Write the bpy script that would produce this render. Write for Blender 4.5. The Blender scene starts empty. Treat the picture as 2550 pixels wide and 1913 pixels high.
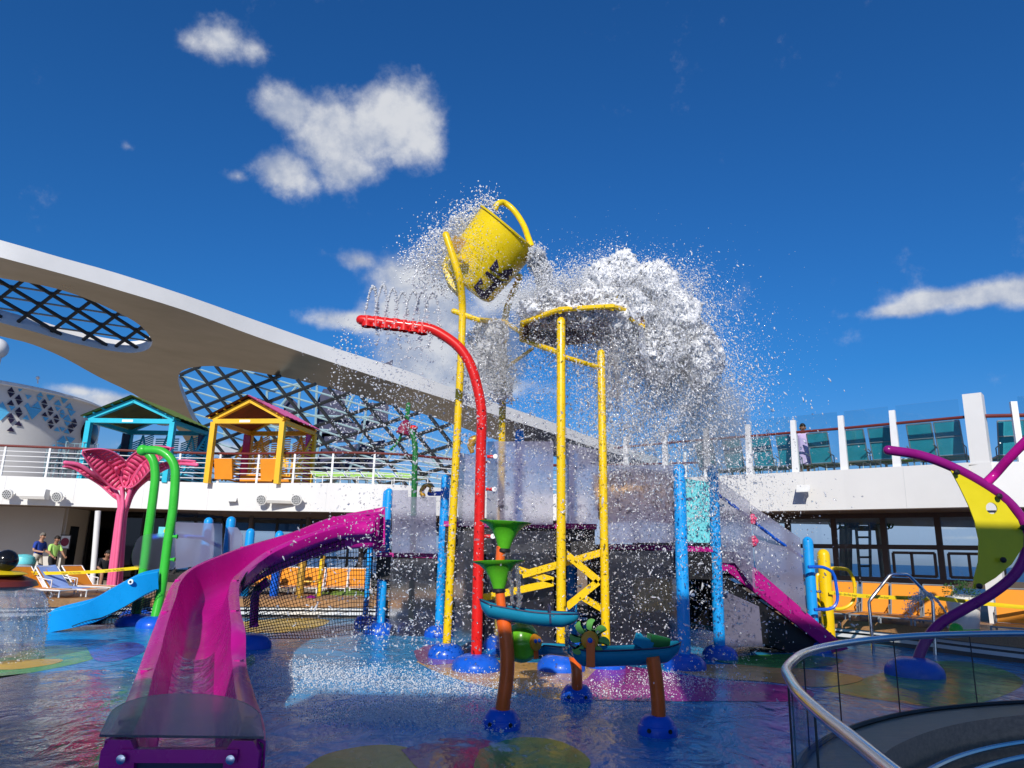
import bpy, bmesh, math, random
import numpy as np
from mathutils import Vector, Matrix

# ------------------------------------------------------------------ camera
scene = bpy.context.scene
R = math.radians
cd = bpy.data.cameras.new("camera"); cam = bpy.data.objects.new("camera", cd)
scene.collection.objects.link(cam); scene.camera = cam
cd.sensor_width = 36.0; cd.lens = 36.0 * 1790.0 / 2550.0
cd.clip_start = 0.05; cd.clip_end = 60000.0
PITCH, ROLL = R(13.35), R(1.45)
fw = Vector((0, math.cos(PITCH), math.sin(PITCH)))
r0 = Vector((1, 0, 0)); u0 = Vector((0, -math.sin(PITCH), math.cos(PITCH)))
rt = r0 * math.cos(ROLL) + u0 * math.sin(ROLL); up = u0 * math.cos(ROLL) - r0 * math.sin(ROLL)
cam.matrix_world = Matrix(((rt.x, up.x, -fw.x, 0), (rt.y, up.y, -fw.y, 0), (rt.z, up.z, -fw.z, 1.65), (0, 0, 0, 1)))
scene.view_settings.view_transform = 'Standard'; scene.view_settings.look = 'None'
scene.view_settings.exposure = 0.0; scene.view_settings.gamma = 1.0
scene.view_settings.use_curve_mapping = False
scene.cycles.use_denoising = True
scene.cycles.max_bounces = 10; scene.cycles.transparent_max_bounces = 96
scene.cycles.transmission_bounces = 8; scene.cycles.glossy_bounces = 4; scene.cycles.diffuse_bounces = 4
scene.cycles.sample_clamp_indirect = 6.0
scene.cycles.caustics_reflective = False; scene.cycles.caustics_refractive = False

# ------------------------------------------------------------------ sun and sky
SUN = Vector((0.15, 1.0, -0.58)).normalized()          # the way the light travels
sl = bpy.data.lights.new("sun", 'SUN'); sl.energy = 4.25; sl.angle = R(0.53); sl.color = (1.0, 0.955, 0.88)
so = bpy.data.objects.new("sun", sl); scene.collection.objects.link(so)
so.rotation_euler = SUN.to_track_quat('-Z', 'Y').to_euler(); so.location = (-3, -20, 30)
world = bpy.data.worlds.new("World"); scene.world = world; world.use_nodes = True
wn = world.node_tree; wn.nodes.clear()

def N(t, typ, **kw):
    n = t.nodes.new(typ)
    for k, v in kw.items():
        if k.startswith('i_'):
            key = k[2:]; key = int(key) if key.isdigit() else key
            n.inputs[key].default_value = v
        else: setattr(n, k, v)
    return n
def math_n(t, op, a, b=None, c=None, clamp=False):
    n = t.nodes.new('ShaderNodeMath'); n.operation = op; n.use_clamp = clamp
    for i, v in enumerate((a, b, c)):
        if v is None: continue
        if isinstance(v, (int, float)): n.inputs[i].default_value = v
        else: t.links.new(v, n.inputs[i])
    return n.outputs[0]
def vmath(t, op, a, b):
    n = t.nodes.new('ShaderNodeVectorMath'); n.operation = op
    for i, v in enumerate((a, b)):
        if isinstance(v, (tuple, list, Vector)): n.inputs[i].default_value = tuple(v)
        else: t.links.new(v, n.inputs[i])
    return n.outputs['Value'] if op in ('DOT_PRODUCT', 'LENGTH', 'DISTANCE') else n.outputs['Vector']

sky = N(wn, 'ShaderNodeTexSky', sky_type='NISHITA', sun_disc=False)
sky.sun_elevation = R(29.5); sky.sun_rotation = R(180 + 8.5)
sky.altitude = 0; sky.air_density = 1.0; sky.dust_density = 0.7; sky.ozone_density = 2.0
SKY = .085                                                       # saturated like the photograph: pushed away from grey, neutral haze stays neutral
lum = N(wn, 'ShaderNodeRGBToBW'); wn.links.new(sky.outputs[0], lum.inputs[0]); sep = N(wn, 'ShaderNodeSeparateColor'); wn.links.new(sky.outputs[0], sep.inputs[0]); deep = N(wn, 'ShaderNodeCombineColor')
L_ = lum.outputs[0]
for ch, gain, k in ((0, .84, 2.45), (1, .80, 1.95), (2, .94, 2.0)):
    v_ = math_n(wn, 'ADD', L_, math_n(wn, 'MULTIPLY', math_n(wn, 'SUBTRACT', sep.outputs[ch], L_), k))
    v_ = math_n(wn, 'MAXIMUM', v_, math_n(wn, 'MULTIPLY', sep.outputs[ch], .22))
    v_ = math_n(wn, 'MAXIMUM', v_, math_n(wn, 'MULTIPLY', L_, 1.15)) if ch == 2 else math_n(wn, 'MINIMUM', v_, math_n(wn, 'MULTIPLY', L_, (.68, .93)[ch]))
    wn.links.new(math_n(wn, 'MULTIPLY', v_, gain), deep.inputs[ch])
tc = N(wn, 'ShaderNodeTexCoord'); D = vmath(wn, 'NORMALIZE', tc.outputs['Generated'], (0, 0, 0))
# fair-weather clouds: lobes in the sky dome (direction, half width, half height, weight) broken up by noise
LOBES = [
    ((-485.54, 1000.00, 796.60), .08, .030, .78), ((-526.73, 1000.00, 790.15), .05, .026, .60), ((-432.06, 1000.00, 780.24), .06, .022, .62),
    ((-360.55, 1000.00, 673.05), .075, .045, 1.15), ((-287.73, 1000.00, 630.64), .11, .085, 1.15), ((-231.84, 1000.00, 635.72), .10, .08, 1.05), ((-183.15, 1000.00, 658.24), .11, .085, 1.35),
    ((-149.90, 1000.00, 624.06), .07, .055, 1.0), ((-362.27, 1000.00, 562.96), .085, .060, 1.1), ((-264.44, 1000.00, 572.52), .10, .050, .9), ((-426.01, 1000.00, 554.38), .05, .030, .6),
    ((-228.70, 1000.00, 421.36), .075, .045, .75), ((-161.54, 1000.00, 397.69), .12, .11, .95), ((-239.38, 1000.00, 326.94), .13, .050, .85), ((-128.89, 1000.00, 342.21), .15, .15, 1.25),
    ((-107.75, 1000.00, 269.74), .16, .13, 1.3), ((-18.01, 1000.00, 370.06), .12, .07, 1.0), ((-54.44, 1000.00, 235.48), .2, .05, 1.0),
    ((-559.67, 1000.00, 198.95), .11, .045, 1.0), ((-613.06, 1000.00, 212.16), .08, .035, .8), ((-398.44, 1000.00, 134.35), .2, .05, .9),
    ((572.97, 1000.00, 367.13), .085, .028, 1.0), ((628.08, 1000.00, 384.23), .09, .038, 1.1), ((694.34, 1000.00, 392.28), .10, .045, 1.2), ((785.20, 1000.00, 404.18), .12, .05, 1.2),
    ((514.64, 1000.00, 63.25), .13, .012, .55), ((666.07, 1000.00, 40.02), .15, .012, .6), ((596.08, 1000.00, 51.74), .08, .010, .5), ((-602.02, 1000.00, 600.86), .05, .03, .38), ((-67.19, 1000.00, 125.89), .22, .035, .8),
    ((0.9, -0.5, 0.35), .2, .08, 1.1), ((-0.9, 0.1, 0.4), .2, .08, 1.1),
]
def fbm(scale, off, detail=9.0, rough=.6):
    v = vmath(wn, 'ADD', D, off)
    n = N(wn, 'ShaderNodeTexNoise', i_Scale=scale, i_Detail=detail, i_Roughness=rough); wn.links.new(v, n.inputs['Vector'])
    return n.outputs['Fac']
def lobe_field():
    acc = None
    for p, a, b, w in LOBES:
        c = Vector((p[0], p[1], p[2] - 1.65 if p[1] == 1000 else p[2])).normalized()
        e1 = Vector((0, 0, 1)).cross(c).normalized(); e2 = c.cross(e1)
        mp = N(wn, 'ShaderNodeMapping', vector_type='TEXTURE')
        mp.inputs['Location'].default_value = c; mp.inputs['Rotation'].default_value = Matrix((e1, c, e2)).transposed().to_euler()
        mp.inputs['Scale'].default_value = (a * 1.15, 1.0, b * .62); wn.links.new(D, mp.inputs['Vector'])
        gr = N(wn, 'ShaderNodeTexGradient', gradient_type='QUADRATIC_SPHERE'); wn.links.new(mp.outputs[0], gr.inputs[0])
        g_ = math_n(wn, 'MULTIPLY', gr.outputs['Fac'], w * 1.35)
        acc = g_ if acc is None else math_n(wn, 'SMOOTH_MAX', acc, g_, .15)
    return acc
n1 = fbm(5.5, (3.1, 1.7, .4), 7, .62); n2 = fbm(19.0, (.3, 5.2, 1.1), 6, .65)
nn = math_n(wn, 'ADD', math_n(wn, 'MULTIPLY', n1, 1.15), math_n(wn, 'MULTIPLY', n2, .95))
fld = math_n(wn, 'ADD', lobe_field(), math_n(wn, 'SUBTRACT', nn, 1.06))
mr = N(wn, 'ShaderNodeMapRange', interpolation_type='SMOOTHSTEP', i_1=.26, i_2=.95); wn.links.new(fld, mr.inputs[0])
shn = math_n(wn, 'ADD', math_n(wn, 'MULTIPLY', n2, .55), math_n(wn, 'ADD', math_n(wn, 'MULTIPLY', math_n(wn, 'SUBTRACT', n1, fbm(5.5, (3.1, 1.7, .425), 4, .55)), 2.2), .50))
sh = N(wn, 'ShaderNodeMapRange', interpolation_type='SMOOTHSTEP', i_1=.55, i_2=1.0, i_3=0.0, i_4=1.0); wn.links.new(shn, sh.inputs[0])
cc = N(wn, 'ShaderNodeMix', data_type='RGBA'); cc.inputs['A'].default_value = (4.3, 5.0, 6.6, 1); cc.inputs['B'].default_value = (8.4, 8.6, 9.0, 1)
wn.links.new(sh.outputs[0], cc.inputs['Factor'])
mx = N(wn, 'ShaderNodeMix', data_type='RGBA')
wn.links.new(math_n(wn, 'MULTIPLY', mr.outputs[0], .93), mx.inputs['Factor']); wn.links.new(deep.outputs[0], mx.inputs['A']); wn.links.new(cc.outputs['Result'], mx.inputs['B'])
bg = N(wn, 'ShaderNodeBackground', i_Strength=SKY); wn.links.new(mx.outputs['Result'], bg.inputs['Color'])
world.cycles.sampling_method = 'MANUAL'; world.cycles.sample_map_resolution = 256
wo = N(wn, 'ShaderNodeOutputWorld'); wn.links.new(bg.outputs[0], wo.inputs['Surface'])

# ------------------------------------------------------------------ materials
def srgb(r, g, b):
    return tuple(((v / 255) / 12.92 if v <= 10 else ((v / 255 + .055) / 1.055) ** 2.4) for v in (r, g, b))
MATS = {}
def mat(name, col, rough=.5, metal=0.0, var=.08, vscale=3.0, bump=0.0, bscale=60.0, spec=.5, coat=0.0, trans=0.0, ior=1.45, streak=None, alpha=1.0, sub=0.0):
    """plain procedural surface: base colour with slow tonal drift, roughness drift and fine relief"""
    m = bpy.data.materials.new(name); m.use_nodes = True; t = m.node_tree
    b = t.nodes['Principled BSDF']
    b.inputs['Roughness'].default_value = rough; b.inputs['Metallic'].default_value = metal
    b.inputs['Specular IOR Level'].default_value = spec; b.inputs['Coat Weight'].default_value = coat; b.inputs['Coat Roughness'].default_value = .08
    b.inputs['Transmission Weight'].default_value = trans; b.inputs['IOR'].default_value = ior; b.inputs['Alpha'].default_value = alpha
    if sub: b.inputs['Subsurface Weight'].default_value = sub
    co = N(t, 'ShaderNodeTexCoord'); vec = co.outputs['Object']
    if streak:
        mp = N(t, 'ShaderNodeMapping'); mp.inputs['Scale'].default_value = streak; t.links.new(vec, mp.inputs['Vector']); vec = mp.outputs[0]
    n = N(t, 'ShaderNodeTexNoise', i_Scale=vscale, i_Detail=6.0, i_Roughness=.62); t.links.new(vec, n.inputs['Vector'])
    r = N(t, 'ShaderNodeMix', data_type='RGBA')
    r.inputs['A'].default_value = tuple(max(0, c * (1 - var)) for c in col) + (1,); r.inputs['B'].default_value = tuple(min(1, c * (1 + var * .6)) for c in col) + (1,)
    mr_ = N(t, 'ShaderNodeMapRange', i_1=.3, i_2=.7); t.links.new(n.outputs['Fac'], mr_.inputs[0]); t.links.new(mr_.outputs[0], r.inputs['Factor'])
    t.links.new(r.outputs['Result'], b.inputs['Base Color'])
    rr = N(t, 'ShaderNodeMapRange', i_1=.3, i_2=.7, i_3=max(.02, rough - .07), i_4=min(1, rough + .1)); t.links.new(n.outputs['Fac'], rr.inputs[0]); t.links.new(rr.outputs[0], b.inputs['Roughness'])
    if bump:
        n2_ = N(t, 'ShaderNodeTexNoise', i_Scale=bscale, i_Detail=4.0); t.links.new(vec, n2_.inputs['Vector'])
        bp = N(t, 'ShaderNodeBump', i_Strength=bump, i_Distance=.02); t.links.new(n2_.outputs['Fac'], bp.inputs['Height']); t.links.new(bp.outputs[0], b.inputs['Normal'])
    MATS[name] = m; return m
def mat_glass(name, tint=(.9, .95, .97), refl=1.0, opaque=0.0, body=(.5, .55, .6)):
    """thin clear sheet: see-through with a Fresnel reflection and a little body colour"""
    m = bpy.data.materials.new(name); m.use_nodes = True; t = m.node_tree; t.nodes.clear()
    tr = N(t, 'ShaderNodeBsdfTransparent'); tr.inputs[0].default_value = tint + (1,)
    gl = N(t, 'ShaderNodeBsdfGlossy', i_Roughness=.02); df = N(t, 'ShaderNodeBsdfDiffuse'); df.inputs[0].default_value = body + (1,)
    fr = N(t, 'ShaderNodeLayerWeight', i_Blend=.5); m1 = N(t, 'ShaderNodeMixShader'); m1.inputs[0].default_value = opaque
    t.links.new(tr.outputs[0], m1.inputs[1]); t.links.new(df.outputs[0], m1.inputs[2])
    m2 = N(t, 'ShaderNodeMixShader'); t.links.new(math_n(t, 'MULTIPLY', math_n(t, 'ADD', math_n(t, 'MULTIPLY', math_n(t, 'POWER', fr.outputs['Facing'], 4.0), .9), .04), refl, clamp=True), m2.inputs[0]); t.links.new(m1.outputs[0], m2.inputs[1]); t.links.new(gl.outputs[0], m2.inputs[2])
    o = N(t, 'ShaderNodeOutputMaterial'); t.links.new(m2.outputs[0], o.inputs[0]); MATS[name] = m; return m
def mat_frost(name, col=(.72, .74, .86), rough=.42, cloud=.42, speck=.5):
    """sand-blasted plastic sheet: blurs what lies behind it and glows a little with the light that falls on it"""
    m = bpy.data.materials.new(name); m.use_nodes = True; t = m.node_tree; t.nodes.clear()
    rf = N(t, 'ShaderNodeBsdfRefraction', i_Roughness=rough, i_IOR=1.12); rf.inputs[0].default_value = (.93, .94, .97, 1)
    tl = N(t, 'ShaderNodeBsdfTranslucent'); tl.inputs[0].default_value = col + (1,)
    df = N(t, 'ShaderNodeBsdfDiffuse'); df.inputs[0].default_value = col + (1,)
    gl = N(t, 'ShaderNodeBsdfGlossy', i_Roughness=.25)
    co = N(t, 'ShaderNodeTexCoord'); n = N(t, 'ShaderNodeTexNoise', i_Scale=2.2, i_Detail=8.0, i_Roughness=.7); t.links.new(co.outputs['Object'], n.inputs['Vector'])
    mr_ = N(t, 'ShaderNodeMapRange', i_1=.3, i_2=.7, i_3=cloud * .85, i_4=cloud * 1.15); t.links.new(n.outputs['Fac'], mr_.inputs[0])
    a = N(t, 'ShaderNodeMixShader'); a.inputs[0].default_value = .6; t.links.new(tl.outputs[0], a.inputs[1]); t.links.new(df.outputs[0], a.inputs[2])
    b = N(t, 'ShaderNodeMixShader'); t.links.new(mr_.outputs[0], b.inputs[0]); t.links.new(rf.outputs[0], b.inputs[1]); t.links.new(a.outputs[0], b.inputs[2])
    fr = N(t, 'ShaderNodeLayerWeight', i_Blend=.5); c = N(t, 'ShaderNodeMixShader'); t.links.new(math_n(t, 'ADD', math_n(t, 'MULTIPLY', math_n(t, 'POWER', fr.outputs['Facing'], 4.0), .5), .025), c.inputs[0]); t.links.new(b.outputs[0], c.inputs[1]); t.links.new(gl.outputs[0], c.inputs[2])
    o = N(t, 'ShaderNodeOutputMaterial'); t.links.new(c.outputs[0], o.inputs[0]); MATS[name] = m; return m

mat('white_paint', (.75, .74, .715), .42, var=.04, vscale=.7, bump=.02)
mat('white_steel', (.82, .82, .81), .35, var=.04)
mat('cream_wall', (.62, .59, .54), .6, var=.05, vscale=.6)
mat('magenta', (.52, .008, .25), .24, var=.10, vscale=2.0, coat=.10, spec=.35)
mat('magenta_flat', (.50, .012, .23), .4, var=.15)
mat('purple', (.26, .008, .17), .28, var=.12, coat=.10, spec=.35)
mat('pink', (.80, .13, .28), .4, var=.08)
mat('rose', (.72, .07, .18), .4, var=.1)
mat('yellow', (.86, .56, .004), .32, var=.08, coat=.10, spec=.35)
mat('bucket_yellow', (.84, .60, .004), .3, var=.10, vscale=4, coat=.12, spec=.35, bump=.05, bscale=9)
mat('lime_yellow', (.72, .60, .01), .35, var=.06)
mat('cabin_yellow', (.85, .50, .02), .45)
mat('cabin_blue', (.02, .50, .66), .45)
mat('red', (.72, .015, .012), .3, var=.1, coat=.10, spec=.35)
mat('maroon_rail', (.16, .028, .022), .4)
mat('maroon_plate', (.13, .028, .022), .55, var=.3)
mat('sky_blue', (.012, .33, .80), .3, var=.07, coat=.10, spec=.35)
mat('slide_blue', (.008, .36, .82), .28, var=.06, coat=.10, spec=.35)
mat('deep_blue', (.01, .11, .62), .3, var=.12, coat=.10, spec=.35)
mat('navy', (.012, .018, .075), .5, var=.2)
mat('green', (.05, .52, .045), .3, var=.06, coat=.10, spec=.35)
mat('dark_green', (.012, .16, .03), .4, var=.25)
mat('wheel_green', (.10, .34, .06), .38, var=.1)
mat('orange_pipe', (.84, .13, .012), .32, var=.15, coat=.2)
mat('orange_face', (.72, .28, .01), .4)
mat('orange_mesh', (.85, .30, .015), .65, var=.06, bump=.3, bscale=400)
mat('lime_mesh', (.42, .74, .13), .65, var=.06)
mat('teal_mesh', (.02, .29, .37), .6, var=.15)
mat('teal_frame', (.28, .42, .46), .45, var=.08)
mat('dark_steel', (.025, .03, .035), .45, var=.2)
mat('grey_steel', (.30, .33, .34), .4, metal=.4)
mat('chrome', (.62, .63, .66), .16, metal=1.0, var=.05)
mat('brown_metal', (.12, .095, .08), .45, metal=.3)
mat('black', (.012, .011, .012), .5)
mat('black_gloss', (.008, .008, .008), .12)
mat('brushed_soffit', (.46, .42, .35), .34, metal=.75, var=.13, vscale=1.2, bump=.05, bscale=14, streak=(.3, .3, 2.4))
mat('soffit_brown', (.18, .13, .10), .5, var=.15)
mat('wood_deck', (.42, .22, .09), .45, var=.25, vscale=4, streak=(1, 9, 9), bump=.2, bscale=20)
mat('wood_dark', (.36, .26, .18), .4, var=.35, vscale=4, streak=(1, 8, 8), bump=.2, bscale=20)
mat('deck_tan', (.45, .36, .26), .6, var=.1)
mat('white_plastic', (.80, .79, .75), .45)
mat('grey_lens', (.55, .56, .56), .35)
mat('green_roof', (.16, .24, .04), .5, var=.15)
mat('pink_roof', (.85, .14, .34), .45)
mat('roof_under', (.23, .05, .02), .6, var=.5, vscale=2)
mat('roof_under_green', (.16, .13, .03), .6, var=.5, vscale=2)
mat('print_blue', (.12, .52, .86), .45)
mat('print_dark', (.028, .018, .055), .45)
mat('skin', (.50, .27, .18), .5, sub=.1); mat('skin_dark', (.36, .18, .11), .5, sub=.1)
mat('hair_grey', (.20, .18, .16), .7, var=.3); mat('hair_black', (.02, .015, .013), .5)
mat('shirt_blue', (.02, .06, .36), .8, var=.15); mat('shirt_lime', (.48, .82, .20), .8, var=.1); mat('khaki', (.58, .52, .45), .8, var=.1); mat('trouser_black', (.015, .015, .02), .8)
mat('lilac', (.72, .50, .76), .8, var=.08); mat('towel_blue', (.32, .47, .86), .9, var=.1, bump=.3, bscale=200); mat('towel_white', (.80, .76, .80), .9, var=.08, bump=.3, bscale=120)
mat('tape_yellow', (.85, .62, .01), .4); mat('foliage', (.03, .10, .02), .6, var=.4); mat('net_black', (.012, .010, .012), .7)
mat('sign_cyan', (.16, .66, .72), .4, var=.15, vscale=8)
mat('white_ink', (.86, .90, .92), .5); mat('poster_red', (.22, .012, .05), .5); mat('brass', (.55, .30, .04), .35, metal=.4)
mat('green_plastic', (.14, .62, .03), .18, trans=.25, ior=1.2, var=.1); mat('blue_plastic', (.015, .26, .42), .15, trans=.15, ior=1.2, var=.1)
mat('melon_green', (.16, .55, .025), .22, var=.55, vscale=2.4, coat=.10, spec=.35)
mat_glass('clear_glass', (.90, .955, .965)); mat_glass('rail_glass', (.80, .86, .85), .45, .05, (.30, .36, .36)); mat_glass('dark_glass', (.10, .11, .12), .8)
mat_frost('frosted', (.66, .62, .84), .30, .30); mat_frost('frosted_hood', (.42, .36, .46), .16, .30); mat_frost('frosted_low', (.5, .48, .62), .28, .05)

fm_ = mat_glass('film_water', (.96, .97, .99), 2.2); t = fm_.node_tree; co = N(t, 'ShaderNodeTexCoord'); n_ = N(t, 'ShaderNodeTexNoise', i_Scale=5.0, i_Detail=5.0, i_Distortion=1.0); t.links.new(co.outputs['Object'], n_.inputs['Vector'])
bp = N(t, 'ShaderNodeBump', i_Strength=.6, i_Distance=.12); t.links.new(n_.outputs['Fac'], bp.inputs['Height'])
for q in t.nodes:
    if q.type in ('BSDF_GLOSSY', 'LAYER_WEIGHT'): t.links.new(bp.outputs[0], q.inputs['Normal'])

# ------------------------------------------------------------------ mesh helpers
COL = scene.collection
class MB:
    def __init__(s): s.v = []; s.f = []
    def add(s, vs, fs):
        o = len(s.v); s.v += [tuple(p) for p in vs]; s.f += [tuple(i + o for i in f) for f in fs]; return s
    def hexa(s, p): # 8 corners: bottom ring then top ring
        return s.add(p, [(3, 2, 1, 0), (4, 5, 6, 7), (0, 1, 5, 4), (1, 2, 6, 5), (2, 3, 7, 6), (3, 0, 4, 7)])
    def box(s, c, d, rz=0.0, rx=0.0, ry=0.0):
        m = Matrix.Rotation(rz, 3, 'Z') @ Matrix.Rotation(ry, 3, 'Y') @ Matrix.Rotation(rx, 3, 'X'); c = Vector(c)
        h = [(-1, -1, -1), (1, -1, -1), (1, 1, -1), (-1, 1, -1), (-1, -1, 1), (1, -1, 1), (1, 1, 1), (-1, 1, 1)]
        return s.hexa([c + m @ Vector((x * d[0] / 2, y * d[1] / 2, z * d[2] / 2)) for x, y, z in h])
    def bar(s, a, b, w, h, upv=(0, 0, 1)):
        a, b = Vector(a), Vector(b); d = (b - a).normalized(); u = Vector(upv)
        sd = d.cross(u)
        if sd.length < 1e-4: sd = d.cross(Vector((1, 0, 0)))
        sd.normalize(); u = sd.cross(d); sd *= w / 2; u *= h / 2
        return s.hexa([a - sd - u, a + sd - u, b + sd - u, b - sd - u, a - sd + u, a + sd + u, b + sd + u, b - sd + u])
    def tube(s, path, r, n=10, closed=False, caps=True, round_end=False):
        P = [Vector(p) for p in path]; k = len(P)
        rr = r if isinstance(r, (list, tuple)) else [r] * k
        if round_end and not closed:
            def ext(p, q, r_): # hemispherical end
                d = (p - q).normalized(); return [(p + d * r_ * math.sin(a), r_ * math.cos(a)) for a in (.5, 1.0, 1.4)]
            e = ext(P[-1], P[-2], rr[-1]); P = P + [x[0] for x in e]; rr = list(rr) + [x[1] for x in e]
            if round_end == 2:
                e = ext(P[0], P[1], rr[0]); P = [x[0] for x in e][::-1] + P; rr = [x[1] for x in e][::-1] + list(rr)
            k = len(P)
        vs = []; prev = None
        for i in range(k):
            a = P[(i - 1) % k] if (closed or i > 0) else P[i]; b = P[(i + 1) % k] if (closed or i < k - 1) else P[i]
            d = (b - a).normalized()
            if prev is None:
                ref = Vector((0, 0, 1)) if abs(d.z) < .9 else Vector((1, 0, 0)); u = d.cross(ref).normalized()
            else:
                u = (prev - d * prev.dot(d)).normalized()
            prev = u; w = d.cross(u)
            vs += [P[i] + (u * math.cos(2 * math.pi * j / n) + w * math.sin(2 * math.pi * j / n)) * rr[i] for j in range(n)]
        fs = []
        for i in range(k if closed else k - 1):
            for j in range(n):
                a0, b0 = i * n, ((i + 1) % k) * n
                fs.append((a0 + j, a0 + (j + 1) % n, b0 + (j + 1) % n, b0 + j))
        if caps and not closed: fs += [tuple(range(n - 1, -1, -1)), tuple((k - 1) * n + j for j in range(n))]
        return s.add(vs, fs)
    def lathe(s, prof, c=(0, 0, 0), n=24, axis=None, caps=True):
        m = Matrix.Identity(3) if axis is None else Vector((0, 0, 1)).rotation_difference(Vector(axis)).to_matrix(); c = Vector(c)
        vs = [c + m @ Vector((r * math.cos(2 * math.pi * j / n), r * math.sin(2 * math.pi * j / n), z)) for r, z in prof for j in range(n)]
        fs = [(i * n + j, i * n + (j + 1) % n, (i + 1) * n + (j + 1) % n, (i + 1) * n + j) for i in range(len(prof) - 1) for j in range(n)]
        if caps: fs += [tuple(range(n - 1, -1, -1)), tuple((len(prof) - 1) * n + j for j in range(n))]
        return s.add(vs, fs)
    def prism(s, pts, off): # closed polygon extruded by a vector
        n = len(pts); o = Vector(off); a = [Vector(p) for p in pts]
        return s.add(a + [p + o for p in a], [tuple(range(n - 1, -1, -1)), tuple(range(n, 2 * n))] + [(i, (i + 1) % n, n + (i + 1) % n, n + i) for i in range(n)])
    def strip(s, A_, B_, thick=None): # surface between two point rows
        n = len(A_); return s.add(list(A_) + list(B_), [(i, i + 1, n + i + 1, n + i) for i in range(n - 1)])
    def grid(s, rows, close_u=False):
        k, n = len(rows), len(rows[0])
        return s.add([p for r in rows for p in r], [(i * n + j, i * n + (j + 1) % n, (i + 1) * n + (j + 1) % n, (i + 1) * n + j) for i in range(k - 1) for j in range(n if close_u else n - 1)])
    def ball(s, c, r, n=14, k=8):
        r3 = r if isinstance(r, (tuple, list)) else (r, r, r)
        prof = [(math.sin(math.pi * i / k), -math.cos(math.pi * i / k)) for i in range(k + 1)]
        prof[0] = (.02, -1); prof[-1] = (.02, 1); c = Vector(c)
        vs = [c + Vector((a * math.cos(2 * math.pi * j / n) * r3[0], a * math.sin(2 * math.pi * j / n) * r3[1], z * r3[2])) for a, z in prof for j in range(n)]
        fs = [(i * n + j, i * n + (j + 1) % n, (i + 1) * n + (j + 1) % n, (i + 1) * n + j) for i in range(k) for j in range(n)]
        return s.add(vs, fs + [tuple(range(n - 1, -1, -1)), tuple(k * n + j for j in range(n))])
    def build(s, name, m, parent=None, smooth=True, angle=.62):
        o_ = Vector(root_of(parent).location) if parent is not None else Vector((0, 0, 0))
        me = bpy.data.meshes.new(name); me.from_pydata([tuple(Vector(p) - o_) for p in s.v], [], s.f)
        bm = bmesh.new(); bm.from_mesh(me); bmesh.ops.recalc_face_normals(bm, faces=bm.faces); bm.to_mesh(me); bm.free()
        if smooth:
            me.polygons.foreach_set('use_smooth', [True] * len(me.polygons)); me.set_sharp_from_angle(angle=angle)
        me.materials.append(MATS[m] if isinstance(m, str) else m)
        o = bpy.data.objects.new(name, me); COL.objects.link(o)
        if parent is not None: o.parent = parent
        return o
def root_of(o):
    while o.parent is not None: o = o.parent
    return o
def tag(o, label, cat, group=None):
    o['label'] = label; o['category'] = cat
    if group: o['group'] = group
    return o
def struct(o, label=None):
    o['kind'] = 'structure'
    if label: o['label'] = label
    return o
def thing(name, label, cat, loc=(0, 0, 0), group=None):
    o = bpy.data.objects.new(name, None); COL.objects.link(o); o.location = loc; o.empty_display_size = .1
    return tag(o, label, cat, group)
def copy_tree(o, parent=None, loc=None, rz=None, label=None):
    c = o.copy(); COL.objects.link(c); c.parent = parent
    if loc is not None: c.location = loc
    if rz is not None: c.rotation_euler = (0, 0, rz)
    if label: c['label'] = label
    for ch in list(o.children):
        if ch.name in COL.objects: copy_tree(ch, c)
    return c
def resample(path, step):
    P = [Vector(p) for p in path]; out = [P[0]]
    for a, b in zip(P, P[1:]):
        k = max(1, int(math.ceil((b - a).length / step))); out += [a.lerp(b, i / k) for i in range(1, k + 1)]
    return out
def spline(pts, per=6):
    P = [Vector(p) for p in pts]; P = [P[0] * 2 - P[1]] + P + [P[-1] * 2 - P[-2]]; out = []
    for i in range(1, len(P) - 2):
        for k in range(per):
            t = k / per; a, b, c, d = P[i - 1], P[i], P[i + 1], P[i + 2]
            out.append(.5 * ((2 * b) + (c - a) * t + (2 * a - 5 * b + 4 * c - d) * t * t + (3 * b - a - 3 * c + d) * t ** 3))
    return out + [P[-2]]
def text_mesh(name, body, size, loc, rot, m, parent, depth=.004):
    cu = bpy.data.curves.new(name, 'FONT'); cu.body = body; cu.size = size; cu.align_x = 'CENTER'; cu.align_y = 'CENTER'; cu.extrude = depth
    to = bpy.data.objects.new(name, cu); COL.objects.link(to)
    me = bpy.data.meshes.new_from_object(to.evaluated_get(bpy.context.evaluated_depsgraph_get())); bpy.data.objects.remove(to)
    me.materials.clear(); me.materials.append(MATS[m]); o = bpy.data.objects.new(name, me); COL.objects.link(o)
    o.parent = parent; o.rotation_euler = rot; o.location = Vector(loc) - Vector(root_of(parent).location); return o
rnd = random.Random(7)

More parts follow.
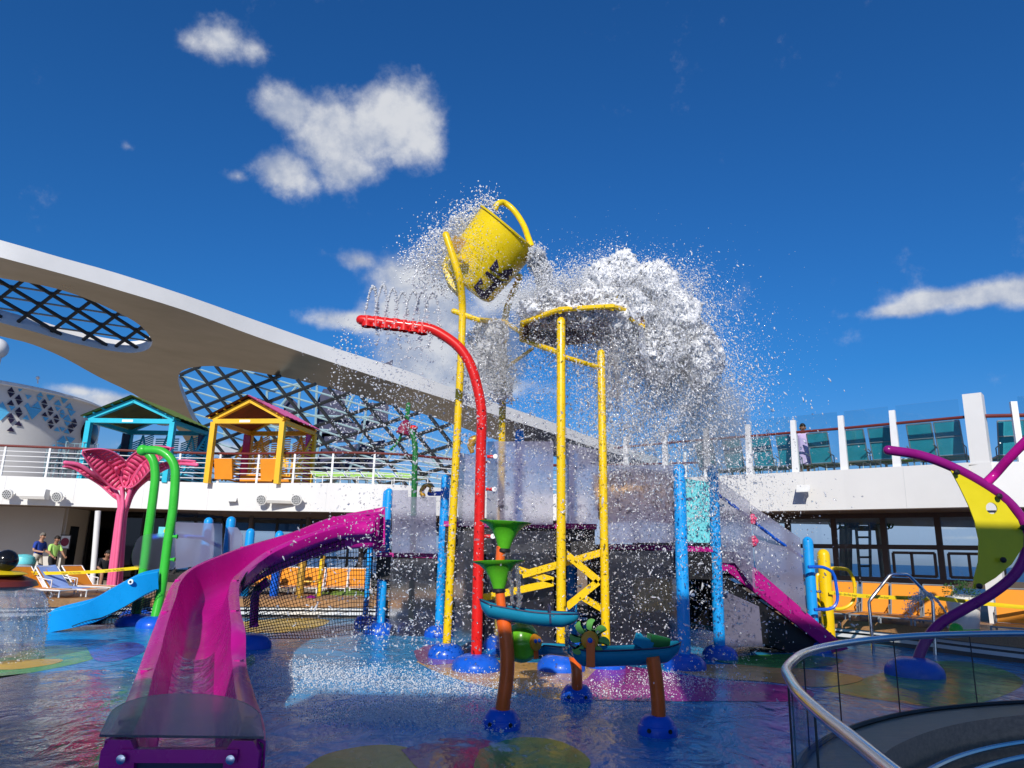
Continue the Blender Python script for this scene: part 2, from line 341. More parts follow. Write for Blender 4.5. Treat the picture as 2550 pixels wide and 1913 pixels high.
# ================================================================== SETTING
# ---- wet rubber floor of the splash pad
FOAM = [((-1.13, 7.98, 0.00), .70, .34, 1.25), ((-0.60, 7.57, 0.00), .8, .30, 1.1), ((-2.41, 10.13, 0.00), 1.6, .8, .62), ((-3.33, 11.02, -0.00), 1.0, .8, .72), ((-1.03, 9.59, 0.00), 1.9, .8, .60),
        ((-0.38, 7.15, 0.00), .9, .30, 1.0), ((0.80, 7.93, 0.00), 1.2, .6, .52), ((-0.08, 6.90, 0.00), .9, .3, .85), ((1.21, 8.77, 0.00), 1.0, .4, .60), ((2.78, 10.74, 0.00), .8, .5, .55), ((-0.02, 8.41, 0.00), 1.3, .5, .55)]
def floor_mat(name, col, wet=.045, ripple=.28, ior=1.36, spec=.5):
    m = bpy.data.materials.new(name); m.use_nodes = True; t = m.node_tree; b = t.nodes['Principled BSDF']
    b.inputs['IOR'].default_value = ior; b.inputs['Specular IOR Level'].default_value = spec
    co = N(t, 'ShaderNodeTexCoord').outputs['Object']
    sp = N(t, 'ShaderNodeTexNoise', i_Scale=90.0, i_Detail=3.0); t.links.new(co, sp.inputs['Vector'])
    bl = N(t, 'ShaderNodeTexNoise', i_Scale=.9, i_Detail=5.0); t.links.new(co, bl.inputs['Vector'])
    v = math_n(t, 'ADD', math_n(t, 'MULTIPLY', sp.outputs['Fac'], .45), math_n(t, 'MULTIPLY', bl.outputs['Fac'], .55))
    mr_ = N(t, 'ShaderNodeMapRange', i_1=.35, i_2=.65); t.links.new(v, mr_.inputs[0])
    mix = N(t, 'ShaderNodeMix', data_type='RGBA'); mix.inputs['A'].default_value = tuple(c * .72 for c in col) + (1,); mix.inputs['B'].default_value = tuple(min(1, c * 1.2) for c in col) + (1,)
    t.links.new(mr_.outputs[0], mix.inputs['Factor'])
    # foam left by falling water
    acc = None
    for p, a, c_, w in FOAM:
        a, c_ = a * 1.15, c_ * 2.1
        d = vmath(t, 'MULTIPLY', vmath(t, 'SUBTRACT', co, (p[0], p[1], 0)), (1 / a, 1 / c_, 0))
        g_ = math_n(t, 'MULTIPLY', math_n(t, 'EXPONENT', math_n(t, 'MULTIPLY', vmath(t, 'DOT_PRODUCT', d, d), -1.0)), w)
        acc = g_ if acc is None else math_n(t, 'MAXIMUM', acc, g_)
    mp = N(t, 'ShaderNodeMapping'); mp.inputs['Scale'].default_value = (1.0, .62, 1); t.links.new(co, mp.inputs['Vector'])
    f1 = N(t, 'ShaderNodeTexNoise', i_Scale=4.0, i_Detail=9.0, i_Roughness=.72, i_Distortion=1.1); t.links.new(mp.outputs[0], f1.inputs['Vector'])
    f2 = N(t, 'ShaderNodeTexVoronoi', feature='DISTANCE_TO_EDGE', i_Scale=7.0); t.links.new(mp.outputs[0], f2.inputs['Vector'])
    ff = math_n(t, 'ADD', math_n(t, 'MULTIPLY', acc, .8), math_n(t, 'ADD', math_n(t, 'MULTIPLY', math_n(t, 'SUBTRACT', f1.outputs['Fac'], .5), 3.4), math_n(t, 'MULTIPLY', f2.outputs['Distance'], -.9)))
    fm = N(t, 'ShaderNodeMapRange', interpolation_type='SMOOTHSTEP', i_1=.50, i_2=1.0, i_3=0, i_4=.9); t.links.new(ff, fm.inputs[0])
    mx2 = N(t, 'ShaderNodeMix', data_type='RGBA'); mx2.inputs['B'].default_value = (.74, .78, .84, 1); t.links.new(fm.outputs[0], mx2.inputs['Factor']); t.links.new(mix.outputs['Result'], mx2.inputs['A'])
    t.links.new(mx2.outputs['Result'], b.inputs['Base Color'])
    rr = N(t, 'ShaderNodeMapRange', i_1=.42, i_2=.68, i_3=wet, i_4=wet + .16); t.links.new(bl.outputs['Fac'], rr.inputs[0])
    t.links.new(math_n(t, 'ADD', rr.outputs[0], math_n(t, 'MULTIPLY', fm.outputs[0], .6)), b.inputs['Roughness'])
    # running water: ripples, calmer to coarse
    w1 = N(t, 'ShaderNodeTexNoise', i_Scale=2.8, i_Detail=5.0, i_Roughness=.55, i_Distortion=.6); t.links.new(mp.outputs[0], w1.inputs['Vector'])
    w2 = N(t, 'ShaderNodeTexNoise', i_Scale=9.0, i_Detail=3.0); t.links.new(mp.outputs[0], w2.inputs['Vector'])
    h = math_n(t, 'ADD', w1.outputs['Fac'], math_n(t, 'ADD', math_n(t, 'MULTIPLY', w2.outputs['Fac'], .20), math_n(t, 'MULTIPLY', fm.outputs[0], .18)))
    bp = N(t, 'ShaderNodeBump', i_Strength=ripple, i_Distance=.11); t.links.new(h, bp.inputs['Height']); t.links.new(bp.outputs[0], b.inputs['Normal'])
    MATS[name] = m; return m
floor_mat('pad_blue', (.03, .31, .62), .09, .50, spec=.40); floor_mat('pad_tan', (.66, .38, .12), .18, .15, spec=.3); floor_mat('pad_mauve', (.36, .14, .28), .08, .12); floor_mat('pad_magenta', (.40, .04, .28), .15, .18, spec=.3)
floor_mat('pad_green', (.09, .38, .10), .15, .22, spec=.3); floor_mat('pad_gold', (.66, .42, .06), .2, .25, spec=.25); floor_mat('pad_purple', (.28, .03, .20), .15, .3, spec=.3); floor_mat('pad_violet', (.12, .12, .45), .05, .22)

floor_mat('pad_puddle', (.035, .03, .10), .015, .24, 2.1)
edge = [(-26, 13.2, 0), (-16, 13.9, 0), (-11.2, 15.9, 0), (-9.3, 17.1, 0), (-5, 18.5, 0), (0, 19.0, 0), (4.6, 18.4, 0), (7.6, 16.1, 0), (8.9, 13.7, 0), (10.6, 11.2, 0), (13, 9.5, 0), (20, 8.2, 0)]
edge = spline(edge, 5)
pad = MB(); pad.add([(p.x, p.y + .3, 0) for p in edge] + [(20, -9, 0), (-26, -9, 0)], [tuple(range(len(edge) + 2))])
struct(pad.build('ground', 'pad_blue', smooth=False), 'blue wet rubber floor of the splash pad')
def patch(pts, m, z, label, name='painted_floor'):
    c = spline([(p[0], p[1], z) for p in pts] + [(pts[0][0], pts[0][1], z)], 5)[:-1]
    mb = MB(); mb.add(c, [tuple(range(len(c)))]); struct(mb.build(name, m, smooth=False), label)
patch([(-1.38, 11.84, 0.00), (-0.71, 12.50, 0.00), (0.27, 12.04, 0.00), (1.55, 12.17, -0.00), (1.31, 10.69, 0.00), (0.78, 9.14, -0.00), (0.22, 9.41, 0.00), (-0.40, 10.02, 0.00), (-0.95, 10.86, 0.00)], 'pad_tan', .002, 'sandy tan patch of floor round the red and yellow posts')
patch([(-1.57, 13.04, 0.00), (-1.36, 13.98, 0.00), (-0.79, 13.74, 0.00), (-0.47, 12.36, 0.00), (-0.99, 11.57, 0.00), (-1.31, 11.76, 0.00)], 'pad_mauve', .004, 'mauve patch of floor beside the leftmost yellow post')
patch([(0.66, 9.12, -0.00), (1.14, 10.66, 0.00), (1.60, 12.01, 0.00), (2.22, 11.62, 0.00), (2.88, 10.92, 0.00), (4.00, 10.29, 0.00), (3.66, 9.43, 0.00), (2.62, 9.25, 0.00), (1.64, 9.12, 0.00)], 'pad_magenta', .004, 'magenta patch of floor right of the water table')
patch([(2.50, 11.83, 0.00), (3.54, 12.38, 0.00), (4.77, 12.04, 0.00), (5.29, 11.29, 0.00), (4.33, 10.43, 0.00), (3.63, 10.77, 0.00), (2.90, 11.00, 0.00)], 'pad_tan', .006, 'tan band of floor in front of the stairs')
patch([(3.46, 13.06, 0.00), (5.15, 13.89, 0.00), (5.89, 13.25, 0.00), (4.73, 12.11, 0.00), (3.74, 12.42, 0.00)], 'pad_green', .008, 'green band of floor at the foot of the stairs')
patch([(-1.55, 5.99, 0.00), (-1.46, 6.53, 0.00), (-1.13, 6.85, 0.00), (-0.83, 6.80, 0.00), (-0.68, 6.46, 0.00), (-0.54, 6.03, 0.00), (-0.96, 5.44, 0.00)], 'pad_gold', .002, 'golden patch of floor at the bottom edge beside the pink slide')
patch([(-0.87, 6.71, 0.00), (-0.52, 7.14, 0.00), (-0.12, 7.09, 0.00), (-0.04, 6.64, 0.00), (-0.22, 6.06, 0.00), (-0.59, 6.08, 0.00)], 'pad_purple', .004, 'foaming purple patch of floor in front of the water table')
patch([(-0.20, 6.78, 0.00), (0.14, 7.23, 0.00), (0.54, 7.10, 0.00), (0.72, 6.41, 0.00), (0.30, 5.80, 0.00), (-0.19, 6.06, 0.00)], 'pad_green', .006, 'foaming green patch of floor in front of the water table')
patch([(-6.33, 9.25, 0.00), (-7.33, 11.12, 0.00), (-7.49, 12.60, 0.00), (-6.71, 12.39, 0.00), (-6.09, 11.35, 0.00), (-6.11, 10.27, 0.00)], 'pad_green', .002, 'green band of floor by the water bell')
patch([(-7.04, 10.23, 0.00), (-7.08, 10.92, 0.00), (-6.50, 11.19, 0.00), (-6.32, 10.71, 0.00), (-6.54, 10.20, -0.00)], 'pad_gold', .004, 'thin gold stripe of floor by the water bell')
patch([(-6.87, 12.52, 0.00), (-6.49, 13.26, 0.00), (-5.81, 12.32, 0.00), (-5.63, 11.22, 0.00), (-5.96, 11.16, 0.00)], 'pad_violet', .004, 'violet patch of floor left of the pink slide')
patch([(-6.59, 9.21, 0.00), (-6.20, 9.93, 0.00), (-5.46, 10.38, 0.00), (-4.80, 10.08, 0.00), (-3.90, 8.15, 0.00), (-3.27, 6.72, 0.00), (-2.83, 5.55, 0.00), (-3.10, 5.20, 0.00), (-4.20, 6.03, -0.00)], 'pad_puddle', .002, 'mirror-like puddle on the floor left of the pink slide')
patch([(-3.94, 11.52, -0.00), (-4.03, 12.17, 0.00), (-3.77, 11.55, 0.00), (-3.64, 10.89, 0.00)], 'pad_green', .002, 'small green spot of floor by the pink slide')
patch([(-6.29, 16.93, 0.00), (-5.31, 18.47, 0.00), (-4.26, 18.22, 0.00), (-4.20, 15.87, 0.00), (-5.16, 15.24, 0.00)], 'pad_gold', .002, 'gold patch of floor behind the black net')
patch([(4.22, 10.18, 0.00), (7.29, 13.25, 0.00), (8.29, 13.19, 0.00), (7.66, 11.29, 0.00), (5.55, 9.31, 0.00), (4.71, 9.57, 0.00)], 'pad_green', .002, 'green patch of floor behind the glass balustrade')

# ---- raised wooden walk round the pad
top = MB(); n = len(edge)
inner = [Vector((p.x, p.y, .45)) for p in edge]
nrm = []
for i in range(n):
    d = (edge[min(i + 1, n - 1)] - edge[max(i - 1, 0)]); nrm.append(Vector((-d.y, d.x, 0)).normalized())
outer = [inner[i] + nrm[i] * 3.2 for i in range(n)]
top.strip(inner, outer)
struct(top.build('deck', 'wood_deck', smooth=False), 'wooden walk round the pad that carries the loungers')
face = MB(); face.strip([Vector((p.x, p.y, .45)) for p in edge], [Vector((p.x, p.y, .27)) for p in edge]); struct(face.build('deck_edge', 'wood_deck', smooth=False), 'brown wooden edge of the lounger walk')
for z0, z1, o_ in ((.20, .255, .05), (.09, .16, .02)):
    f2 = MB(); f2.strip([p + nrm[i] * o_ + Vector((0, 0, z1)) for i, p in enumerate(edge)], [p + nrm[i] * o_ + Vector((0, 0, z0)) for i, p in enumerate(edge)]); struct(f2.build('kerb', 'white_paint', smooth=False), 'white kerb strip under the lounger walk')
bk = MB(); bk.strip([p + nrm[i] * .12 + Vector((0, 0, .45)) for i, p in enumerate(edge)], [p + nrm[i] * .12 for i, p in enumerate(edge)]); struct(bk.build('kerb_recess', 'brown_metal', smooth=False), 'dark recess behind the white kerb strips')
md = MB(); md.add([(-45, 10, .2), (24, 6, .2), (24, 48, .2), (-45, 48, .2)], [(0, 1, 2, 3)])
struct(md.build('promenade', 'deck_tan', smooth=False), 'tan deck floor under the upper deck')
# cut the promenade sheet back to lie outside the pad
bm = bmesh.new(); bm.from_mesh(bpy.data.objects['promenade'].data); bm.clear()
vv = [bm.verts.new(Vector((p.x, p.y, .2)) + nrm[i] * 3.15) for i, p in enumerate(edge)]
vv += [bm.verts.new(p) for p in ((24, 8, .2), (24, 48, .2), (-45, 48, .2), (-45, 14, .2))]; bm.faces.new(vv); bm.to_mesh(bpy.data.objects['promenade'].data); bm.free()

# ---- sea
sea = MB(); sea.add([(-40000, -40000, -26), (40000, -40000, -26), (40000, 40000, -26), (-40000, 40000, -26)], [(0, 1, 2, 3)])
sm = bpy.data.materials.new('sea'); sm.use_nodes = True; t = sm.node_tree; b = t.nodes['Principled BSDF']
b.inputs['Base Color'].default_value = (.006, .045, .13, 1); b.inputs['Roughness'].default_value = .32; b.inputs['Specular IOR Level'].default_value = .25
nz = N(t, 'ShaderNodeTexNoise', i_Scale=.08, i_Detail=8.0, i_Roughness=.7); co = N(t, 'ShaderNodeTexCoord'); t.links.new(co.outputs['Object'], nz.inputs['Vector'])
bp = N(t, 'ShaderNodeBump', i_Strength=.8, i_Distance=2.5); t.links.new(nz.outputs['Fac'], bp.inputs['Height']); t.links.new(bp.outputs[0], b.inputs['Normal'])
wc = N(t, 'ShaderNodeMapRange', i_1=.66, i_2=.72); t.links.new(nz.outputs['Fac'], wc.inputs[0])
mw = N(t, 'ShaderNodeMix', data_type='RGBA'); mw.inputs['A'].default_value = (.006, .05, .15, 1); mw.inputs['B'].default_value = (.4, .5, .6, 1); t.links.new(wc.outputs[0], mw.inputs['Factor']); t.links.new(mw.outputs['Result'], b.inputs['Base Color'])
MATS['sea'] = sm; struct(sea.build('sea', 'sea', smooth=False), 'deep blue sea out to the horizon')

# ---- upper decks: left (far) and right
Lp = spline([(-40, 25.6, 0), (-30, 25.6, 0), (-22, 25.7, 0), (-18.2, 25.9, 0), (-15, 26.3, 0), (-12.2, 26.6, 0), (-9.6, 26.4, 0), (-7.5, 25.8, 0), (-5.5, 25.4, 0), (-3.8, 25.6, 0), (-2, 26.6, 0), (0.5, 27.6, 0), (3, 27.6, 0)], 5)
Rp = [Vector(p) for p in ((3.2, 22.6, 0), (4.45, 21.4, 0), (5.75, 20.3, 0), (6.75, 19.55, 0), (8.43, 18.15, 0), (10.45, 16.30, 0))]
Rp2 = [Vector(p) for p in ((10.75, 16.12, 0), (11.6, 15.9, 0), (14, 15.4, 0), (22, 14.6, 0))]
def shift(P, d):
    out = []
    for i, p in enumerate(P):
        t_ = P[min(i + 1, len(P) - 1)] - P[max(i - 1, 0)]; out.append(p + Vector((-t_.y, t_.x, 0)).normalized() * d)
    return out
def wall_band(name, P, z0, z1, th, m, label):
    B_ = shift(P, th); mb = MB(); n = len(P)
    rows = [[Vector((p.x, p.y, z)) for p in Q] for Q, z in ((P, z0), (P, z1), (B_, z1), (B_, z0), (P, z0))]
    mb.grid(rows); o = struct(mb.build(name, m, smooth=False), label); return o
wall_band('parapet_wall', Lp, 2.95, 3.95, .35, 'white_paint', 'white parapet of the far upper deck')
wall_band('parapet_wall', Rp, 2.95, 3.95, .35, 'white_paint', 'white parapet of the right upper deck behind the splash')
wall_band('parapet_wall', Rp2, 2.95, 3.95, .35, 'white_paint', 'white parapet of the right upper deck beside the purple pipe')
def deck_slab(name, P, ext, z0, z1, m, mu, label):
    mb = MB(); F = shift(P, .02); a = [Vector((p.x, p.y, z1)) for p in F] + [Vector((x, y, z1)) for x, y in ext]; mb.add(a, [tuple(range(len(a)))])
    struct(mb.build(name, m, smooth=False), label)
    mb = MB(); a = [Vector((p.x, p.y, z0)) for p in F] + [Vector((x, y, z0)) for x, y in ext]; mb.add(a, [tuple(range(len(a)))])
    struct(mb.build('ceiling', mu, smooth=False), 'brown underside of the ' + label.split(' ', 1)[1])
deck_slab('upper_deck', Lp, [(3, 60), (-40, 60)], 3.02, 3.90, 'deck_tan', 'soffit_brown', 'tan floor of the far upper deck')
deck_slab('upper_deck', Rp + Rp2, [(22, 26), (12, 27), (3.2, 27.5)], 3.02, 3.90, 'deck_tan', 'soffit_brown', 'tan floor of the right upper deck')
# ceiling beams seen under the far deck
for k, (x0, x1) in enumerate(((-11.5, -2.5),)):
    for y in (27.1, 27.9, 28.7, 29.5):
        mb = MB(); mb.box(((x0 + x1) / 2, y, 2.93), (x1 - x0, .08, .16)); struct(mb.build('ceiling_beam', 'soffit_brown', smooth=False))

# ---- unseen stand-in for the ship behind the camera, stepped to shade the near floor
mb = MB()
for x0, x1, z1 in ((-26, -3.75, 5.0), (-3.75, .6, 6.0), (.6, 2.5, 8.6), (2.5, 4.5, 9.4), (4.5, 18, 9.8)): mb.box(((x0 + x1) / 2, -2.2, (z1 + 2.95) / 2), (x1 - x0 - .004, 2.0, z1 - 2.95))
struct(mb.build('shade_block', 'white_paint', smooth=False), 'unseen white stepped blocks behind the viewer, shaped to shade the near floor')

# ---- great white canopy with its two lattice openings
OUT = [(-25.38, 24.61, 13.30), (-23.40, 26.26, 13.25), (-21.43, 28.00, 13.16), (-19.64, 29.57, 13.07), (-18.14, 30.97, 12.96), (-15.88, 33.15, 12.75), (-13.33, 35.92, 12.35), (-10.04, 39.34, 11.93), (-6.73, 42.68, 11.54), (-3.75, 45.65, 11.22), (-0.36, 49.06, 10.83), (3.37, 52.80, 10.42), (7.03, 56.54, 9.97), (12.87, 62.13, 9.45)]
IN2 = [(13.01, 62.87, 9.12), (7.22, 58.61, 8.95), (3.56, 55.44, 9.10), (0.86, 52.85, 9.34), (-1.16, 50.73, 9.62), (-4.91, 46.56, 10.25), (-6.57, 44.89, 10.44), (-7.66, 43.85, 10.53), (-9.23, 42.28, 10.71), (-10.94, 40.65, 10.86), (-12.27, 39.42, 10.95), (-13.65, 38.27, 10.98), (-14.80, 37.38, 10.97), (-15.77, 36.71, 10.92), (-16.64, 36.36, 10.74), (-17.21, 36.35, 10.51), (-17.47, 36.63, 10.25), (-17.61, 37.13, 9.93), (-17.71, 38.10, 9.37), (-17.77, 39.30, 8.72), (-17.80, 40.67, 7.97), (-17.92, 42.22, 7.11), (-18.19, 43.63, 6.25), (-18.51, 45.27, 5.25)]
LEG = [(-19.27, 44.78, 5.19), (-18.95, 43.70, 5.89), (-18.65, 41.79, 7.03), (-18.61, 40.42, 7.77), (-18.87, 39.07, 8.37), (-19.27, 37.78, 8.89), (-19.70, 36.62, 9.32), (-20.66, 35.00, 9.78), (-21.47, 33.41, 10.28), (-22.29, 32.17, 10.59), (-23.20, 31.26, 10.69), (-25.29, 29.28, 10.87), (-27.29, 27.30, 11.07)]
H1 = [(-25.58, 26.72, 12.10), (-24.52, 26.87, 12.46), (-23.15, 27.80, 12.54), (-21.86, 28.80, 12.55), (-20.85, 29.53, 12.59), (-19.98, 30.27, 12.56), (-19.11, 31.26, 12.40), (-18.26, 32.48, 12.12), (-17.89, 33.26, 11.86), (-17.78, 33.94, 11.54), (-17.83, 34.21, 11.38), (-18.09, 34.44, 11.15), (-18.52, 34.44, 10.97), (-19.08, 34.20, 10.86), (-19.96, 33.55, 10.84), (-21.06, 32.54, 10.91), (-21.92, 31.63, 11.04), (-22.87, 30.65, 11.15), (-24.38, 29.07, 11.36), (-25.63, 27.45, 11.69)]
TOPE = [(-27.19, 26.20, 14.80), (-24.32, 27.10, 14.39), (-21.57, 28.00, 13.93), (-19.76, 29.55, 13.81), (-18.25, 30.95, 13.75), (-15.96, 33.10, 13.52), (-13.43, 35.92, 13.23), (-10.18, 39.60, 12.90), (-6.79, 42.70, 12.56), (-3.77, 45.50, 12.04), (-0.38, 48.90, 11.65), (3.35, 52.60, 11.20), (7.01, 56.40, 10.69), (12.86, 62.00, 10.10)]
canopy = thing('canopy', 'huge white sloping canopy with brushed brown underside and two lattice openings', 'canopy', (-18.84, 44.47, 5.54))
def smooth_loop(P, per=3): return spline(P, per)
o_ = smooth_loop(OUT); i_ = smooth_loop(IN2); l_ = smooth_loop(LEG); h_ = spline(H1 + [H1[0]], 3)[:-1]
outer_loop = o_ + i_ + l_
def filled(name, loops, off, m, parent):
    bm = bmesh.new(); es = []
    for lp in loops:
        vs = [bm.verts.new(Vector(p) + off) for p in lp]
        for a, b_ in zip(vs, vs[1:] + vs[:1]): es.append(bm.edges.new((a, b_)))
    bmesh.ops.triangle_fill(bm, edges=es, use_beauty=True, use_dissolve=False)
    mb = MB(); bm.verts.index_update(); mb.v = [tuple(v.co) for v in bm.verts]; mb.f = [tuple(v.index for v in f.verts) for f in bm.faces]; bm.free()
    return mb.build(name, m, parent, smooth=False)
NRM = (Vector(OUT[6]) - Vector(OUT[2])).cross(Vector(LEG[5]) - Vector(OUT[2])).normalized()
if NRM.z < 0: NRM = -NRM
TH = .85
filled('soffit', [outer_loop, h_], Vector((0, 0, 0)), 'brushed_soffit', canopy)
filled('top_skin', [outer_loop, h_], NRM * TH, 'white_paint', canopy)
te = spline(TOPE, 3); mb = MB(); mb.strip(o_, te); mb.strip(te, [p + NRM * TH for p in o_]); mb.build('fascia', 'white_paint', canopy, smooth=True, angle=.9)
mb = MB(); hh = h_ + [h_[0]]; mb.strip(hh, [p + NRM * TH for p in hh]); mb.build('opening_rim', 'white_paint', canopy, angle=1.0)
for lp in (i_, l_):
    mb = MB(); mb.strip(lp, [p + NRM * TH for p in lp]); mb.build('edge_skin', 'white_paint', canopy, angle=1.0)
# lattice bars, one family of lines at a time, clipped to the openings
def clip_lines(poly, a, b, base, n_, th, m, parent, names, rng=14, far=0.0):
    e1 = (Vector(poly[0]) - Vector(base)); ex = a.normalized(); ey = (b - ex * b.dot(ex)).normalized()
    P2 = [((Vector(p) - base).dot(ex), (Vector(p) - base).dot(ey)) for p in poly]
    def seg(o2, d2):
        ts = []
        for (x1, y1), (x2, y2) in zip(P2, P2[1:] + P2[:1]):
            ex_, ey_ = x2 - x1, y2 - y1; den = d2[0] * ey_ - d2[1] * ex_
            if abs(den) < 1e-9: continue
            t_ = ((x1 - o2[0]) * ey_ - (y1 - o2[1]) * ex_) / den; s_ = ((x1 - o2[0]) * d2[1] - (y1 - o2[1]) * d2[0]) / den
            if 0 <= s_ < 1: ts.append(t_)
        ts.sort(); return list(zip(ts[::2], ts[1::2]))
    to2 = lambda v: (v.dot(ex), v.dot(ey))
    for fam, (dirv, stepv, m_, r_, up_) in enumerate(((a, b, m[0], th, 0), (b, a, m[0], th, 0.02), (a + b, a, m[1], th * .55, .18))):
        for k in range(-rng, rng + 1):
            o2 = to2(stepv * k); d2 = to2(dirv)
            for t0, t1 in seg(o2, d2):
                L = (t1 - t0) * dirv.length
                if L < .6: continue
                pts = [base + stepv * k + dirv * t + n_ * (.35 + up_) for t in (t0, t1)]
                mb = MB(); mb.tube(pts, r_, 6); mb.build(names, m_, parent)
b1 = Vector((-20.61, 30.48, 12.19)); a1 = Vector((-20.05, 31.58, 11.84)) - b1; c1 = Vector((-19.39, 31.34, 12.24)) - Vector((-20.05, 31.58, 11.84))
clip_lines(h_, a1, c1, b1, NRM, .085, ('dark_steel', 'grey_steel'), canopy, 'lattice_bar')  # cross bars in paler steel, their sunlit look put into the colour
# the lattice of the second opening stands a little in front, its bars run down to the deck
def on_plane(p, q, n_):
    o = Vector((0, 0, 1.65)); d = Vector(p) - o; return o + d * ((Vector(q) - o).dot(n_) / d.dot(n_))
q0, q1, q2 = Vector((-18.68, 41.00, 11.05)), Vector((-2.95, 36.50, 8.25)), Vector((-16.38, 44.00, 6.04)); N2 = (q1 - q0).cross(q2 - q0).normalized()
if N2.z < 0: N2 = -N2
H2 = [(-3.35, 48.59, 9.83), (-4.90, 46.49, 10.29), (-6.56, 44.82, 10.48), (-9.22, 42.22, 10.75), (-10.92, 40.59, 10.89), (-12.25, 39.36, 10.99), (-13.64, 38.22, 11.01), (-14.79, 37.33, 11.00), (-15.76, 36.66, 10.95), (-16.62, 36.31, 10.77), (-17.20, 36.30, 10.54), (-17.64, 37.11, 9.92), (-17.74, 38.08, 9.37), (-17.80, 39.28, 8.71), (-17.84, 40.65, 7.97), (-17.96, 42.20, 7.10), (-18.51, 44.47, 5.67), (-10.31, 50.48, 5.92), (-3.60, 54.74, 6.47)]
H2 = [on_plane(p, q0, N2) for p in H2]
b2, a2, c2 = (on_plane(p, q0, N2) for p in ((-17.32, 40.00, 10.70), (-16.48, 40.00, 9.81), (-16.43, 40.00, 11.13))); a2 = a2 - b2; c2 = c2 - b2
clip_lines(H2, a2, c2, b2, N2 * 0, .10, ('dark_steel', 'teal_frame'), canopy, 'lattice_bar', 16)

# ================================================================== THINGS ON THE FAR UPPER DECK
def along(P, s):
    d = 0
    for a, b in zip(P, P[1:]):
        l = (b - a).length
        if d + l >= s: return a.lerp(b, (s - d) / l), (b - a).normalized()
        d += l
    return P[-1], (P[-1] - P[-2]).normalized()
def length(P): return sum((b - a).length for a, b in zip(P, P[1:]))
Lr = shift(Lp, .17)
rail = thing('deck_railing', 'white five-bar railing with maroon top rail on the far upper deck', 'railing', (-15, 26.3, 3.95))
mb = MB(); mb.tube([p + Vector((0, 0, 5.05)) for p in Lr], .045, 8); mb.build('top_rail', 'maroon_rail', rail)
for z in (4.12, 4.31, 4.50, 4.69, 4.86):
    mb = MB(); mb.tube([p + Vector((0, 0, z)) for p in Lr], .016, 6); mb.build('rail_bar', 'white_steel', rail)
s_ = .4
while s_ < length(Lr) - .3:
    p, d = along(Lr, s_); mb = MB(); mb.bar(p + Vector((0, 0, 3.951)), p + Vector((0, 0, 5.03)), .05, .07); mb.build('post', 'white_steel', rail, smooth=False); s_ += 1.52
# right railing with tall posts and glass
Rr = shift(Rp, .17)
rail = thing('glass_railing', 'glass balustrade with white posts and maroon rail on the right upper deck', 'railing', (7, 19.4, 3.95))
mb = MB(); mb.tube([p + Vector((0, 0, 5.03)) for p in Rr], .036, 8); mb.build('top_rail', 'maroon_rail', rail)
posts = [Vector(p) for p in ((3.56, 21.90, 4.13), (4.64, 21.35, 4.10), (5.64, 20.45, 4.03), (6.60, 19.75, 3.97), (7.54, 18.90, 3.96), (8.47, 18.15, 3.95), (9.37, 17.30, 3.97))]
posts = [min(resample(Rr, .03), key=lambda q: abs(q.x / q.y - p.x / p.y)) for p in posts]
dr = (Rr[-1] - Rr[0]).normalized(); rzr = math.atan2(dr.y, dr.x)
for p in posts: mb = MB(); mb.hexa([p + Matrix.Rotation(rzr, 3, 'Z') @ Vector((x * w_, y * .05 + o2, z)) for z, w_, o2 in ((3.951, .09, -.02), (5.36, .065, 0)) for x, y in ((-1, -1), (1, -1), (1, 1), (-1, 1))]); mb.build('post', 'white_steel', rail, smooth=False)
pp = posts + [Rr[-1]]
for a, b in zip(pp, pp[1:]):
    d = (b - a).normalized(); mb = MB(); mb.bar(a + d * .09 + Vector((0, 0, 4.72)), b - d * .09 + Vector((0, 0, 4.72)), .014, 1.5); mb.build('glass_pane', 'clear_glass', rail, smooth=False)
Rr2 = shift(Rp2, .17)
rail = thing('glass_railing', 'short stretch of maroon-railed glass balustrade right of the white corner column', 'railing', (12, 16, 3.95))
mb = MB(); mb.tube([p + Vector((0, 0, 5.03)) for p in Rr2], .045, 8); mb.build('top_rail', 'maroon_rail', rail)
for s_ in (.75, 2.35, 3.95, 5.5):
    p, d = along(Rr2, s_); q, d2 = along(Rr2, s_ + 1.5); mb = MB(); mb.box(p + Vector((0, 0, 4.65)), (.13, .10, 1.4), math.atan2(d.y, d.x)); mb.build('post', 'white_steel', rail, smooth=False)
    mb = MB(); mb.bar(p + d * .1 + Vector((0, 0, 4.72)), q + Vector((0, 0, 4.72)), .014, 1.5); mb.build('glass_pane', 'clear_glass', rail, smooth=False)
rail = thing('deck_railing', 'distant railing with thin maroon rail behind the splash', 'railing', (3.5, 27.3, 3.95))
mb = MB(); mb.tube([(0.31, 27.50, 5.00), (3.85, 27.50, 5.09), (7.41, 27.00, 5.21)], .04, 6); mb.build('top_rail', 'maroon_rail', rail)
for p in ((2.31, 27.50, 4.86), (4.46, 27.50, 5.00), (6.64, 27.20, 4.94)): mb = MB(); mb.bar((p[0], p[1], 3.9), (p[0], p[1], 5.6), .1, .1); mb.build('post', 'white_steel', rail, smooth=False)
# corner column
mb = MB(); mb.box((10.78, 16.35, 4.72), (.38, .38, 1.66), -.72); mb.box((10.78, 16.4, 3.41), (.48, .48, 1.08), -.72); mb.box((10.78, 16.4, 1.65), (.34, .34, 2.40), -.72)
tag(mb.build('corner_column', 'white_paint', smooth=False), 'thick white column at the corner of the right upper deck behind the yellow sail', 'column')

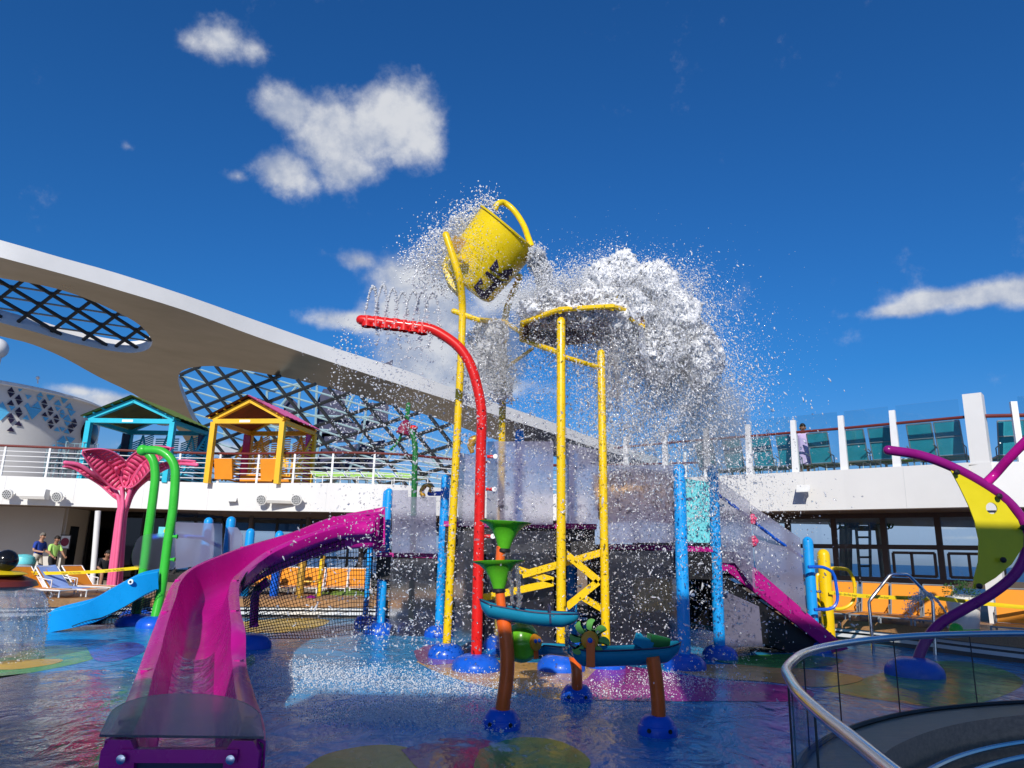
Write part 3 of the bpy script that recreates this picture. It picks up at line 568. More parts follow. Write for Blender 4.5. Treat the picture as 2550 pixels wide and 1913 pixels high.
# panel seams of the parapets
for P_, n0 in ((Lp, 22.0), (Rp, 1.2)):
    s_ = n0
    while s_ < length(P_) - .4:
        p, d = along(P_, s_); q = p + Vector((d.y, -d.x, 0)) * .001; mb = MB(); mb.bar(q + Vector((0, 0, 2.97)), q + Vector((0, 0, 3.93)), .008, .006, d); struct(mb.build('panel_seam', 'grey_lens', smooth=False)); s_ += 2.35
# floodlights and wedge lamps on the parapets
def floodlight(c, lab, nrm_=(0, -1, 0)):
    c = Vector(c); t_ = thing('floodlight', lab, 'lamp', c, 'round white floodlights on the far parapet'); n_ = Vector((0, -1, -.25)).normalized()
    mb = MB(); mb.lathe([(.06, -.10), (.16, -.08), (.195, 0), (.195, .05), (.17, .055)], c + n_ * .16, 20, n_); mb.build('lamp_head', 'white_plastic', t_)
    mb = MB(); mb.lathe([(.165, 0), (.165, .008)], c + n_ * .212, 20, n_); mb.build('lens', 'grey_lens', t_)
    ux = Vector((1, 0, 0)); uy = n_.cross(ux)
    for i, (a, r_) in enumerate([(0, 0)] + [(k * math.pi / 3, .066) for k in range(6)] + [(k * math.pi / 6, .13) for k in range(12)]):
        mb = MB(); mb.lathe([(.021, 0), (.021, .008)], c + n_ * .222 + ux * math.cos(a) * r_ + uy * math.sin(a) * r_, 7, n_); mb.build('diode', 'dark_steel', t_)
    mb = MB(); mb.bar(c + Vector((-.26, -.14, 0)), c + Vector((.26, -.14, 0)), .03, .05); mb.bar(c + Vector((0, .17, 0)), c + n_ * .1, .07, .07); mb.build('bracket', 'white_plastic', t_, smooth=False)
floodlight((-17.63, 25.75, 3.32), 'round white floodlight at the left end of the far parapet'); floodlight((-15.97, 25.90, 3.29), 'round white floodlight between the left lamp box and the pink tree')
floodlight((-8.80, 26.05, 3.38), 'round white floodlight left of the lamp box below the yellow cabana'); floodlight((-7.43, 25.60, 3.38), 'round white floodlight right of the lamp box below the yellow cabana')
for c, lab in (((-16.76, 25.75, 3.31), 'white lamp housing between the two leftmost floodlights'), ((-8.09, 25.80, 3.38), 'white lamp housing below the right side of the yellow cabana')):
    mb = MB(); c = Vector(c); mb.prism([c + Vector((-.44, y, z)) for y, z in ((.1, .17), (.1, -.17), (-.14, -.17), (-.2, -.07), (-.17, .15), (-.12, .18))], (.88, 0, 0)); tag(mb.build('lamp_housing', 'white_plastic', smooth=False), lab, 'lamp')
def wedge(c, rz, lab):
    c = Vector(c); m = Matrix.Rotation(rz, 3, 'Z'); t_ = thing('step_light', lab, 'lamp', c)
    P = [c + m @ Vector(p) for p in ((-.17, .14, .10), (.17, .14, .10), (.24, -.13, -.08), (-.10, -.13, -.08), (-.17, .14, .075), (.17, .14, .075), (.24, -.13, -.105), (-.10, -.13, -.105))]
    mb = MB(); mb.hexa(P[4:] + P[:4]); mb.build('hood', 'white_plastic', t_, smooth=False)
    mb = MB(); mb.box(c + m @ Vector((.02, .09, -.03)), (.3, .06, .1), rz); mb.build('lens', 'grey_lens', t_, smooth=False)
wedge((-10.07, 26.35, 3.37), 0, 'small white hooded lamp on the far parapet left of the green pipe'); wedge((7.51, 18.55, 3.49), rzr, 'small white hooded lamp on the right parapet below the lilac dress')

# ---- white drum house printed with triangles
drum = thing('drum_house', 'white round deck house printed with black and light blue triangles', 'building', (-29.6, 38, 3.75))
mb = MB(); mb.lathe([(6.62, 0), (6.66, 5.0), (6.72, 5.22), (6.86, 5.3), (6.86, 5.38), (6.6, 5.45), (5, 5.75), (.1, 6.0)], (-29.6, 38, 3.75), 64, caps=False); mb.build('wall', 'white_paint', drum, angle=.5)
mb = MB(); ring = [Vector((-29.6 + 7.12 * math.cos(a), 38 + 7.12 * math.sin(a), 8.95)) for a in [i * 2 * math.pi / 72 for i in range(72)]]; mb.tube(ring, .045, 6, closed=True); mb.build('eave_rail', 'white_steel', drum)
for a in range(-95, -8, 9):
    c, s__ = math.cos(R(a)), math.sin(R(a)); mb = MB(); mb.bar((-29.6 + 6.8 * c, 38 + 6.8 * s__, 8.97), (-29.6 + 7.15 * c, 38 + 7.15 * s__, 8.97), .06, .06); mb.build('rail_bracket', 'white_steel', drum, smooth=False)
mb = MB(); pc = Vector((-29.6 + 6.5 * math.cos(R(6)), 38 + 6.5 * math.sin(R(6)), 7.5)); mb.lathe([(.62, -.2), (.62, .45), (.5, .5)], pc, 24, (math.cos(R(4)), math.sin(R(4)), 0)); o = mb.build('porthole', 'black_gloss', drum); 
mb = MB(); mb.tube([(-23.30, 34.50, 9.26), (-23.34, 34.50, 9.50)], .03, 6); mb.ball((-23.35, 34.50, 9.54), .09, 8, 6); mb.build('aerial', 'white_steel', drum)
TRI = [((-24.21, 34.03, 8.83), 'u', 95, 0), ((-24.19, 34.05, 8.55), 'd', 95, 0), ((-24.15, 34.10, 8.20), 'u', 95, 0), ((-23.99, 34.33, 8.53), 'u', 95, 0), ((-23.96, 34.38, 8.25), 'd', 95, 0), ((-23.99, 34.33, 8.89), 'd', 85, 1), ((-24.10, 34.17, 7.92), 'd', 85, 1), ((-23.93, 34.43, 7.92), 'u', 95, 0), ((-23.91, 34.46, 7.64), 'd', 95, 0), ((-24.10, 34.18, 7.58), 'u', 95, 0), ((-24.07, 34.22, 7.30), 'd', 95, 0), ((-23.88, 34.51, 7.27), 'u', 95, 0), ((-24.03, 34.27, 6.94), 'u', 95, 0),
       ((-23.77, 34.69, 8.59), 'd', 85, 1), ((-23.76, 34.72, 8.22), 'u', 85, 1), ((-23.55, 35.12, 8.32), 'u', 125, 1), ((-23.60, 35.01, 7.84), 'd', 225, 1), ((-23.73, 34.77, 7.61), 'u', 85, 1), ((-23.52, 35.18, 8.87), 'u', 80, 1), ((-23.53, 35.16, 8.60), 'd', 80, 1), ((-23.42, 35.42, 8.56), 'u', 80, 0), ((-23.40, 35.46, 8.29), 'd', 80, 0), ((-23.27, 35.79, 8.26), 'u', 75, 0), ((-23.27, 35.81, 7.99), 'd', 75, 0), ((-23.37, 35.54, 7.93), 'u', 78, 0), ((-23.34, 35.62, 7.67), 'd', 78, 1),
       ((-23.33, 35.65, 8.83), 'd', 155, 1), ((-23.17, 36.12, 8.64), 'u', 100, 1), ((-23.09, 36.43, 8.84), 'd', 140, 1), ((-23.16, 36.15, 8.30), 'd', 75, 1), ((-23.08, 36.46, 8.25), 'u', 75, 1), ((-23.00, 36.84, 8.62), 'u', 110, 1), ((-22.97, 37.03, 8.27), 'd', 110, 1), ((-23.16, 36.16, 7.94), 'u', 75, 0), ((-23.15, 36.20, 7.67), 'd', 75, 0), ((-23.23, 35.91, 7.62), 'u', 75, 0), ((-23.22, 35.96, 7.35), 'd', 75, 0), ((-23.08, 36.47, 7.99), 'd', 75, 1), ((-23.00, 36.84, 8.00), 'u', 115, 1), ((-23.00, 36.86, 7.66), 'd', 75, 1), ((-22.93, 37.35, 7.93), 'u', 75, 0), ((-22.95, 37.15, 7.62), 'u', 75, 0), ((-22.93, 37.39, 7.66), 'd', 75, 0), ((-22.95, 37.19, 7.34), 'd', 75, 0),
       ((-23.12, 36.32, 7.30), 'u', 75, 1), ((-23.04, 36.62, 7.33), 'd', 75, 1), ((-22.98, 36.95, 7.30), 'u', 75, 1), ((-23.01, 36.78, 6.85), 'u', 140, 1), ((-22.94, 37.28, 6.87), 'd', 120, 1), ((-24.36, 33.83, 7.96), 'u', 170, 1), ((-24.32, 33.87, 7.50), 'd', 190, 1), ((-23.02, 36.73, 6.39), 'd', 120, 1), ((-23.12, 36.31, 6.42), 'u', 75, 1)]
for p, ud, s0, k in TRI:
    c = Vector(p); n_ = Vector((c.x + 29.6, c.y - 38, 0)).normalized(); tx = Vector((0, 0, 1)).cross(n_); h = s0 * .1808 * c.y / 1790 * .46; fx = max(.35, abs(n_.dot(Vector((-c.x, -c.y, 0)).normalized())))
    rr_ = 6.69; c = Vector((-29.6, 38, c.z)) + n_ * rr_; sg = 1 if ud == 'u' else -1
    pts = [c + tx * (-h / fx) + Vector((0, 0, -sg * h * .8)), c + tx * (h / fx) + Vector((0, 0, -sg * h * .8)), c + Vector((0, 0, sg * h * .8))]
    pts = [Vector((-29.6, 38, q.z)) + Vector((q.x + 29.6, q.y - 38, 0)).normalized() * rr_ for q in pts]
    mb = MB(); mb.prism(pts, n_ * .02); mb.build('painted_triangle', 'print_blue' if k else 'print_dark', drum, smooth=False)
mb = MB(); mb.ball((-35.68, 48.00, 14.64), .72, 20, 12); mb.lathe([(.35, -1.4), (.4, -.4)], (-35.68, 48.00, 14.64), 12); tag(mb.build('radome', 'white_paint'), 'white ball-shaped antenna dome below the canopy at the left edge', 'antenna')

# ---- cabanas
def cabana(name, label, loc, rz, W, cols):
    frame, roofL, roofR, under, slat, curtain = cols; Dp, E, H = 2.7, 2.25, 3.05; loc = Vector(loc); m = Matrix.Rotation(rz, 3, 'Z')
    t_ = thing(name, label, 'cabana', loc); w = W / 2; X = lambda x, y, z: loc + m @ Vector((x, y, z))
    for x, y in ((-w, 0), (w, 0), (-w, Dp), (w, Dp)): mb = MB(); mb.bar(X(x, y, 0), X(x, y, E), .19, .19, m @ Vector((0, 1, 0))); mb.build('post', frame, t_, smooth=False)
    for y in (0, Dp): mb = MB(); mb.bar(X(-w, y - .003, E + .02), X(w, y - .003, E + .02), .17, .17); mb.build('tie_beam', frame, t_, smooth=False)
    for x in (-w, w): mb = MB(); mb.bar(X(x, .05, E + .015), X(x, Dp - .05, E + .015), .15, .15); mb.build('side_beam', frame, t_, smooth=False)
    for y in (0, Dp):
        for s in (-1, 1): mb = MB(); mb.bar(X(s * (w + .05), y, E + .10), X(0, y, H), .165, .15); mb.build('rafter', frame, t_, smooth=False)
    for s, mt in ((-1, roofL), (1, roofR)):
        a, b, c, d = (X(s * (w + .22), -.3, E + .16), X(s * (w + .22), Dp + .3, E + .16), X(0, Dp + .3, H + .17), X(0, -.3, H + .17))
        mb = MB(); nn_ = 18; rows = []
        for i in range(nn_ + 1): rows.append([a.lerp(b, i / nn_) + Vector((0, 0, .022 * (i % 2))), d.lerp(c, i / nn_) + Vector((0, 0, .022 * (i % 2)))])
        mb.grid(rows); mb.grid([[q - Vector((0, 0, .03)) for q in r_] for r_ in rows]); rp = mb.build('roof_sheet', mt, t_, smooth=False)
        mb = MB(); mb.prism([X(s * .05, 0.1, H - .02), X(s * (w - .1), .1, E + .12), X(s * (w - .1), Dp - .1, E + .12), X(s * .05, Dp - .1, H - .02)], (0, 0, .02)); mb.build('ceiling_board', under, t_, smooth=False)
        for k in range(5): q = X(s * (w + .1 - k * w / 5), -.02, E + .13 + k * (H - E) / 5); mb = MB(); mb.bar(q + m @ Vector((0, -.2, 0)), q + m @ Vector((0, .3, 0)), .05, .05); mb.build('purlin', frame, t_, smooth=False)
    for k, (x0, x1) in enumerate(((-w + .1, -w / 3), (-w / 3, w / 3), (w / 3, w - .1))):
        mb = MB(); nS = 17; sg = 1 if k % 2 else -1
        for i in range(nS): z = .5 + i * (E - .75) / nS; mb.bar(X(x0 + .05, Dp - .02, z + .09 * sg), X(x1 - .05, Dp - .02, z + .2 - .09 * sg), .02, .05)
        for a_, b_ in ((x0, x1), (x1, x0)): mb.bar(X(a_, Dp - .05, .35), X((a_ + b_) / 2, Dp - .05, E - .1), .05, .06)
        mb.build('slat_screen', slat, t_, smooth=False)
    for s in (-1, 1):
        mb = MB(); tri = [X(s * w, Dp - .1, .2), X(s * w, Dp - .1, E - .1), X(s * w, Dp * .35, .2)]
        for i in range(16): f = (i + .5) / 16; mb.bar(tri[0].lerp(tri[1], f), tri[2].lerp(tri[1], f), .03, .06)
        mb.bar(tri[2], tri[1], .06, .08); mb.build('side_slats', slat, t_, smooth=False)
        mb = MB(); mb.box(X(s * (w - .04), Dp - .32, 1.2), (.05, .5, 1.9), rz); mb.build('side_panel', curtain, t_, smooth=False)
        mb = MB(); mb.box(X(s * (w - .45), .25, .55), (.7, .10, .75), rz, .25); mb.build('chair_back', 'orange_mesh' if frame == 'cabin_yellow' else 'teal_mesh', t_, smooth=False)
    mb = MB(); mb.box(X(0, Dp - .6, .35), (W - .6, .8, .22), rz); mb.build('bench', 'orange_mesh' if frame == 'cabin_yellow' else 'navy', t_, smooth=False)
    mb = MB(); mb.box(X(-.1, -.09, E + .02), (.42, .01, .09), rz); mb.build('name_plate', 'white_ink', t_, smooth=False)
    mb = MB(); mb.lathe([(.1, .5), (.06, .45), (.05, .2), (.28, .12), (.3, .05), (.2, 0)], X(.55, 1.2, E + .1), 14); mb.build('ceiling_fan', 'white_plastic', t_)
    mb = MB(); mb.box(X(w - .09, .12, 1.75), (.14, .05, .7), rz); mb.build('speaker', 'dark_steel', t_, smooth=False)
    return t_
cabana('beach_cabana', 'yellow framed cabana with pink corrugated roof on the far deck', (-9.66, 26.12, 3.91), -.16, 2.72, ('cabin_yellow', 'maroon_plate', 'pink_roof', 'roof_under', 'cabin_yellow', 'magenta_flat'))
cabana('beach_cabana', 'turquoise framed cabana with green roof on the far deck', (-14.27, 26.71, 3.91), -.06, 3.25, ('cabin_blue', 'green_roof', 'green_roof', 'roof_under_green', 'cabin_blue', 'navy'))
# blankets on the bench
for x, mname, lab in (((-10.79, 28.60, 4.31), 'towel_blue', 'pale blue folded towel in the yellow cabana'), ((-10.27, 29.00, 4.41), 'orange_mesh', 'orange cushion in the yellow cabana'), ((-9.90, 29.00, 4.44), 'towel_white', 'white towel heaped in the yellow cabana')):
    mb = MB(); mb.ball(x, (.24, .18, .16), 12, 8); tag(mb.build('towel', mname), lab, 'towel')

# ---- loungers (local: head towards -x, foot towards +x)
def lounger_mesh(fabric, frame, up=R(52), L=1.85, back=.78, W=.62, h=.33):
    parts = {}
    f = MB()
    for s in (-1, 1):
        y = s * W / 2
        f.tube([(back * .02, y, h), (L - back, y, h), (L - back, y, .02)], .018, 6); f.tube([(.15, y, h), (.15, y, .02)], .018, 6)
    for x in (.0, .5, L - back): f.tube([(x, -W / 2, h), (x, W / 2, h)], .016, 6)
    parts['frame'] = (f, frame)
    b = MB(); c, s_ = math.cos(up), math.sin(up)
    P = lambda u, y, o=0: (-u * c - o * s_, y, h + u * s_ - o * c)
    for s in (-1, 1): b.tube([P(0, s * W / 2), P(back, s * W / 2)], .018, 6)
    b.tube([P(back, -W / 2), P(back, W / 2)], .018, 6); b.tube([P(back * .55, -W / 2, .02), P(back * .55, W / 2, .02)], .014, 6); parts['back_frame'] = (b, frame)
    bs = MB(); bs.hexa([P(.02, -W / 2 + .015, .006), P(.02, W / 2 - .015, .006), P(back - .02, W / 2 - .015, .006), P(back - .02, -W / 2 + .015, .006), P(.02, -W / 2 + .015, -.006), P(.02, W / 2 - .015, -.006), P(back - .02, W / 2 - .015, -.006), P(back - .02, -W / 2 + .015, -.006)]); parts['backrest'] = (bs, fabric)
    st = MB(); st.box(((L - back) / 2, 0, h + .005), (L - back - .04, W - .03, .012)); parts['seat'] = (st, fabric)
    for s in (-1, 1):
        ar = MB(); ar.tube([(.1, s * (W / 2 + .02), h), (.1, s * (W / 2 + .02), h + .19), (-.12, s * (W / 2 + .02), h + .21), (-.3, s * (W / 2 + .02), h + .25)], .014, 6)
        parts['arm_rest' if s < 0 else 'arm_rest.001'] = (ar, frame)
    return parts
def make_lounger(name, label, group, fabric, frame, **kw):
    t_ = thing(name, label, 'lounger', (0, 0, 0), group)
    for k, (mb, m_) in lounger_mesh(fabric, frame, **kw).items(): mb.build(k, m_, t_)
    return t_
def place(proto, spots, flag=[]):
    for i, (loc, rz, lab) in enumerate(spots):
        if i == 0: proto.location = loc; proto.rotation_euler = (0, 0, rz); proto['label'] = lab
        else: copy_tree(proto, None, loc, rz, lab)
order = ['first', 'second', 'third', 'fourth', 'fifth', 'sixth', 'seventh', 'eighth', 'ninth', 'tenth', 'eleventh']
pr_ = make_lounger('sun_lounger', '', 'lime green loungers on the far upper deck', 'lime_mesh', 'white_steel', up=R(25), W=.6)
place(pr_, [(((-7.02, 25.28, 3.91)[0] + i * .655, 27.15 - .06 * i, 3.91), R(-60), 'lime green lounger on the far deck, %s from the yellow cabana' % order[i]) for i in range(6)])
pr_ = make_lounger('sun_lounger', '', 'orange loungers on the wooden walk at the left', 'orange_mesh', 'white_steel', up=R(46), back=.66, L=1.75, h=.17)
place(pr_, [((-10.96, 17.30, 0.38), R(-14), 'orange lounger with a white bundle on its seat'), ((-10.58, 17.70, 0.39), R(-14), 'orange lounger draped with a pale blue towel'), ((-11.79, 17.10, 0.37), R(-14), 'orange lounger at the left edge of the picture'), ((-10.74, 19.00, 0.39), R(-14), 'orange lounger half hidden behind the blue-towelled lounger')])
for o in [x for x in COL.objects if x.get('group') == 'orange loungers on the wooden walk at the left']: o.location.z = .45
spots = [(p, R(-92 + 4 * k), 'orange lounger seen through the black net, %s from the left' % order[k]) for k, p in enumerate([(-6.90, 21.20, 0.44), (-6.27, 21.40, 0.45), (-5.64, 21.60, 0.45), (-4.99, 21.80, 0.46), (-4.35, 22.00, 0.46)])]
pr_ = make_lounger('sun_lounger', '', 'orange loungers behind the black net', 'orange_mesh', 'white_steel', up=R(56), back=.62, L=1.75, h=.17)
place(pr_, [((l[0], l[1], .45), r_, n_) for l, r_, n_ in spots])
pr_ = make_lounger('sun_lounger', '', 'orange loungers in front of the sea windows', 'orange_mesh', 'grey_steel', up=R(68), back=.70, L=1.8, h=.14, W=.56)
place(pr_, [((l[0], l[1], .45), R(-128), n_) for l, n_ in (((7.70, 17.10, 0.78), 'orange lounger behind the yellow loop rail'), ((8.17, 16.60, 0.82), 'orange lounger left of the bent chrome handrail'), ((8.57, 16.10, 0.86), 'orange lounger right of the bent chrome handrail'), ((9.00, 15.60, 0.90), 'orange lounger left of the white planter'), ((9.73, 14.40, 0.92), 'orange lounger at the right edge behind the purple pipe'))])
pr_ = make_lounger('sun_lounger', '', 'teal loungers on the right upper deck', 'teal_mesh', 'grey_steel', up=R(74), back=.82, W=.54)
names = ['teal lounger furthest into the splash behind the glass', 'teal lounger second from the left behind the splash', 'teal lounger third from the left, half veiled by spray', 'teal lounger left of the person in lilac', 'teal lounger right of the person in lilac', 'teal lounger just right of the post beyond the lilac dress', 'teal lounger between two posts above the purple pipe tip', 'teal lounger above the bend of the purple pipe', 'teal lounger mostly hidden by the white column', 'teal lounger right of the white column', 'teal lounger behind the left blue post']
xs = [(1764, 1), (1832, 1), (1904, 1), (1968, 1), (2046, 1), (2132, 1), (2202, 1), (2302, 1), (2370, 1)]
Rb = resample(shift(Rp, .75), .03); sp_ = []
for k, (x, _) in enumerate(xs):
    rx_ = (x - 1275) / 1790 / math.cos(PITCH); p = min(Rb, key=lambda q: abs(q.x / q.y - rx_ * .985)); sp_.append(((p.x, p.y, 3.91), rzr + R(88), names[k]))
sp_.append(((11.9, 16.9, 3.91), R(70), names[9])); place(pr_, sp_)
pr_ = make_lounger('sun_lounger', '', 'lime green loungers low behind the right glass rail', 'lime_mesh', 'white_steel', up=R(5), W=.62)
place(pr_, [((6.6 + k * 1.0, 21.4 - k * .9, 3.91), rzr, 'flat lime green lounger behind the teal ones, %s from the left' % order[k]) for k in range(4)])

# ---- stacked wire chairs beside the turquoise cabana
def wire_chair(i, loc, lab):
    t_ = thing('wire_chair', lab, 'chair', loc, 'grey wire chairs stacked beside the turquoise cabana'); loc = Vector(loc)
    arc = [loc + Vector((.27 * math.cos(a), .27 * math.sin(a), .66)) for a in [R(-40 + k * 20) for k in range(14)]]
    mb = MB(); mb.tube(arc, .014, 5); mb.tube([p - Vector((0, 0, .2)) for p in arc], .012, 5)
    for p in arc[::2]: mb.tube([p, p - Vector((0, 0, .24))], .01, 5)
    mb.build('back_frame', 'teal_frame', t_)
    mb = MB(); mb.lathe([(.24, 0), (.26, .02), (.24, .04)], loc + Vector((0, 0, .4)), 14); mb.build('seat', 'teal_frame', t_)
    for a in (45, 135, 225, 315): mb = MB(); mb.tube([loc + Vector((.2 * math.cos(R(a)), .2 * math.sin(R(a)), .4)), loc + Vector((.26 * math.cos(R(a)), .26 * math.sin(R(a)), 0))], .012, 5); mb.build('leg', 'teal_frame', t_)
    return t_
c0 = wire_chair(0, (-17.00, 26.81, 3.91), 'grey wire chair, bottom of the left stack by the turquoise cabana')
lv = ['bottom', 'second', 'third', 'fourth', 'top']
for sx, sn, nst in ((0, 'left', 4), (.62, 'middle', 5), (1.2, 'right', 5)):
    for k in range(nst):
        if sx == 0 and k == 0: continue
        copy_tree(c0, None, c0.location + Vector((sx, .1 * sx, .19 * k)), R(20 * sx + 6 * k), 'grey wire chair, %s of the %s stack by the turquoise cabana' % (lv[k] if k < nst - 1 else 'top', sn))

# ---- navy panels and teal truss of the screen frame beyond the lattice
scr = thing('screen_frame', 'teal tubular frame with jagged navy panels seen through the lattice', 'frame', (-11.21, 47.00, 6.24))
for P in ([(-15.22, 47.00, 11.90), (-13.94, 47.00, 10.83), (-14.31, 47.00, 9.93), (-15.09, 47.00, 10.02)], [(-12.61, 47.00, 12.16), (-11.09, 47.00, 12.00), (-11.08, 47.00, 10.50), (-10.08, 47.00, 9.60), (-10.12, 47.00, 9.17), (-12.49, 47.00, 8.90), (-12.97, 47.00, 8.97), (-12.86, 47.00, 10.72), (-13.07, 47.00, 11.05)], [(-10.15, 47.00, 11.29), (-8.21, 47.00, 11.25), (-8.17, 47.00, 9.71), (-10.05, 47.00, 9.31), (-9.92, 47.00, 9.99), (-9.29, 47.00, 10.54), (-9.53, 47.00, 10.87)], [(-12.42, 47.00, 8.10), (-8.29, 47.00, 8.79), (-8.25, 47.00, 6.97), (-10.99, 47.00, 6.69), (-12.82, 47.00, 6.64)], [(-13.29, 47.00, 9.04), (-10.13, 47.00, 9.23), (-10.22, 47.00, 8.64), (-13.50, 47.00, 8.39)], [(-15.22, 47.00, 9.72), (-14.14, 47.00, 9.61), (-13.52, 47.00, 8.66), (-14.60, 47.00, 8.79)], [(-8.64, 47.00, 14.02), (-8.11, 47.00, 14.28), (-8.16, 47.00, 13.78), (-8.52, 47.00, 13.82)]):
    mb = MB(); mb.prism(P, (0, .12, 0)); mb.build('navy_panel', 'navy', scr, smooth=False)
for P in ([(-16.23, 46.60, 11.78), (-16.13, 46.60, 10.83)], [(-14.08, 46.60, 12.38), (-14.01, 46.60, 9.94)], [(-12.97, 46.60, 12.55), (-12.66, 46.60, 6.68)], [(-10.82, 46.60, 11.78), (-10.92, 46.60, 10.97)], [(-9.55, 46.60, 11.54), (-9.64, 46.60, 9.12)], [(-16.23, 46.60, 11.78), (-14.08, 46.60, 12.38)], [(-17.85, 46.60, 10.79), (-13.82, 46.60, 10.22)], [(-13.82, 46.60, 10.22), (-9.06, 46.60, 10.20)], [(-16.65, 46.60, 9.47), (-11.89, 46.60, 9.27)], [(-15.21, 46.60, 10.85), (-14.16, 46.60, 12.38)], [(-10.49, 46.60, 11.66), (-10.88, 46.60, 10.43)], [(-18.98, 46.60, 10.22), (-18.66, 46.60, 8.62)], [(-15.42, 46.60, 10.31), (-15.28, 46.60, 8.44)], [(-18.81, 46.60, 9.95), (-15.34, 46.60, 9.51)], [(-9.64, 46.60, 9.12), (-10.38, 46.60, 6.73)], [(-10.67, 46.60, 7.77), (-10.88, 46.60, 6.46)], [(-8.93, 46.60, 8.34), (-7.40, 46.60, 6.81)], [(-7.48, 46.60, 8.12), (-8.68, 46.60, 6.52)], [(-12.66, 46.60, 6.68), (-12.41, 46.60, 9.18)], [(-5.95, 46.60, 8.95), (-4.68, 46.60, 7.01)], [(-4.68, 46.60, 7.01), (-3.71, 46.60, 8.74)]):
    mb = MB(); mb.tube(P, .085, 6); mb.build('frame_tube', 'teal_frame', scr)

# ================================================================== UNDER THE FAR DECK
mb = MB(); mb.box((-22.0, 29.1, 1.6), (8.8, .2, 2.85)); struct(mb.build('wall', 'cream_wall', smooth=False), 'pale interior wall behind the two walking men')
mb = MB(); mb.box((-17.75, 30.25, 1.6), (.2, 2.3, 2.85), .12); struct(mb.build('wall', 'cream_wall', smooth=False), 'pale return wall with the dark door')
mb = MB(); mb.box((-26.5, 26.9, 1.6), (4.4, .2, 2.85)); struct(mb.build('wall', 'cream_wall', smooth=False), 'pale wall at the left edge under the far deck')
pf = thing('wall_poster', 'black framed poster with a dark red disc on the pale wall', 'poster', (-17.34, 28.95, 1.70))
c = Vector((-17.34, 28.95, 1.70)); mb = MB(); mb.box(c, (.42, .05, .56)); mb.build('frame', 'black', pf, smooth=False)
mb = MB(); mb.box(c + Vector((0, -.03, 0)), (.34, .02, .48)); mb.build('print', 'white_ink', pf, smooth=False)
mb = MB(); mb.lathe([(.16, 0), (.16, .012)], c + Vector((0, -.042, 0)), 24, (0, -1, 0)); mb.build('disc', 'poster_red', pf)
dd = thing('door', 'dark glazed door in the pale return wall', 'door', (-16.91, 29.60, 0.32)); mb = MB(); mb.box((-17.63, 29.85, 1.3), (.08, .75, 2.05), .12); mb.build('door_leaf', 'dark_glass', dd, smooth=False)
mb = MB(); mb.box((-17.67, 29.86, 1.32), (.06, .88, 2.15), .12); mb.build('frame', 'black', dd, smooth=False)
mb = MB(); mb.tube([(-13.85, 25.00, 0.28), (-14.04, 25.00, 2.76)], .09, 12); tag(mb.build('round_column', 'white_paint'), 'slim white round column left of the pink tree', 'column')
# bins
for i, (p, m_, lab) in enumerate((((-17.64, 26.30, 0.68), 'white_plastic', 'white rounded towel bin with blue lid at the left edge'), ((-17.32, 26.60, 0.71), 'teal_frame', 'turquoise rounded towel bin beside the walking man'))):
    t_ = thing('towel_bin', lab, 'bin', (p[0], p[1], .2)); mb = MB(); mb.lathe([(.30, 0), (.36, .55), (.36, .7)], (p[0], p[1], .2), 20); mb.build('body', m_, t_)
    mb = MB(); mb.lathe([(.37, 0), (.38, .1), (.33, .24), (.2, .32), (.03, .34)], (p[0], p[1], .9), 20); mb.build('lid', 'sign_cyan' if i else 'deep_blue', t_)
# dark window wall and braced glazing
gw = thing('window_wall', 'dark glass wall behind the pink tree under the far deck', 'window', (-16, 31, .2)); 
mb = MB(); mb.box((-16.0, 31.0, 1.6), (3.4, .05, 2.8)); mb.build('pane', 'dark_glass', gw, smooth=False)
mb = MB(); mb.box((-16.0, 31.4, 1.6), (3.6, .06, 2.84)); mb.build('inner_blind', 'black', gw, smooth=False)
for x in (-17.6, -16.5, -15.4, -14.35): mb = MB(); mb.box((x, 30.94, 1.6), (.07, .09, 2.8)); mb.build('mullion', 'black', gw, smooth=False)
gw = thing('window_wall', 'braced sea window behind the pink slide under the far deck', 'window', (-6, 30.5, .2))
xs = [-14.2, -13.0, -11.8, -10.6, -9.6, -8.6, -7.6, -6.6, -5.6, -4.6, -3.6, -2.6]
for a, b in zip(xs, xs[1:]): mb = MB(); mb.box(((a + b) / 2, 30.5, 1.5), (b - a - .08, .02, 2.5)); mb.build('pane', 'clear_glass', gw, smooth=False)
for x in xs: mb = MB(); mb.box((x, 30.46, 1.56), (.09, .09, 2.72)); mb.build('mullion', 'black', gw, smooth=False)
for z in (.55, 1.35, 2.75): mb = MB(); mb.box((-8.4, 30.4, z), (11.7, .08, .16 if z > 2 else .1)); mb.build('transom', 'black', gw, smooth=False)
for a, b in ((-13.6, -12.2), (-10.8, -11.9), (-9.6, -8.2), (-7.2, -8.4), (-6.4, -5.2), (-4.3, -5.4)): mb = MB(); mb.bar((a, 30.3, .6), (b, 30.3, 2.8), .09, .09); mb.build('brace', 'black', gw, smooth=False)
for x in (-9.9, -7.7, -5.6, -3.6): mb = MB(); mb.tube([(x, 28.2, .2), (x, 28.2, 2.95)], .09, 10); tag(mb.build('deck_pillar', 'brown_metal'), 'brown deck pillar behind the pink slide, %s from the left' % order[[-9.9, -7.7, -5.6, -3.6].index(x)], 'column', 'brown pillars under the far deck')
mb = MB(); mb.box((.4, 30.5, 1.5), (6.2, .2, 2.9)); struct(mb.build('wall', 'soffit_brown', smooth=False), 'dark wall behind the play tower')

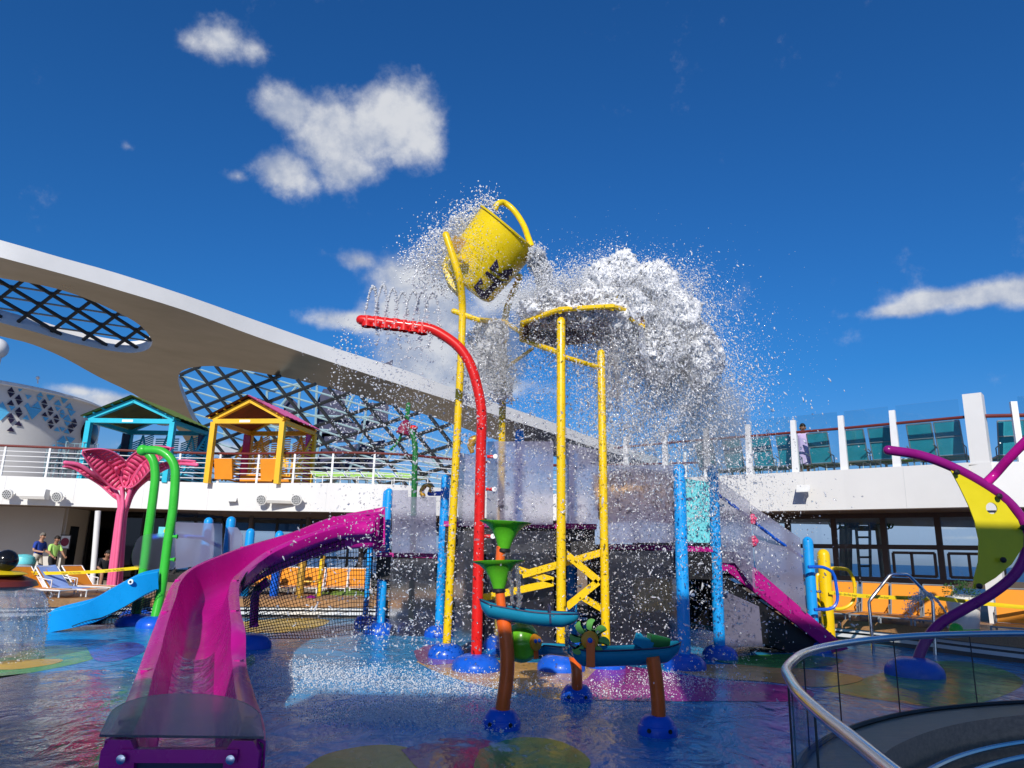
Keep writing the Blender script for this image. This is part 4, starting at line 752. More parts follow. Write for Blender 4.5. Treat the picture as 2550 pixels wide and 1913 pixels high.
# window wall towards the sea on the right
W0, W1 = Vector((4.4, 25.4, 0)), Vector((16.5, 14.9, 0)); wd = (W1 - W0).normalized(); WL = (W1 - W0).length; wrz = math.atan2(wd.y, wd.x)
gw = thing('window_wall', 'brown framed sea windows under the right upper deck', 'window', (9, 21.4, .2)); s_ = 0; k = 0
while s_ < WL:
    p = W0 + wd * s_; mb = MB(); mb.bar(p + Vector((0, 0, .2)), p + Vector((0, 0, 3.0)), .16 if k % 2 == 0 else .10, .14, wd); mb.build('mullion', 'brown_metal', gw, smooth=False)
    q = W0 + wd * (s_ + 1.32 / 2)
    for z0, z1 in ((.25, 1.1), (1.32, 2.05), (2.17, 2.9)): mb = MB(); mb.box(q + Vector((0, 0, (z0 + z1) / 2)), (1.16, .015, z1 - z0), wrz); mb.build('pane', 'clear_glass', gw, smooth=False)
    if k in (2, 6, 7):
        mb = MB(); c = q + Vector((0, -.03, 1.66)); mb.bar(c + wd * -.5 + Vector((0, 0, .3)), c + wd * .5 + Vector((0, 0, .3)), .09, .07); mb.bar(c + wd * -.5 - Vector((0, 0, .3)), c + wd * .5 - Vector((0, 0, .3)), .09, .07)
        for u in (-.5, -.05, .5): mb.bar(c + wd * u - Vector((0, 0, .3)), c + wd * u + Vector((0, 0, .3)), .09, .06, wd)
        mb.build('sliding_sash', 'brown_metal', gw, smooth=False)
    s_ += 1.32; k += 1
for z, h in ((1.2, .2), (2.11, .12), (2.95, .12)): mb = MB(); mb.bar(W0 + Vector((0, 0, z)), W1 + Vector((0, 0, z)), .18, h); mb.build('transom', 'brown_metal', gw, smooth=False)
# davit frame outside
dv = thing('davit_frame', 'grey steel davit with ladder and coiled hoses outside the sea windows', 'davit', (12.34, 26.00, 1.15))
for P in ([(11.92, 26.00, 2.93), (11.77, 26.00, 1.07)], [(12.11, 26.00, 3.15), (11.94, 26.00, 1.07)], [(13.18, 26.00, 3.25), (13.23, 26.00, 1.03)]): mb = MB(); mb.tube(P, .14, 8); mb.build('column', 'grey_steel', dv)
for P in ([(12.23, 25.70, 3.21), (12.22, 25.70, 1.09)], [(12.73, 25.70, 3.22), (12.58, 25.70, 1.10)]): mb = MB(); mb.tube(P, .05, 6); mb.build('ladder_rail', 'grey_steel', dv)
for P in ([(12.24, 25.70, 2.79), (12.71, 25.70, 2.80)], [(12.24, 25.70, 2.54), (12.68, 25.70, 2.55)], [(12.24, 25.70, 2.16), (12.66, 25.70, 2.17)], [(12.24, 25.70, 1.86), (12.63, 25.70, 1.87)], [(12.23, 25.70, 1.56), (12.62, 25.70, 1.57)]): mb = MB(); mb.tube(P, .04, 6); mb.build('rung', 'grey_steel', dv)
for P in ([(12.20, 26.00, 2.88), (13.20, 26.00, 2.88)], [(12.35, 26.00, 2.94), (12.67, 26.00, 3.30)], [(12.67, 26.00, 3.30), (13.06, 26.00, 2.93)]): mb = MB(); mb.tube(P, .09, 6); mb.build('brace', 'grey_steel', dv)
for p in [(11.31, 25.50, 3.04), (11.47, 25.50, 3.01), (11.67, 25.50, 3.05), (13.08, 25.50, 3.11), (13.22, 25.50, 3.06), (13.34, 25.50, 3.09)]: mb = MB(); mb.tube([Vector(p) + Vector((.11 * math.cos(a), 0, .22 * math.sin(a))) for a in [i * math.pi / 9 for i in range(18)]], .028, 6, closed=True); mb.build('hose_coil', 'dark_green', dv)
mb = MB(); mb.ball((11.50, 25.50, 3.15), (.5, .3, .16), 12, 8); mb.ball((12.03, 25.60, 3.09), (.3, .2, .25), 12, 8); mb.build('hose_reel', 'dark_steel', dv)

# ================================================================== PLAY PIECES
def dome_base(c, r, parent, m='deep_blue', h=.22, bolts=True):
    c = Vector(c); mb = MB(); mb.lathe([(r, 0), (r, h * .18), (r * .96, h * .45), (r * .8, h * .75), (r * .5, h * .97), (.08, h)], c, 24); o = mb.build('base_cover', m, parent, angle=1.0)
    return o
def post(name, label, base, top_z, r, m, group=None, lean=(0, 0), base_r=.30, round_end=True, z0=0.0):
    b = Vector((base[0], base[1], z0)); t_ = thing(name, label, 'post', b, group)
    mb = MB(); mb.tube([b, Vector((b.x + lean[0], b.y + lean[1], top_z - r))], r, 16, round_end=round_end); mb.build('pole', m, t_)
    if base_r: dome_base(b, base_r, t_)
    return t_
tower = thing('play_tower', 'water play tower of blue and yellow posts with frosted panels and magenta platforms', 'play tower', (0.5, 13.5, 0))
def tpost(base, top_z, r, m, base_r=.30, lean=(0, 0)):
    b = Vector((base[0], base[1], 0)); mb = MB(); mb.tube([b, Vector((b.x + lean[0], b.y + lean[1], top_z - r))], r, 16, round_end=True); o = mb.build('blue_post' if m != 'yellow' else 'yellow_post', m, tower)
    dome_base(b, base_r, o)
    for z in (1.1, 1.9, 2.6):
        if z < top_z - .3: mb = MB(); mb.tube([b + Vector((r * .8, -.02, z)), b + Vector((r + .07, -.02, z))], .022, 8); mb.lathe([(.034, 0), (.03, .012), (.012, .014)], b + Vector((r + .05, -.04, z)), 12, (0, -1, 0)); mb.build('panel_clamp', 'chrome', o)
G_ = None
tpost((-2.59, 15.62, 0.00), 2.98, .085, 'sky_blue', base_r=.33)
tpost((-2.85, 16.9, 0), 3.05, .085, 'sky_blue')
tpost((-1.36, 15.38, 0.00), 3.28, .095, 'sky_blue')
tpost((2.79, 11.84, 0.00), 3.18, .10, 'sky_blue', base_r=.33)
tpost((3.70, 13.11, 0.00), 3.35, .10, 'sky_blue')
tpost((5.91, 14.48, 0.00), 2.14, .10, 'sky_blue')
tpost((0.20, 16.00, 0.66)[:2], 4.4, .10, 'sky_blue')
tpost((1.24, 14.20, 0.80)[:2], 3.7, .10, 'sky_blue')
post('blue_post', 'thin blue post behind the black net near its right end', (-3.24, 17.36, 0.00), 1.9, .06, 'sky_blue', None, base_r=.25)
post('blue_post', 'blue post blurred behind the left frosted screen', (-7.77, 19.00, 1.07)[:2], 2.40, .115, 'sky_blue', None)
post('blue_post', 'blue post right of the left frosted screen', (-7.04, 18.60, 1.10)[:2], 2.42, .115, 'sky_blue', None)
post('blue_post', 'shorter blue post behind the pink slide bend', (-6.73, 19.20, 1.09)[:2], 2.15, .115, 'sky_blue', None)
post('blue_post', 'blue post tip just showing over the pink slide', (-6.09, 19.60, 1.10)[:2], 2.12, .115, 'sky_blue', None)
post('blue_post', 'blue post among the orange loungers behind the net', (-6.07, 19.50, 0.39)[:2], 1.45, .10, 'deep_blue', None)

# ---- pink slide
OP = [(-2.30, 4.56, 0.56), (-2.44, 4.91, 0.56), (-2.76, 5.69, 0.56), (-3.21, 6.74, 0.57), (-3.69, 7.90, 0.69), (-4.12, 9.00, 0.88), (-4.44, 9.80, 0.99), (-4.89, 11.00, 1.16), (-5.05, 12.00, 1.36), (-4.77, 13.20, 1.66), (-4.18, 14.00, 1.94), (-3.50, 14.60, 2.30), (-2.62, 15.00, 2.45)]
IP = [(-1.41, 4.61, 0.56), (-1.59, 5.12, 0.56), (-2.04, 6.22, 0.56), (-2.54, 7.47, 0.58), (-2.76, 8.00, 0.81), (-3.11, 8.80, 0.93), (-3.47, 9.70, 1.05), (-3.80, 10.60, 1.19), (-3.97, 11.40, 1.30), (-4.02, 12.60, 1.59), (-3.62, 13.40, 1.90), (-3.10, 14.00, 2.13), (-2.58, 14.20, 2.20)]
slide = thing('water_slide', 'big magenta curved water slide ending in the foreground', 'slide', (-2.6, 5.2, 0))
O_, I_ = spline(OP, 6), spline(IP, 6); rows = []; lipL = []; lipR = []; K = len(O_)
for i, (a, b) in enumerate(zip(O_, I_)):
    w = (b - a); wl = w.length; wn_ = w.normalized(); f = i / (K - 1); depth = .30 + .22 * min(1, f * 2.2)
    a = a + wn_ * .125; b = b - wn_ * .125; low = min(a.z, b.z) - depth; row = [a - wn_ * .09 + Vector((0, 0, -.26)), a - wn_ * .135 + Vector((0, 0, -.16)), a - wn_ * .13 + Vector((0, 0, -.03)), a - wn_ * .06]
    for k in range(17):
        s = k / 16; p = a.lerp(b, s); q = abs(2 * s - 1)
        top_z = a.z + (b.z - a.z) * s; ex = 9.0 - 5.4 * min(1, f * 2.5); prof = q ** ex
        row.append(Vector((p.x, p.y, low + (top_z - low) * prof)))
    row += [b + wn_ * .06, b + wn_ * .13 + Vector((0, 0, -.03)), b + wn_ * .135 + Vector((0, 0, -.16)), b + wn_ * .09 + Vector((0, 0, -.26))]
    rows.append(row)
mb = MB(); mb.grid(rows); ch = mb.build('chute', 'magenta', slide, angle=.9)
so_ = ch.modifiers.new('thickness', 'SOLIDIFY'); so_.thickness = .012; so_.offset = 1
for i in range(6, K - 4, 12): # joint lines between the moulded sections
    pts = [p + Vector((0, 0, .006)) for p in rows[i][2:-2]]; mb = MB(); mb.tube(pts, .006, 5); mb.build('section_joint', 'pink', slide)
    for s, q in ((0, rows[i][3]), (1, rows[i][-4])): mb = MB(); mb.box(q + Vector((0, 0, -.02)), (.06, .10, .07)); mb.build('joint_flange', 'magenta', slide, smooth=False)
e0, e1 = rows[0], rows[0]
mb = MB(); lipA, lipB = O_[0] + Vector((.12, -.05, -.08)), I_[0] + Vector((-.12, -.05, -.08)); mb.bar(lipA, lipB, .06, .07); mb.build('end_lip', 'magenta', slide)
for s, (q, nx) in enumerate(((O_[0] + Vector((.10, 0, 0)), -1), (I_[0] + Vector((-.10, 0, 0)), 1))):
    mb = MB(); lug = [q + Vector((x, -.06, z)) for x, z in ((-.10, -.34), (.10, -.34), (.10, -.06), (.06, .0), (-.06, .0), (-.10, -.06))]; mb.prism(lug, (0, .06, 0)); lo_ = mb.build('end_lug', 'magenta', slide, smooth=False)
    for z in (-.09, -.24): mb = MB(); mb.lathe([(.028, 0), (.026, .012), (.012, .016)], q + Vector((-nx * .045, -.10, z)), 14, (0, -1, 0)); mb.build('bolt', 'chrome', slide)
# frosted lid over the end of the run-out
sax = ((O_[14] + I_[14]) - (O_[0] + I_[0])); sax.z = 0; sax.normalize(); cL, cR = O_[0] + Vector((-.02, -.06, .012)), I_[0] + Vector((.02, -.06, .012)); back = []
for k in range(25):
    x = -math.cos(math.pi * k / 24); y = (1 - abs(x) ** 2.4) ** .55 if abs(x) < 1 else 0; back.append(cL.lerp(cR, (x + 1) / 2) + sax * (.42 + .55 * y) + Vector((0, 0, .03 + .03 * y)))
mb = MB(); mb.prism([cL] + back + [cR], (0, 0, .014)); mb.build('end_lid', 'frosted_hood', slide, smooth=False)
mb = MB(); mb.prism([O_[0] + Vector((.1, -.03, -.12)), I_[0] + Vector((-.1, -.03, -.12)), I_[0] + Vector((-.1, -.03, -.52)), O_[0] + Vector((.1, -.03, -.52))], (0, .03, 0)); mb.build('gap_shade', 'navy', slide, smooth=False)  # navy panel stands in for the shaded open gap below the lid
mb = MB(); mb.box((O_[0] + I_[0]) / 2 + Vector((0, .35, -.44)), (1.0, .5, .22), .05); mb.build('foot', 'navy', slide, smooth=False)
# slide water film
mb = MB(); mb.grid([[rows[i][k] + Vector((0, 0, .03)) for k in range(7, 18)] for i in range(0, 30)]); o = mb.build('slide_water', 'film_water'); o['kind'] = 'stuff'; o['label'] = 'thin rippling water lying in the pink slide'
# top gate of the slide
mb = MB(); mb.prism([(-2.57, 15.10, 2.55), (-2.51, 15.10, 1.65), (-2.74, 15.10, 1.64), (-2.79, 15.00, 1.99), (-2.87, 15.00, 2.14), (-3.01, 15.00, 2.21), (-3.32, 15.00, 2.17), (-3.34, 15.00, 2.38)], (0, .06, 0)); mb.build('head_panel', 'magenta', slide, smooth=False)
mb = MB(); mb.tube([(-4.33, 13.00, 0.33), (-4.36, 13.00, 0.81), (-4.34, 13.00, 0.94), (-4.16, 13.00, 1.11)], .075, 12); mb.build('support_leg', 'magenta', slide); dome_base(((-4.33, 13.00, 0.33)[0], 13.0, 0), .33, slide)
mb = MB(); mb.tube([(-4.36, 12.95, 0.96), (-4.26, 12.95, 1.00)], .05, 10); mb.build('leg_clamp', 'black', slide)

# ---- black safety nets
def net(label, P0, P1, z_bot, tops, nx, nz, sag=.06):
    rows = []
    for i in range(nx + 1):
        f = i / nx; b = Vector(P0).lerp(Vector(P1), f); j = f * (len(tops) - 1); k = min(int(j), len(tops) - 2); tp = Vector(tops[k]).lerp(Vector(tops[k + 1]), j - k)
        rows.append([Vector((b.x, b.y, z_bot)).lerp(tp, q / nz) + Vector((0, sag * math.sin(7 * f + 2.1 * q / nz) * math.sin(math.pi * q / nz), .02 * math.sin(9 * f))) for q in range(nz + 1)])
    mb = MB(); mb.grid(rows); o = mb.build('safety_net', 'net_black', smooth=False); w = o.modifiers.new('cord', 'WIREFRAME'); w.thickness = .016; w.use_even_offset = False; return tag(o, label, 'net')
net('black rope net hanging below the pink slide', (-4.62, 13.54, 0.00), (-2.69, 15.22, 0.00), .03, [(-3.81, 10.70, 1.17), (-4.01, 11.50, 1.29), (-4.05, 12.70, 1.57), (-3.65, 13.50, 1.88), (-3.12, 14.10, 2.12), (-2.73, 14.60, 2.12)], 46, 24)
net('black rope net at the right end under the slide head', (-2.95, 15.5, 0), (-2.45, 15.9, 0), .03, [(-2.95, 15.4, 2.0), (-2.5, 15.8, 2.0)], 8, 24)
net('black rope net under the small blue slide', (-8.75, 14.90, 0.00), (-7.97, 17.16, 0.00), .03, [(-8.35, 14.60, 0.10), (-7.99, 14.90, 0.23), (-7.61, 15.30, 0.52), (-7.28, 15.60, 0.76)], 26, 10)
# yellow loop post behind the net
yp = thing('loop_post', 'yellow post with a curved arm behind the black net', 'post', (-5.27, 19.07, -0.00)); b = Vector((-5.27, 19.07, -0.00))
mb = MB(); mb.tube([b, b + Vector((0, 0, 1.35))], .10, 14, round_end=True); mb.build('pole', 'brass', yp); dome_base(b, .42, yp, h=.26)
mb = MB(); mb.tube(spline([b + Vector((0, 0, .85)), b + Vector((.4, 0, .86)), b + Vector((.52, 0, 1.0)), b + Vector((.55, 0, 1.5))], 5), .03, 8); mb.build('loop', 'brass', yp)
mb = MB(); mb.ball(b + Vector((.28, .1, .28)), (.2, .16, .24), 12, 8); mb.build('nozzle_ball', 'purple', yp)
post('yellow_post', 'bright yellow post among the loungers behind the net', (-5.01, 20.00, 0.29)[:2], 1.42, .055, 'yellow', None, base_r=.2)
hp = thing('hill_seat', 'rounded olive climbing hump behind the black net', 'climber', (-4.56, 21.33, 0.00)); c = Vector((-4.56, 21.33, 0.00)); mb = MB(); mb.lathe([(1.0, 0), (.98, .2), (.85, .42), (.5, .58), (.05, .62)], c, 24); mb.build('shell', 'green_roof', hp)

# ---- small blue slide with an eye
NT = [(-7.35, 15.70, 1.12), (-7.61, 15.40, 1.04), (-7.85, 15.20, 0.87), (-8.08, 15.00, 0.68), (-8.26, 14.80, 0.52), (-8.53, 14.55, 0.42), (-8.75, 14.40, 0.34), (-8.85, 14.35, 0.24), (-8.86, 14.30, 0.03)]
NB = [(-7.30, 15.70, 0.77), (-7.54, 15.40, 0.58), (-7.78, 15.20, 0.39), (-8.01, 15.00, 0.21), (-8.20, 14.80, 0.11), (-8.47, 14.55, 0.04), (-8.69, 14.40, -0.01), (-8.80, 14.35, -0.03), (-8.85, 14.30, -0.04)]
bs = thing('small_slide', 'small bright blue slide with a fish eye on its side', 'slide', (-8.66, 14.05, 0.00)); nt, nb_ = spline(NT, 5), spline(NB, 5); back = Vector((-.28, .78, .05))
mb = MB(); mb.grid([[b + Vector((0, .03, 0)), b, a + Vector((0, -.03, -.02)), a, a + back * .10, a + back * .14 + Vector((0, 0, -.22 * min(1, (len(nt) - 1 - i) / 5))), a + back * .5 + Vector((0, 0, -.27 * min(1, (len(nt) - 1 - i) / 5))), a + back * .86 + Vector((0, 0, -.22 * min(1, (len(nt) - 1 - i) / 5))), a + back * .9, a + back, b + back] for i, (a, b) in enumerate(zip(nt, nb_))]); mb.build('chute', 'slide_blue', bs, angle=.8)
ec = Vector((-7.67, 15.27, 0.92)) + Vector((0, -.03, 0)); mb = MB(); mb.lathe([(.055, 0), (.05, .02), (.02, .025)], ec, 20, (.15, -1, 0)); e = mb.build('eye', 'white_ink', bs); mb = MB(); mb.lathe([(.025, 0), (.02, .012)], ec + Vector((.004, -.026, 0)), 14, (.15, -1, 0)); mb.build('pupil', 'black', e)
mb = MB(); mb.tube([(-7.97, 16.20, 0.62), (-7.93, 16.20, 0.08)], .10, 12); mb.build('support_leg', 'dark_green', bs); dome_base(((-7.93, 16.20, 0.08)[0], 16.2, 0), .40, bs)

# ---- green spray hoop
gh = thing('spray_hoop', 'bright green double spray hoop with bent tops', 'spray hoop', (-7.33, 15.75, 0.00))
b = Vector((-7.33, 15.75, 0.00)); P = spline([b] + [Vector(p) for p in [(-7.33, 15.90, 0.84), (-7.33, 15.90, 1.73), (-7.31, 15.90, 2.42), (-7.35, 15.90, 3.11), (-7.41, 15.90, 3.38), (-7.56, 15.90, 3.58), (-7.79, 15.90, 3.70), (-8.12, 15.90, 3.71)]], 5); mb = MB(); mb.tube(P, .095, 16, round_end=True); mb.build('front_tube', 'green', gh); dome_base(b, .34, gh)
b2_ = Vector((-8.44, 17.23, 0.00)); P = spline([b2_] + [Vector(p) for p in [(-8.40, 17.20, 1.17), (-8.41, 17.20, 1.82), (-8.41, 17.20, 2.47), (-8.42, 17.20, 3.12), (-8.46, 17.20, 3.41), (-8.55, 17.20, 3.65), (-8.73, 17.20, 3.84)]], 5); mb = MB(); mb.tube(P, .10, 16); mb.build('rear_tube', 'green', gh); dome_base(b2_, .36, gh)
mb = MB(); mb.ball((-8.15, 15.90, 3.70), .125, 14, 10); mb.build('nozzle', 'green', gh)
for p in [(-7.19, 15.80, 1.85), (-7.18, 15.80, 1.37)]: mb = MB(); mb.lathe([(.03, 0), (.03, .06), (.045, .07), (.045, .1)], p, 10, (1, 0, 0)); mb.build('panel_clamp', 'green', gh)

# ---- panels (thin sheets)
def panel(name, label, pts, m, th=.012, parent=None, rounded=False):
    P = [Vector(p) for p in pts]; n_ = (P[1] - P[0]).cross(P[2] - P[0]).normalized(); mb = MB()
    if rounded:
        Q = []; n = len(P)
        for i in range(n):
            a, b, c = P[i - 1], P[i], P[(i + 1) % n]; r_ = min(.14, (a - b).length * .4, (c - b).length * .4); p0, p1 = b + (a - b).normalized() * r_, b + (c - b).normalized() * r_
            Q += [p0 * (1 - t) ** 2 + b * 2 * t * (1 - t) + p1 * t * t for t in (0, .25, .5, .75, 1)]
        P = Q
    mb.prism(P, n_ * th); o = mb.build(name, m, parent, smooth=False)
    return tag(o, label, 'panel') if parent is None else o
panel('frosted_screen', 'rounded clear screen between the green hoop tubes', [(-8.23, 16.40, 1.85), (-7.88, 16.40, 1.92), (-7.42, 16.40, 1.90), (-7.32, 16.40, 1.14), (-7.77, 16.40, 1.12), (-8.26, 16.40, 1.18), (-8.33, 16.40, 1.45)], 'frosted_low', rounded=True)
panel('frosted_screen', 'frosted screen left of the blue posts behind the pink slide', [(-8.13, 17.90, 2.22), (-6.99, 17.90, 2.21), (-6.88, 17.90, 1.30), (-7.98, 17.90, 1.11)], 'frosted')
panel('frosted_screen', 'pointed frosted screen right of the blue post behind the pink slide', [(-6.99, 18.30, 2.15), (-6.76, 18.30, 2.14), (-6.61, 18.30, 1.98), (-6.56, 18.30, 1.58), (-6.91, 18.30, 1.49)], 'frosted')
sg = thing('notice_board', 'light blue notice with a yellow sun mark behind the green hoop', 'sign', (-8.55, 18.40, 1.99)); c = Vector((-8.55, 18.40, 1.99)); mb = MB(); mb.box(c, (.4, .02, .24)); mb.build('board', 'sign_cyan', sg, smooth=False)
mb = MB(); mb.lathe([(.06, 0), (.06, .01)], c + Vector((0, -.012, .02)), 16, (0, -1, 0)); mb.build('sun_mark', 'tape_yellow', sg); mb = MB(); mb.box(c + Vector((0, -.015, -.06)), (.12, .01, .05)); mb.build('wave_mark', 'deep_blue', sg, smooth=False)
mb = MB(); mb.tube([(-9.00, 18.50, 1.85), (-8.41, 18.50, 1.91)], .05, 8); mb.tube([(-8.41, 18.50, 1.91), (-7.72, 18.50, 1.88), (-7.19, 18.50, 1.66)], .045, 8); tag(mb.build('blue_rail', 'deep_blue'), 'blue rail behind the left frosted screen', 'rail')
panel('frosted_panel', 'frosted panel above the platform between the two left blue posts', [(-2.48, 15.30, 2.91), (-2.14, 15.30, 2.92), (-2.13, 15.30, 2.78), (-1.54, 15.30, 2.79), (-1.48, 15.30, 1.64), (-2.40, 15.30, 1.62)], 'frosted', parent=tower)
panel('lower_panel', 'clear panel below the left platform', [(-2.42, 15.30, 1.50), (-1.49, 15.30, 1.53), (-1.43, 15.30, -0.03), (-2.36, 15.30, -0.05)], 'frosted_low', parent=tower)
panel('frosted_panel', 'frosted panel between the leftmost yellow post and the red pipe', [(-0.93, 12.90, 3.41), (-0.58, 12.90, 3.38), (-0.55, 12.90, 2.13), (-0.89, 12.90, 2.12)], 'frosted', parent=tower)
panel('frosted_panel', 'large frosted panel between the red pipe and the tall yellow post', [(-0.40, 12.30, 3.54), (0.74, 12.30, 3.57), (0.75, 12.30, 2.16), (-0.37, 12.30, 2.13)], 'frosted', parent=tower)
panel('frosted_panel', 'narrow frosted panel between the two right yellow posts', [(0.95, 12.20, 3.53), (1.50, 12.20, 3.42), (1.50, 12.20, 2.19), (0.96, 12.20, 2.18)], 'frosted', parent=tower)
panel('frosted_panel', 'frosted panel between the right yellow post and the blue post', [(1.65, 12.20, 3.17), (2.84, 12.20, 3.20), (2.83, 12.20, 1.91), (1.64, 12.20, 1.88)], 'frosted', parent=tower)
panel('frosted_panel', 'cyan panel between two blue posts at the head of the stairs', [(3.05, 12.60, 3.02), (3.49, 12.60, 2.97), (3.46, 12.60, 1.93), (3.04, 12.60, 1.93)], 'sign_cyan', parent=tower)
panel('lower_panel', 'clear panel below the platform left of the red pipe', [(-0.85, 12.50, 2.02), (-0.53, 12.50, 2.03), (-0.49, 12.50, 0.23), (-0.86, 12.50, 0.22)], 'frosted_low', parent=tower)
panel('lower_panel', 'clear panel below the platform behind the water table', [(-0.36, 12.20, 2.03), (0.76, 12.20, 2.05), (0.78, 12.20, 0.17), (-0.34, 12.20, 0.18)], 'frosted_low', parent=tower)
panel('lower_panel', 'clear panel below the platform between the right yellow post and the blue post', [(1.66, 12.20, 1.75), (2.83, 12.20, 1.78), (2.82, 12.20, 0.16), (1.65, 12.20, 0.16)], 'frosted_low', parent=tower)
panel('lower_panel', 'clear panel below the head of the stairs', [(3.82, 13.20, 1.13), (4.45, 13.20, 0.87), (4.48, 13.20, 0.20), (3.80, 13.20, 0.17)], 'frosted', parent=tower)
panel('stair_panel', 'sloping frosted panel beside the upper stairs', [(3.77, 13.30, 3.15), (4.41, 13.30, 2.70), (4.44, 13.30, 1.14), (4.09, 13.30, 1.60), (3.73, 13.30, 1.60)], 'frosted', parent=tower)
panel('stair_panel', 'sloping frosted panel beside the lower stairs', [(4.63, 13.90, 2.70), (5.53, 13.90, 2.09), (5.56, 13.90, 0.72), (4.67, 13.90, 1.33)], 'frosted', parent=tower)

# ---- tower platforms
def slab(name, label, corners, z, edge_m='magenta_flat'):
    t_ = tower; mb = MB(); mb.prism([Vector((x, y, z - .09)) for x, y in corners], (0, 0, .09)); t_ = mb.build('platform', edge_m, t_, smooth=False)
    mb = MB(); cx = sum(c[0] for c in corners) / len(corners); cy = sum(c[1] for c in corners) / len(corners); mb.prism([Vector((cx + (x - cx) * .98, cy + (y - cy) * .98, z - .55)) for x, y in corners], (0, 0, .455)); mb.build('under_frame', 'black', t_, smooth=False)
slab('tower_platform', 'magenta edged platform at the head of the pink slide', [(-2.75, 15.45), (-1.2, 15.45), (-1.2, 18.2), (-2.75, 18.2)], 1.63)
slab('tower_platform', 'magenta edged middle platform behind the red pipe', [(-1.15, 13.0), (1.52, 12.6), (1.6, 16.4), (-1.15, 17.0)], 2.20)
slab('tower_platform', 'magenta edged right platform left of the stairs', [(1.62, 12.45), (3.55, 12.75), (3.7, 15.6), (1.7, 16.0)], 1.87)
mb = MB(); mb.box((.25, 16.3, .95), (2.4, .12, 1.9)); mb.box((2.55, 15.7, .9), (1.7, .12, 1.8)); mb.build('shade_screen', 'black', tower, smooth=False)  # black sheets added in place of the deep shade below the platforms
mb = MB(); mb.box((-.2, 15.2, .6), (.9, .7, 1.2)); tag(mb.build('under_box', 'black', smooth=False), 'black box added to stand in for the shade under the middle platform', 'box')  # invented black box, darkens the space like shade
tb = thing('tube_crawl', 'ochre crawl tube behind the right frosted panel', 'climber', (2.35, 14.1, 2.0)); mb = MB(); mb.tube([(1.75, 14.2, 2.75), (2.5, 14.0, 2.85), (3.2, 14.2, 2.8)], .5, 20); mb.build('tube', 'brass', tb)
mb = MB(); mb.box((2.7, 13.9, 1.1), (.7, .4, .8)); tag(mb.build('under_box', 'brass', smooth=False), 'ochre box under the right platform', 'box')
# stairs
stp = tower
S0, S1 = Vector((3.75, 13.35, 1.78)), Vector((6.15, 14.35, .10)); 
mb = MB(); mb.prism([S0 + Vector((-.05, -.02, .02)), S0 + Vector((.38, .1, .02)), S1 + Vector((.3, 0, -.02)), S1 + Vector((0, 0, -.10)), S0 + Vector((.18, .05, -.32)), S0 + Vector((-.05, -.02, -.30))], (.02, -.06, 0)); mb.build('stringer', 'magenta_flat', stp, smooth=False)
for k in range(8):
    f = (k + .5) / 8; p = S0.lerp(S1, f); mb = MB(); mb.box(p + Vector((.1, .65, -.08)), (.36, 1.15, .05), .4); mb.build('tread', 'black', stp, smooth=False)
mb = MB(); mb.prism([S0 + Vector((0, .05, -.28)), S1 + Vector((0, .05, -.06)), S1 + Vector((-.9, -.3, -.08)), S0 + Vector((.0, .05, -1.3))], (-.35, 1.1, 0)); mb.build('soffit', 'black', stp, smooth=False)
mb = MB(); mb.tube(spline([Vector(p) for p in ((3.71, 13.20, 2.88), (4.14, 13.30, 2.60), (4.50, 13.50, 2.38), (5.06, 13.80, 2.04), (5.66, 14.20, 1.75))], 4), .03, 10); mb.build('hand_rope', 'deep_blue', stp)
for p in ((4.47, 13.40, 2.39), (4.47, 13.40, 2.00)):
    mb = MB(); 
    for k in range(5): a = k * 2 * math.pi / 5; mb.ball(Vector(p) + Vector((.055 * math.cos(a), 0, .055 * math.sin(a))), (.05, .03, .05), 8, 6)
    mb.ball(p, .045, 8, 6); mb.build('flower_knob', 'rose', stp)
# loop rails right of the stairs
lr = tower; mb = MB(); mb.tube(spline([Vector(p) for p in [(5.75, 14.15, 1.56), (6.04, 14.15, 1.56), (6.22, 14.15, 1.45), (6.26, 14.15, 1.22), (6.26, 14.15, 0.96), (6.13, 14.15, 0.81), (5.81, 14.15, 0.78)]], 4), .03, 8); mb.build('loop_handrail', 'deep_blue', lr)
yl = thing('loop_rail', 'yellow post with yellow loop handrail right of the stairs', 'rail', ((6.50, 15.20, 0.40)[0], 15.2, 0)); mb = MB(); mb.tube([((6.50, 15.20, 0.40)[0], 15.2, 0), (6.51, 15.20, 1.80)], .125, 14, round_end=True); mb.build('pole', 'yellow', yl)
mb = MB(); mb.tube(spline([Vector(p) for p in [(6.38, 15.20, 1.42), (6.34, 15.20, 1.34), (6.33, 15.20, 1.02), (6.39, 15.20, 0.79), (6.75, 15.20, 0.74), (6.99, 15.20, 0.84), (7.09, 15.20, 1.04), (7.09, 15.20, 1.31), (6.99, 15.20, 1.51), (6.73, 15.20, 1.54), (6.55, 15.20, 1.52)]], 4), .035, 8); mb.build('loop', 'yellow', yl)

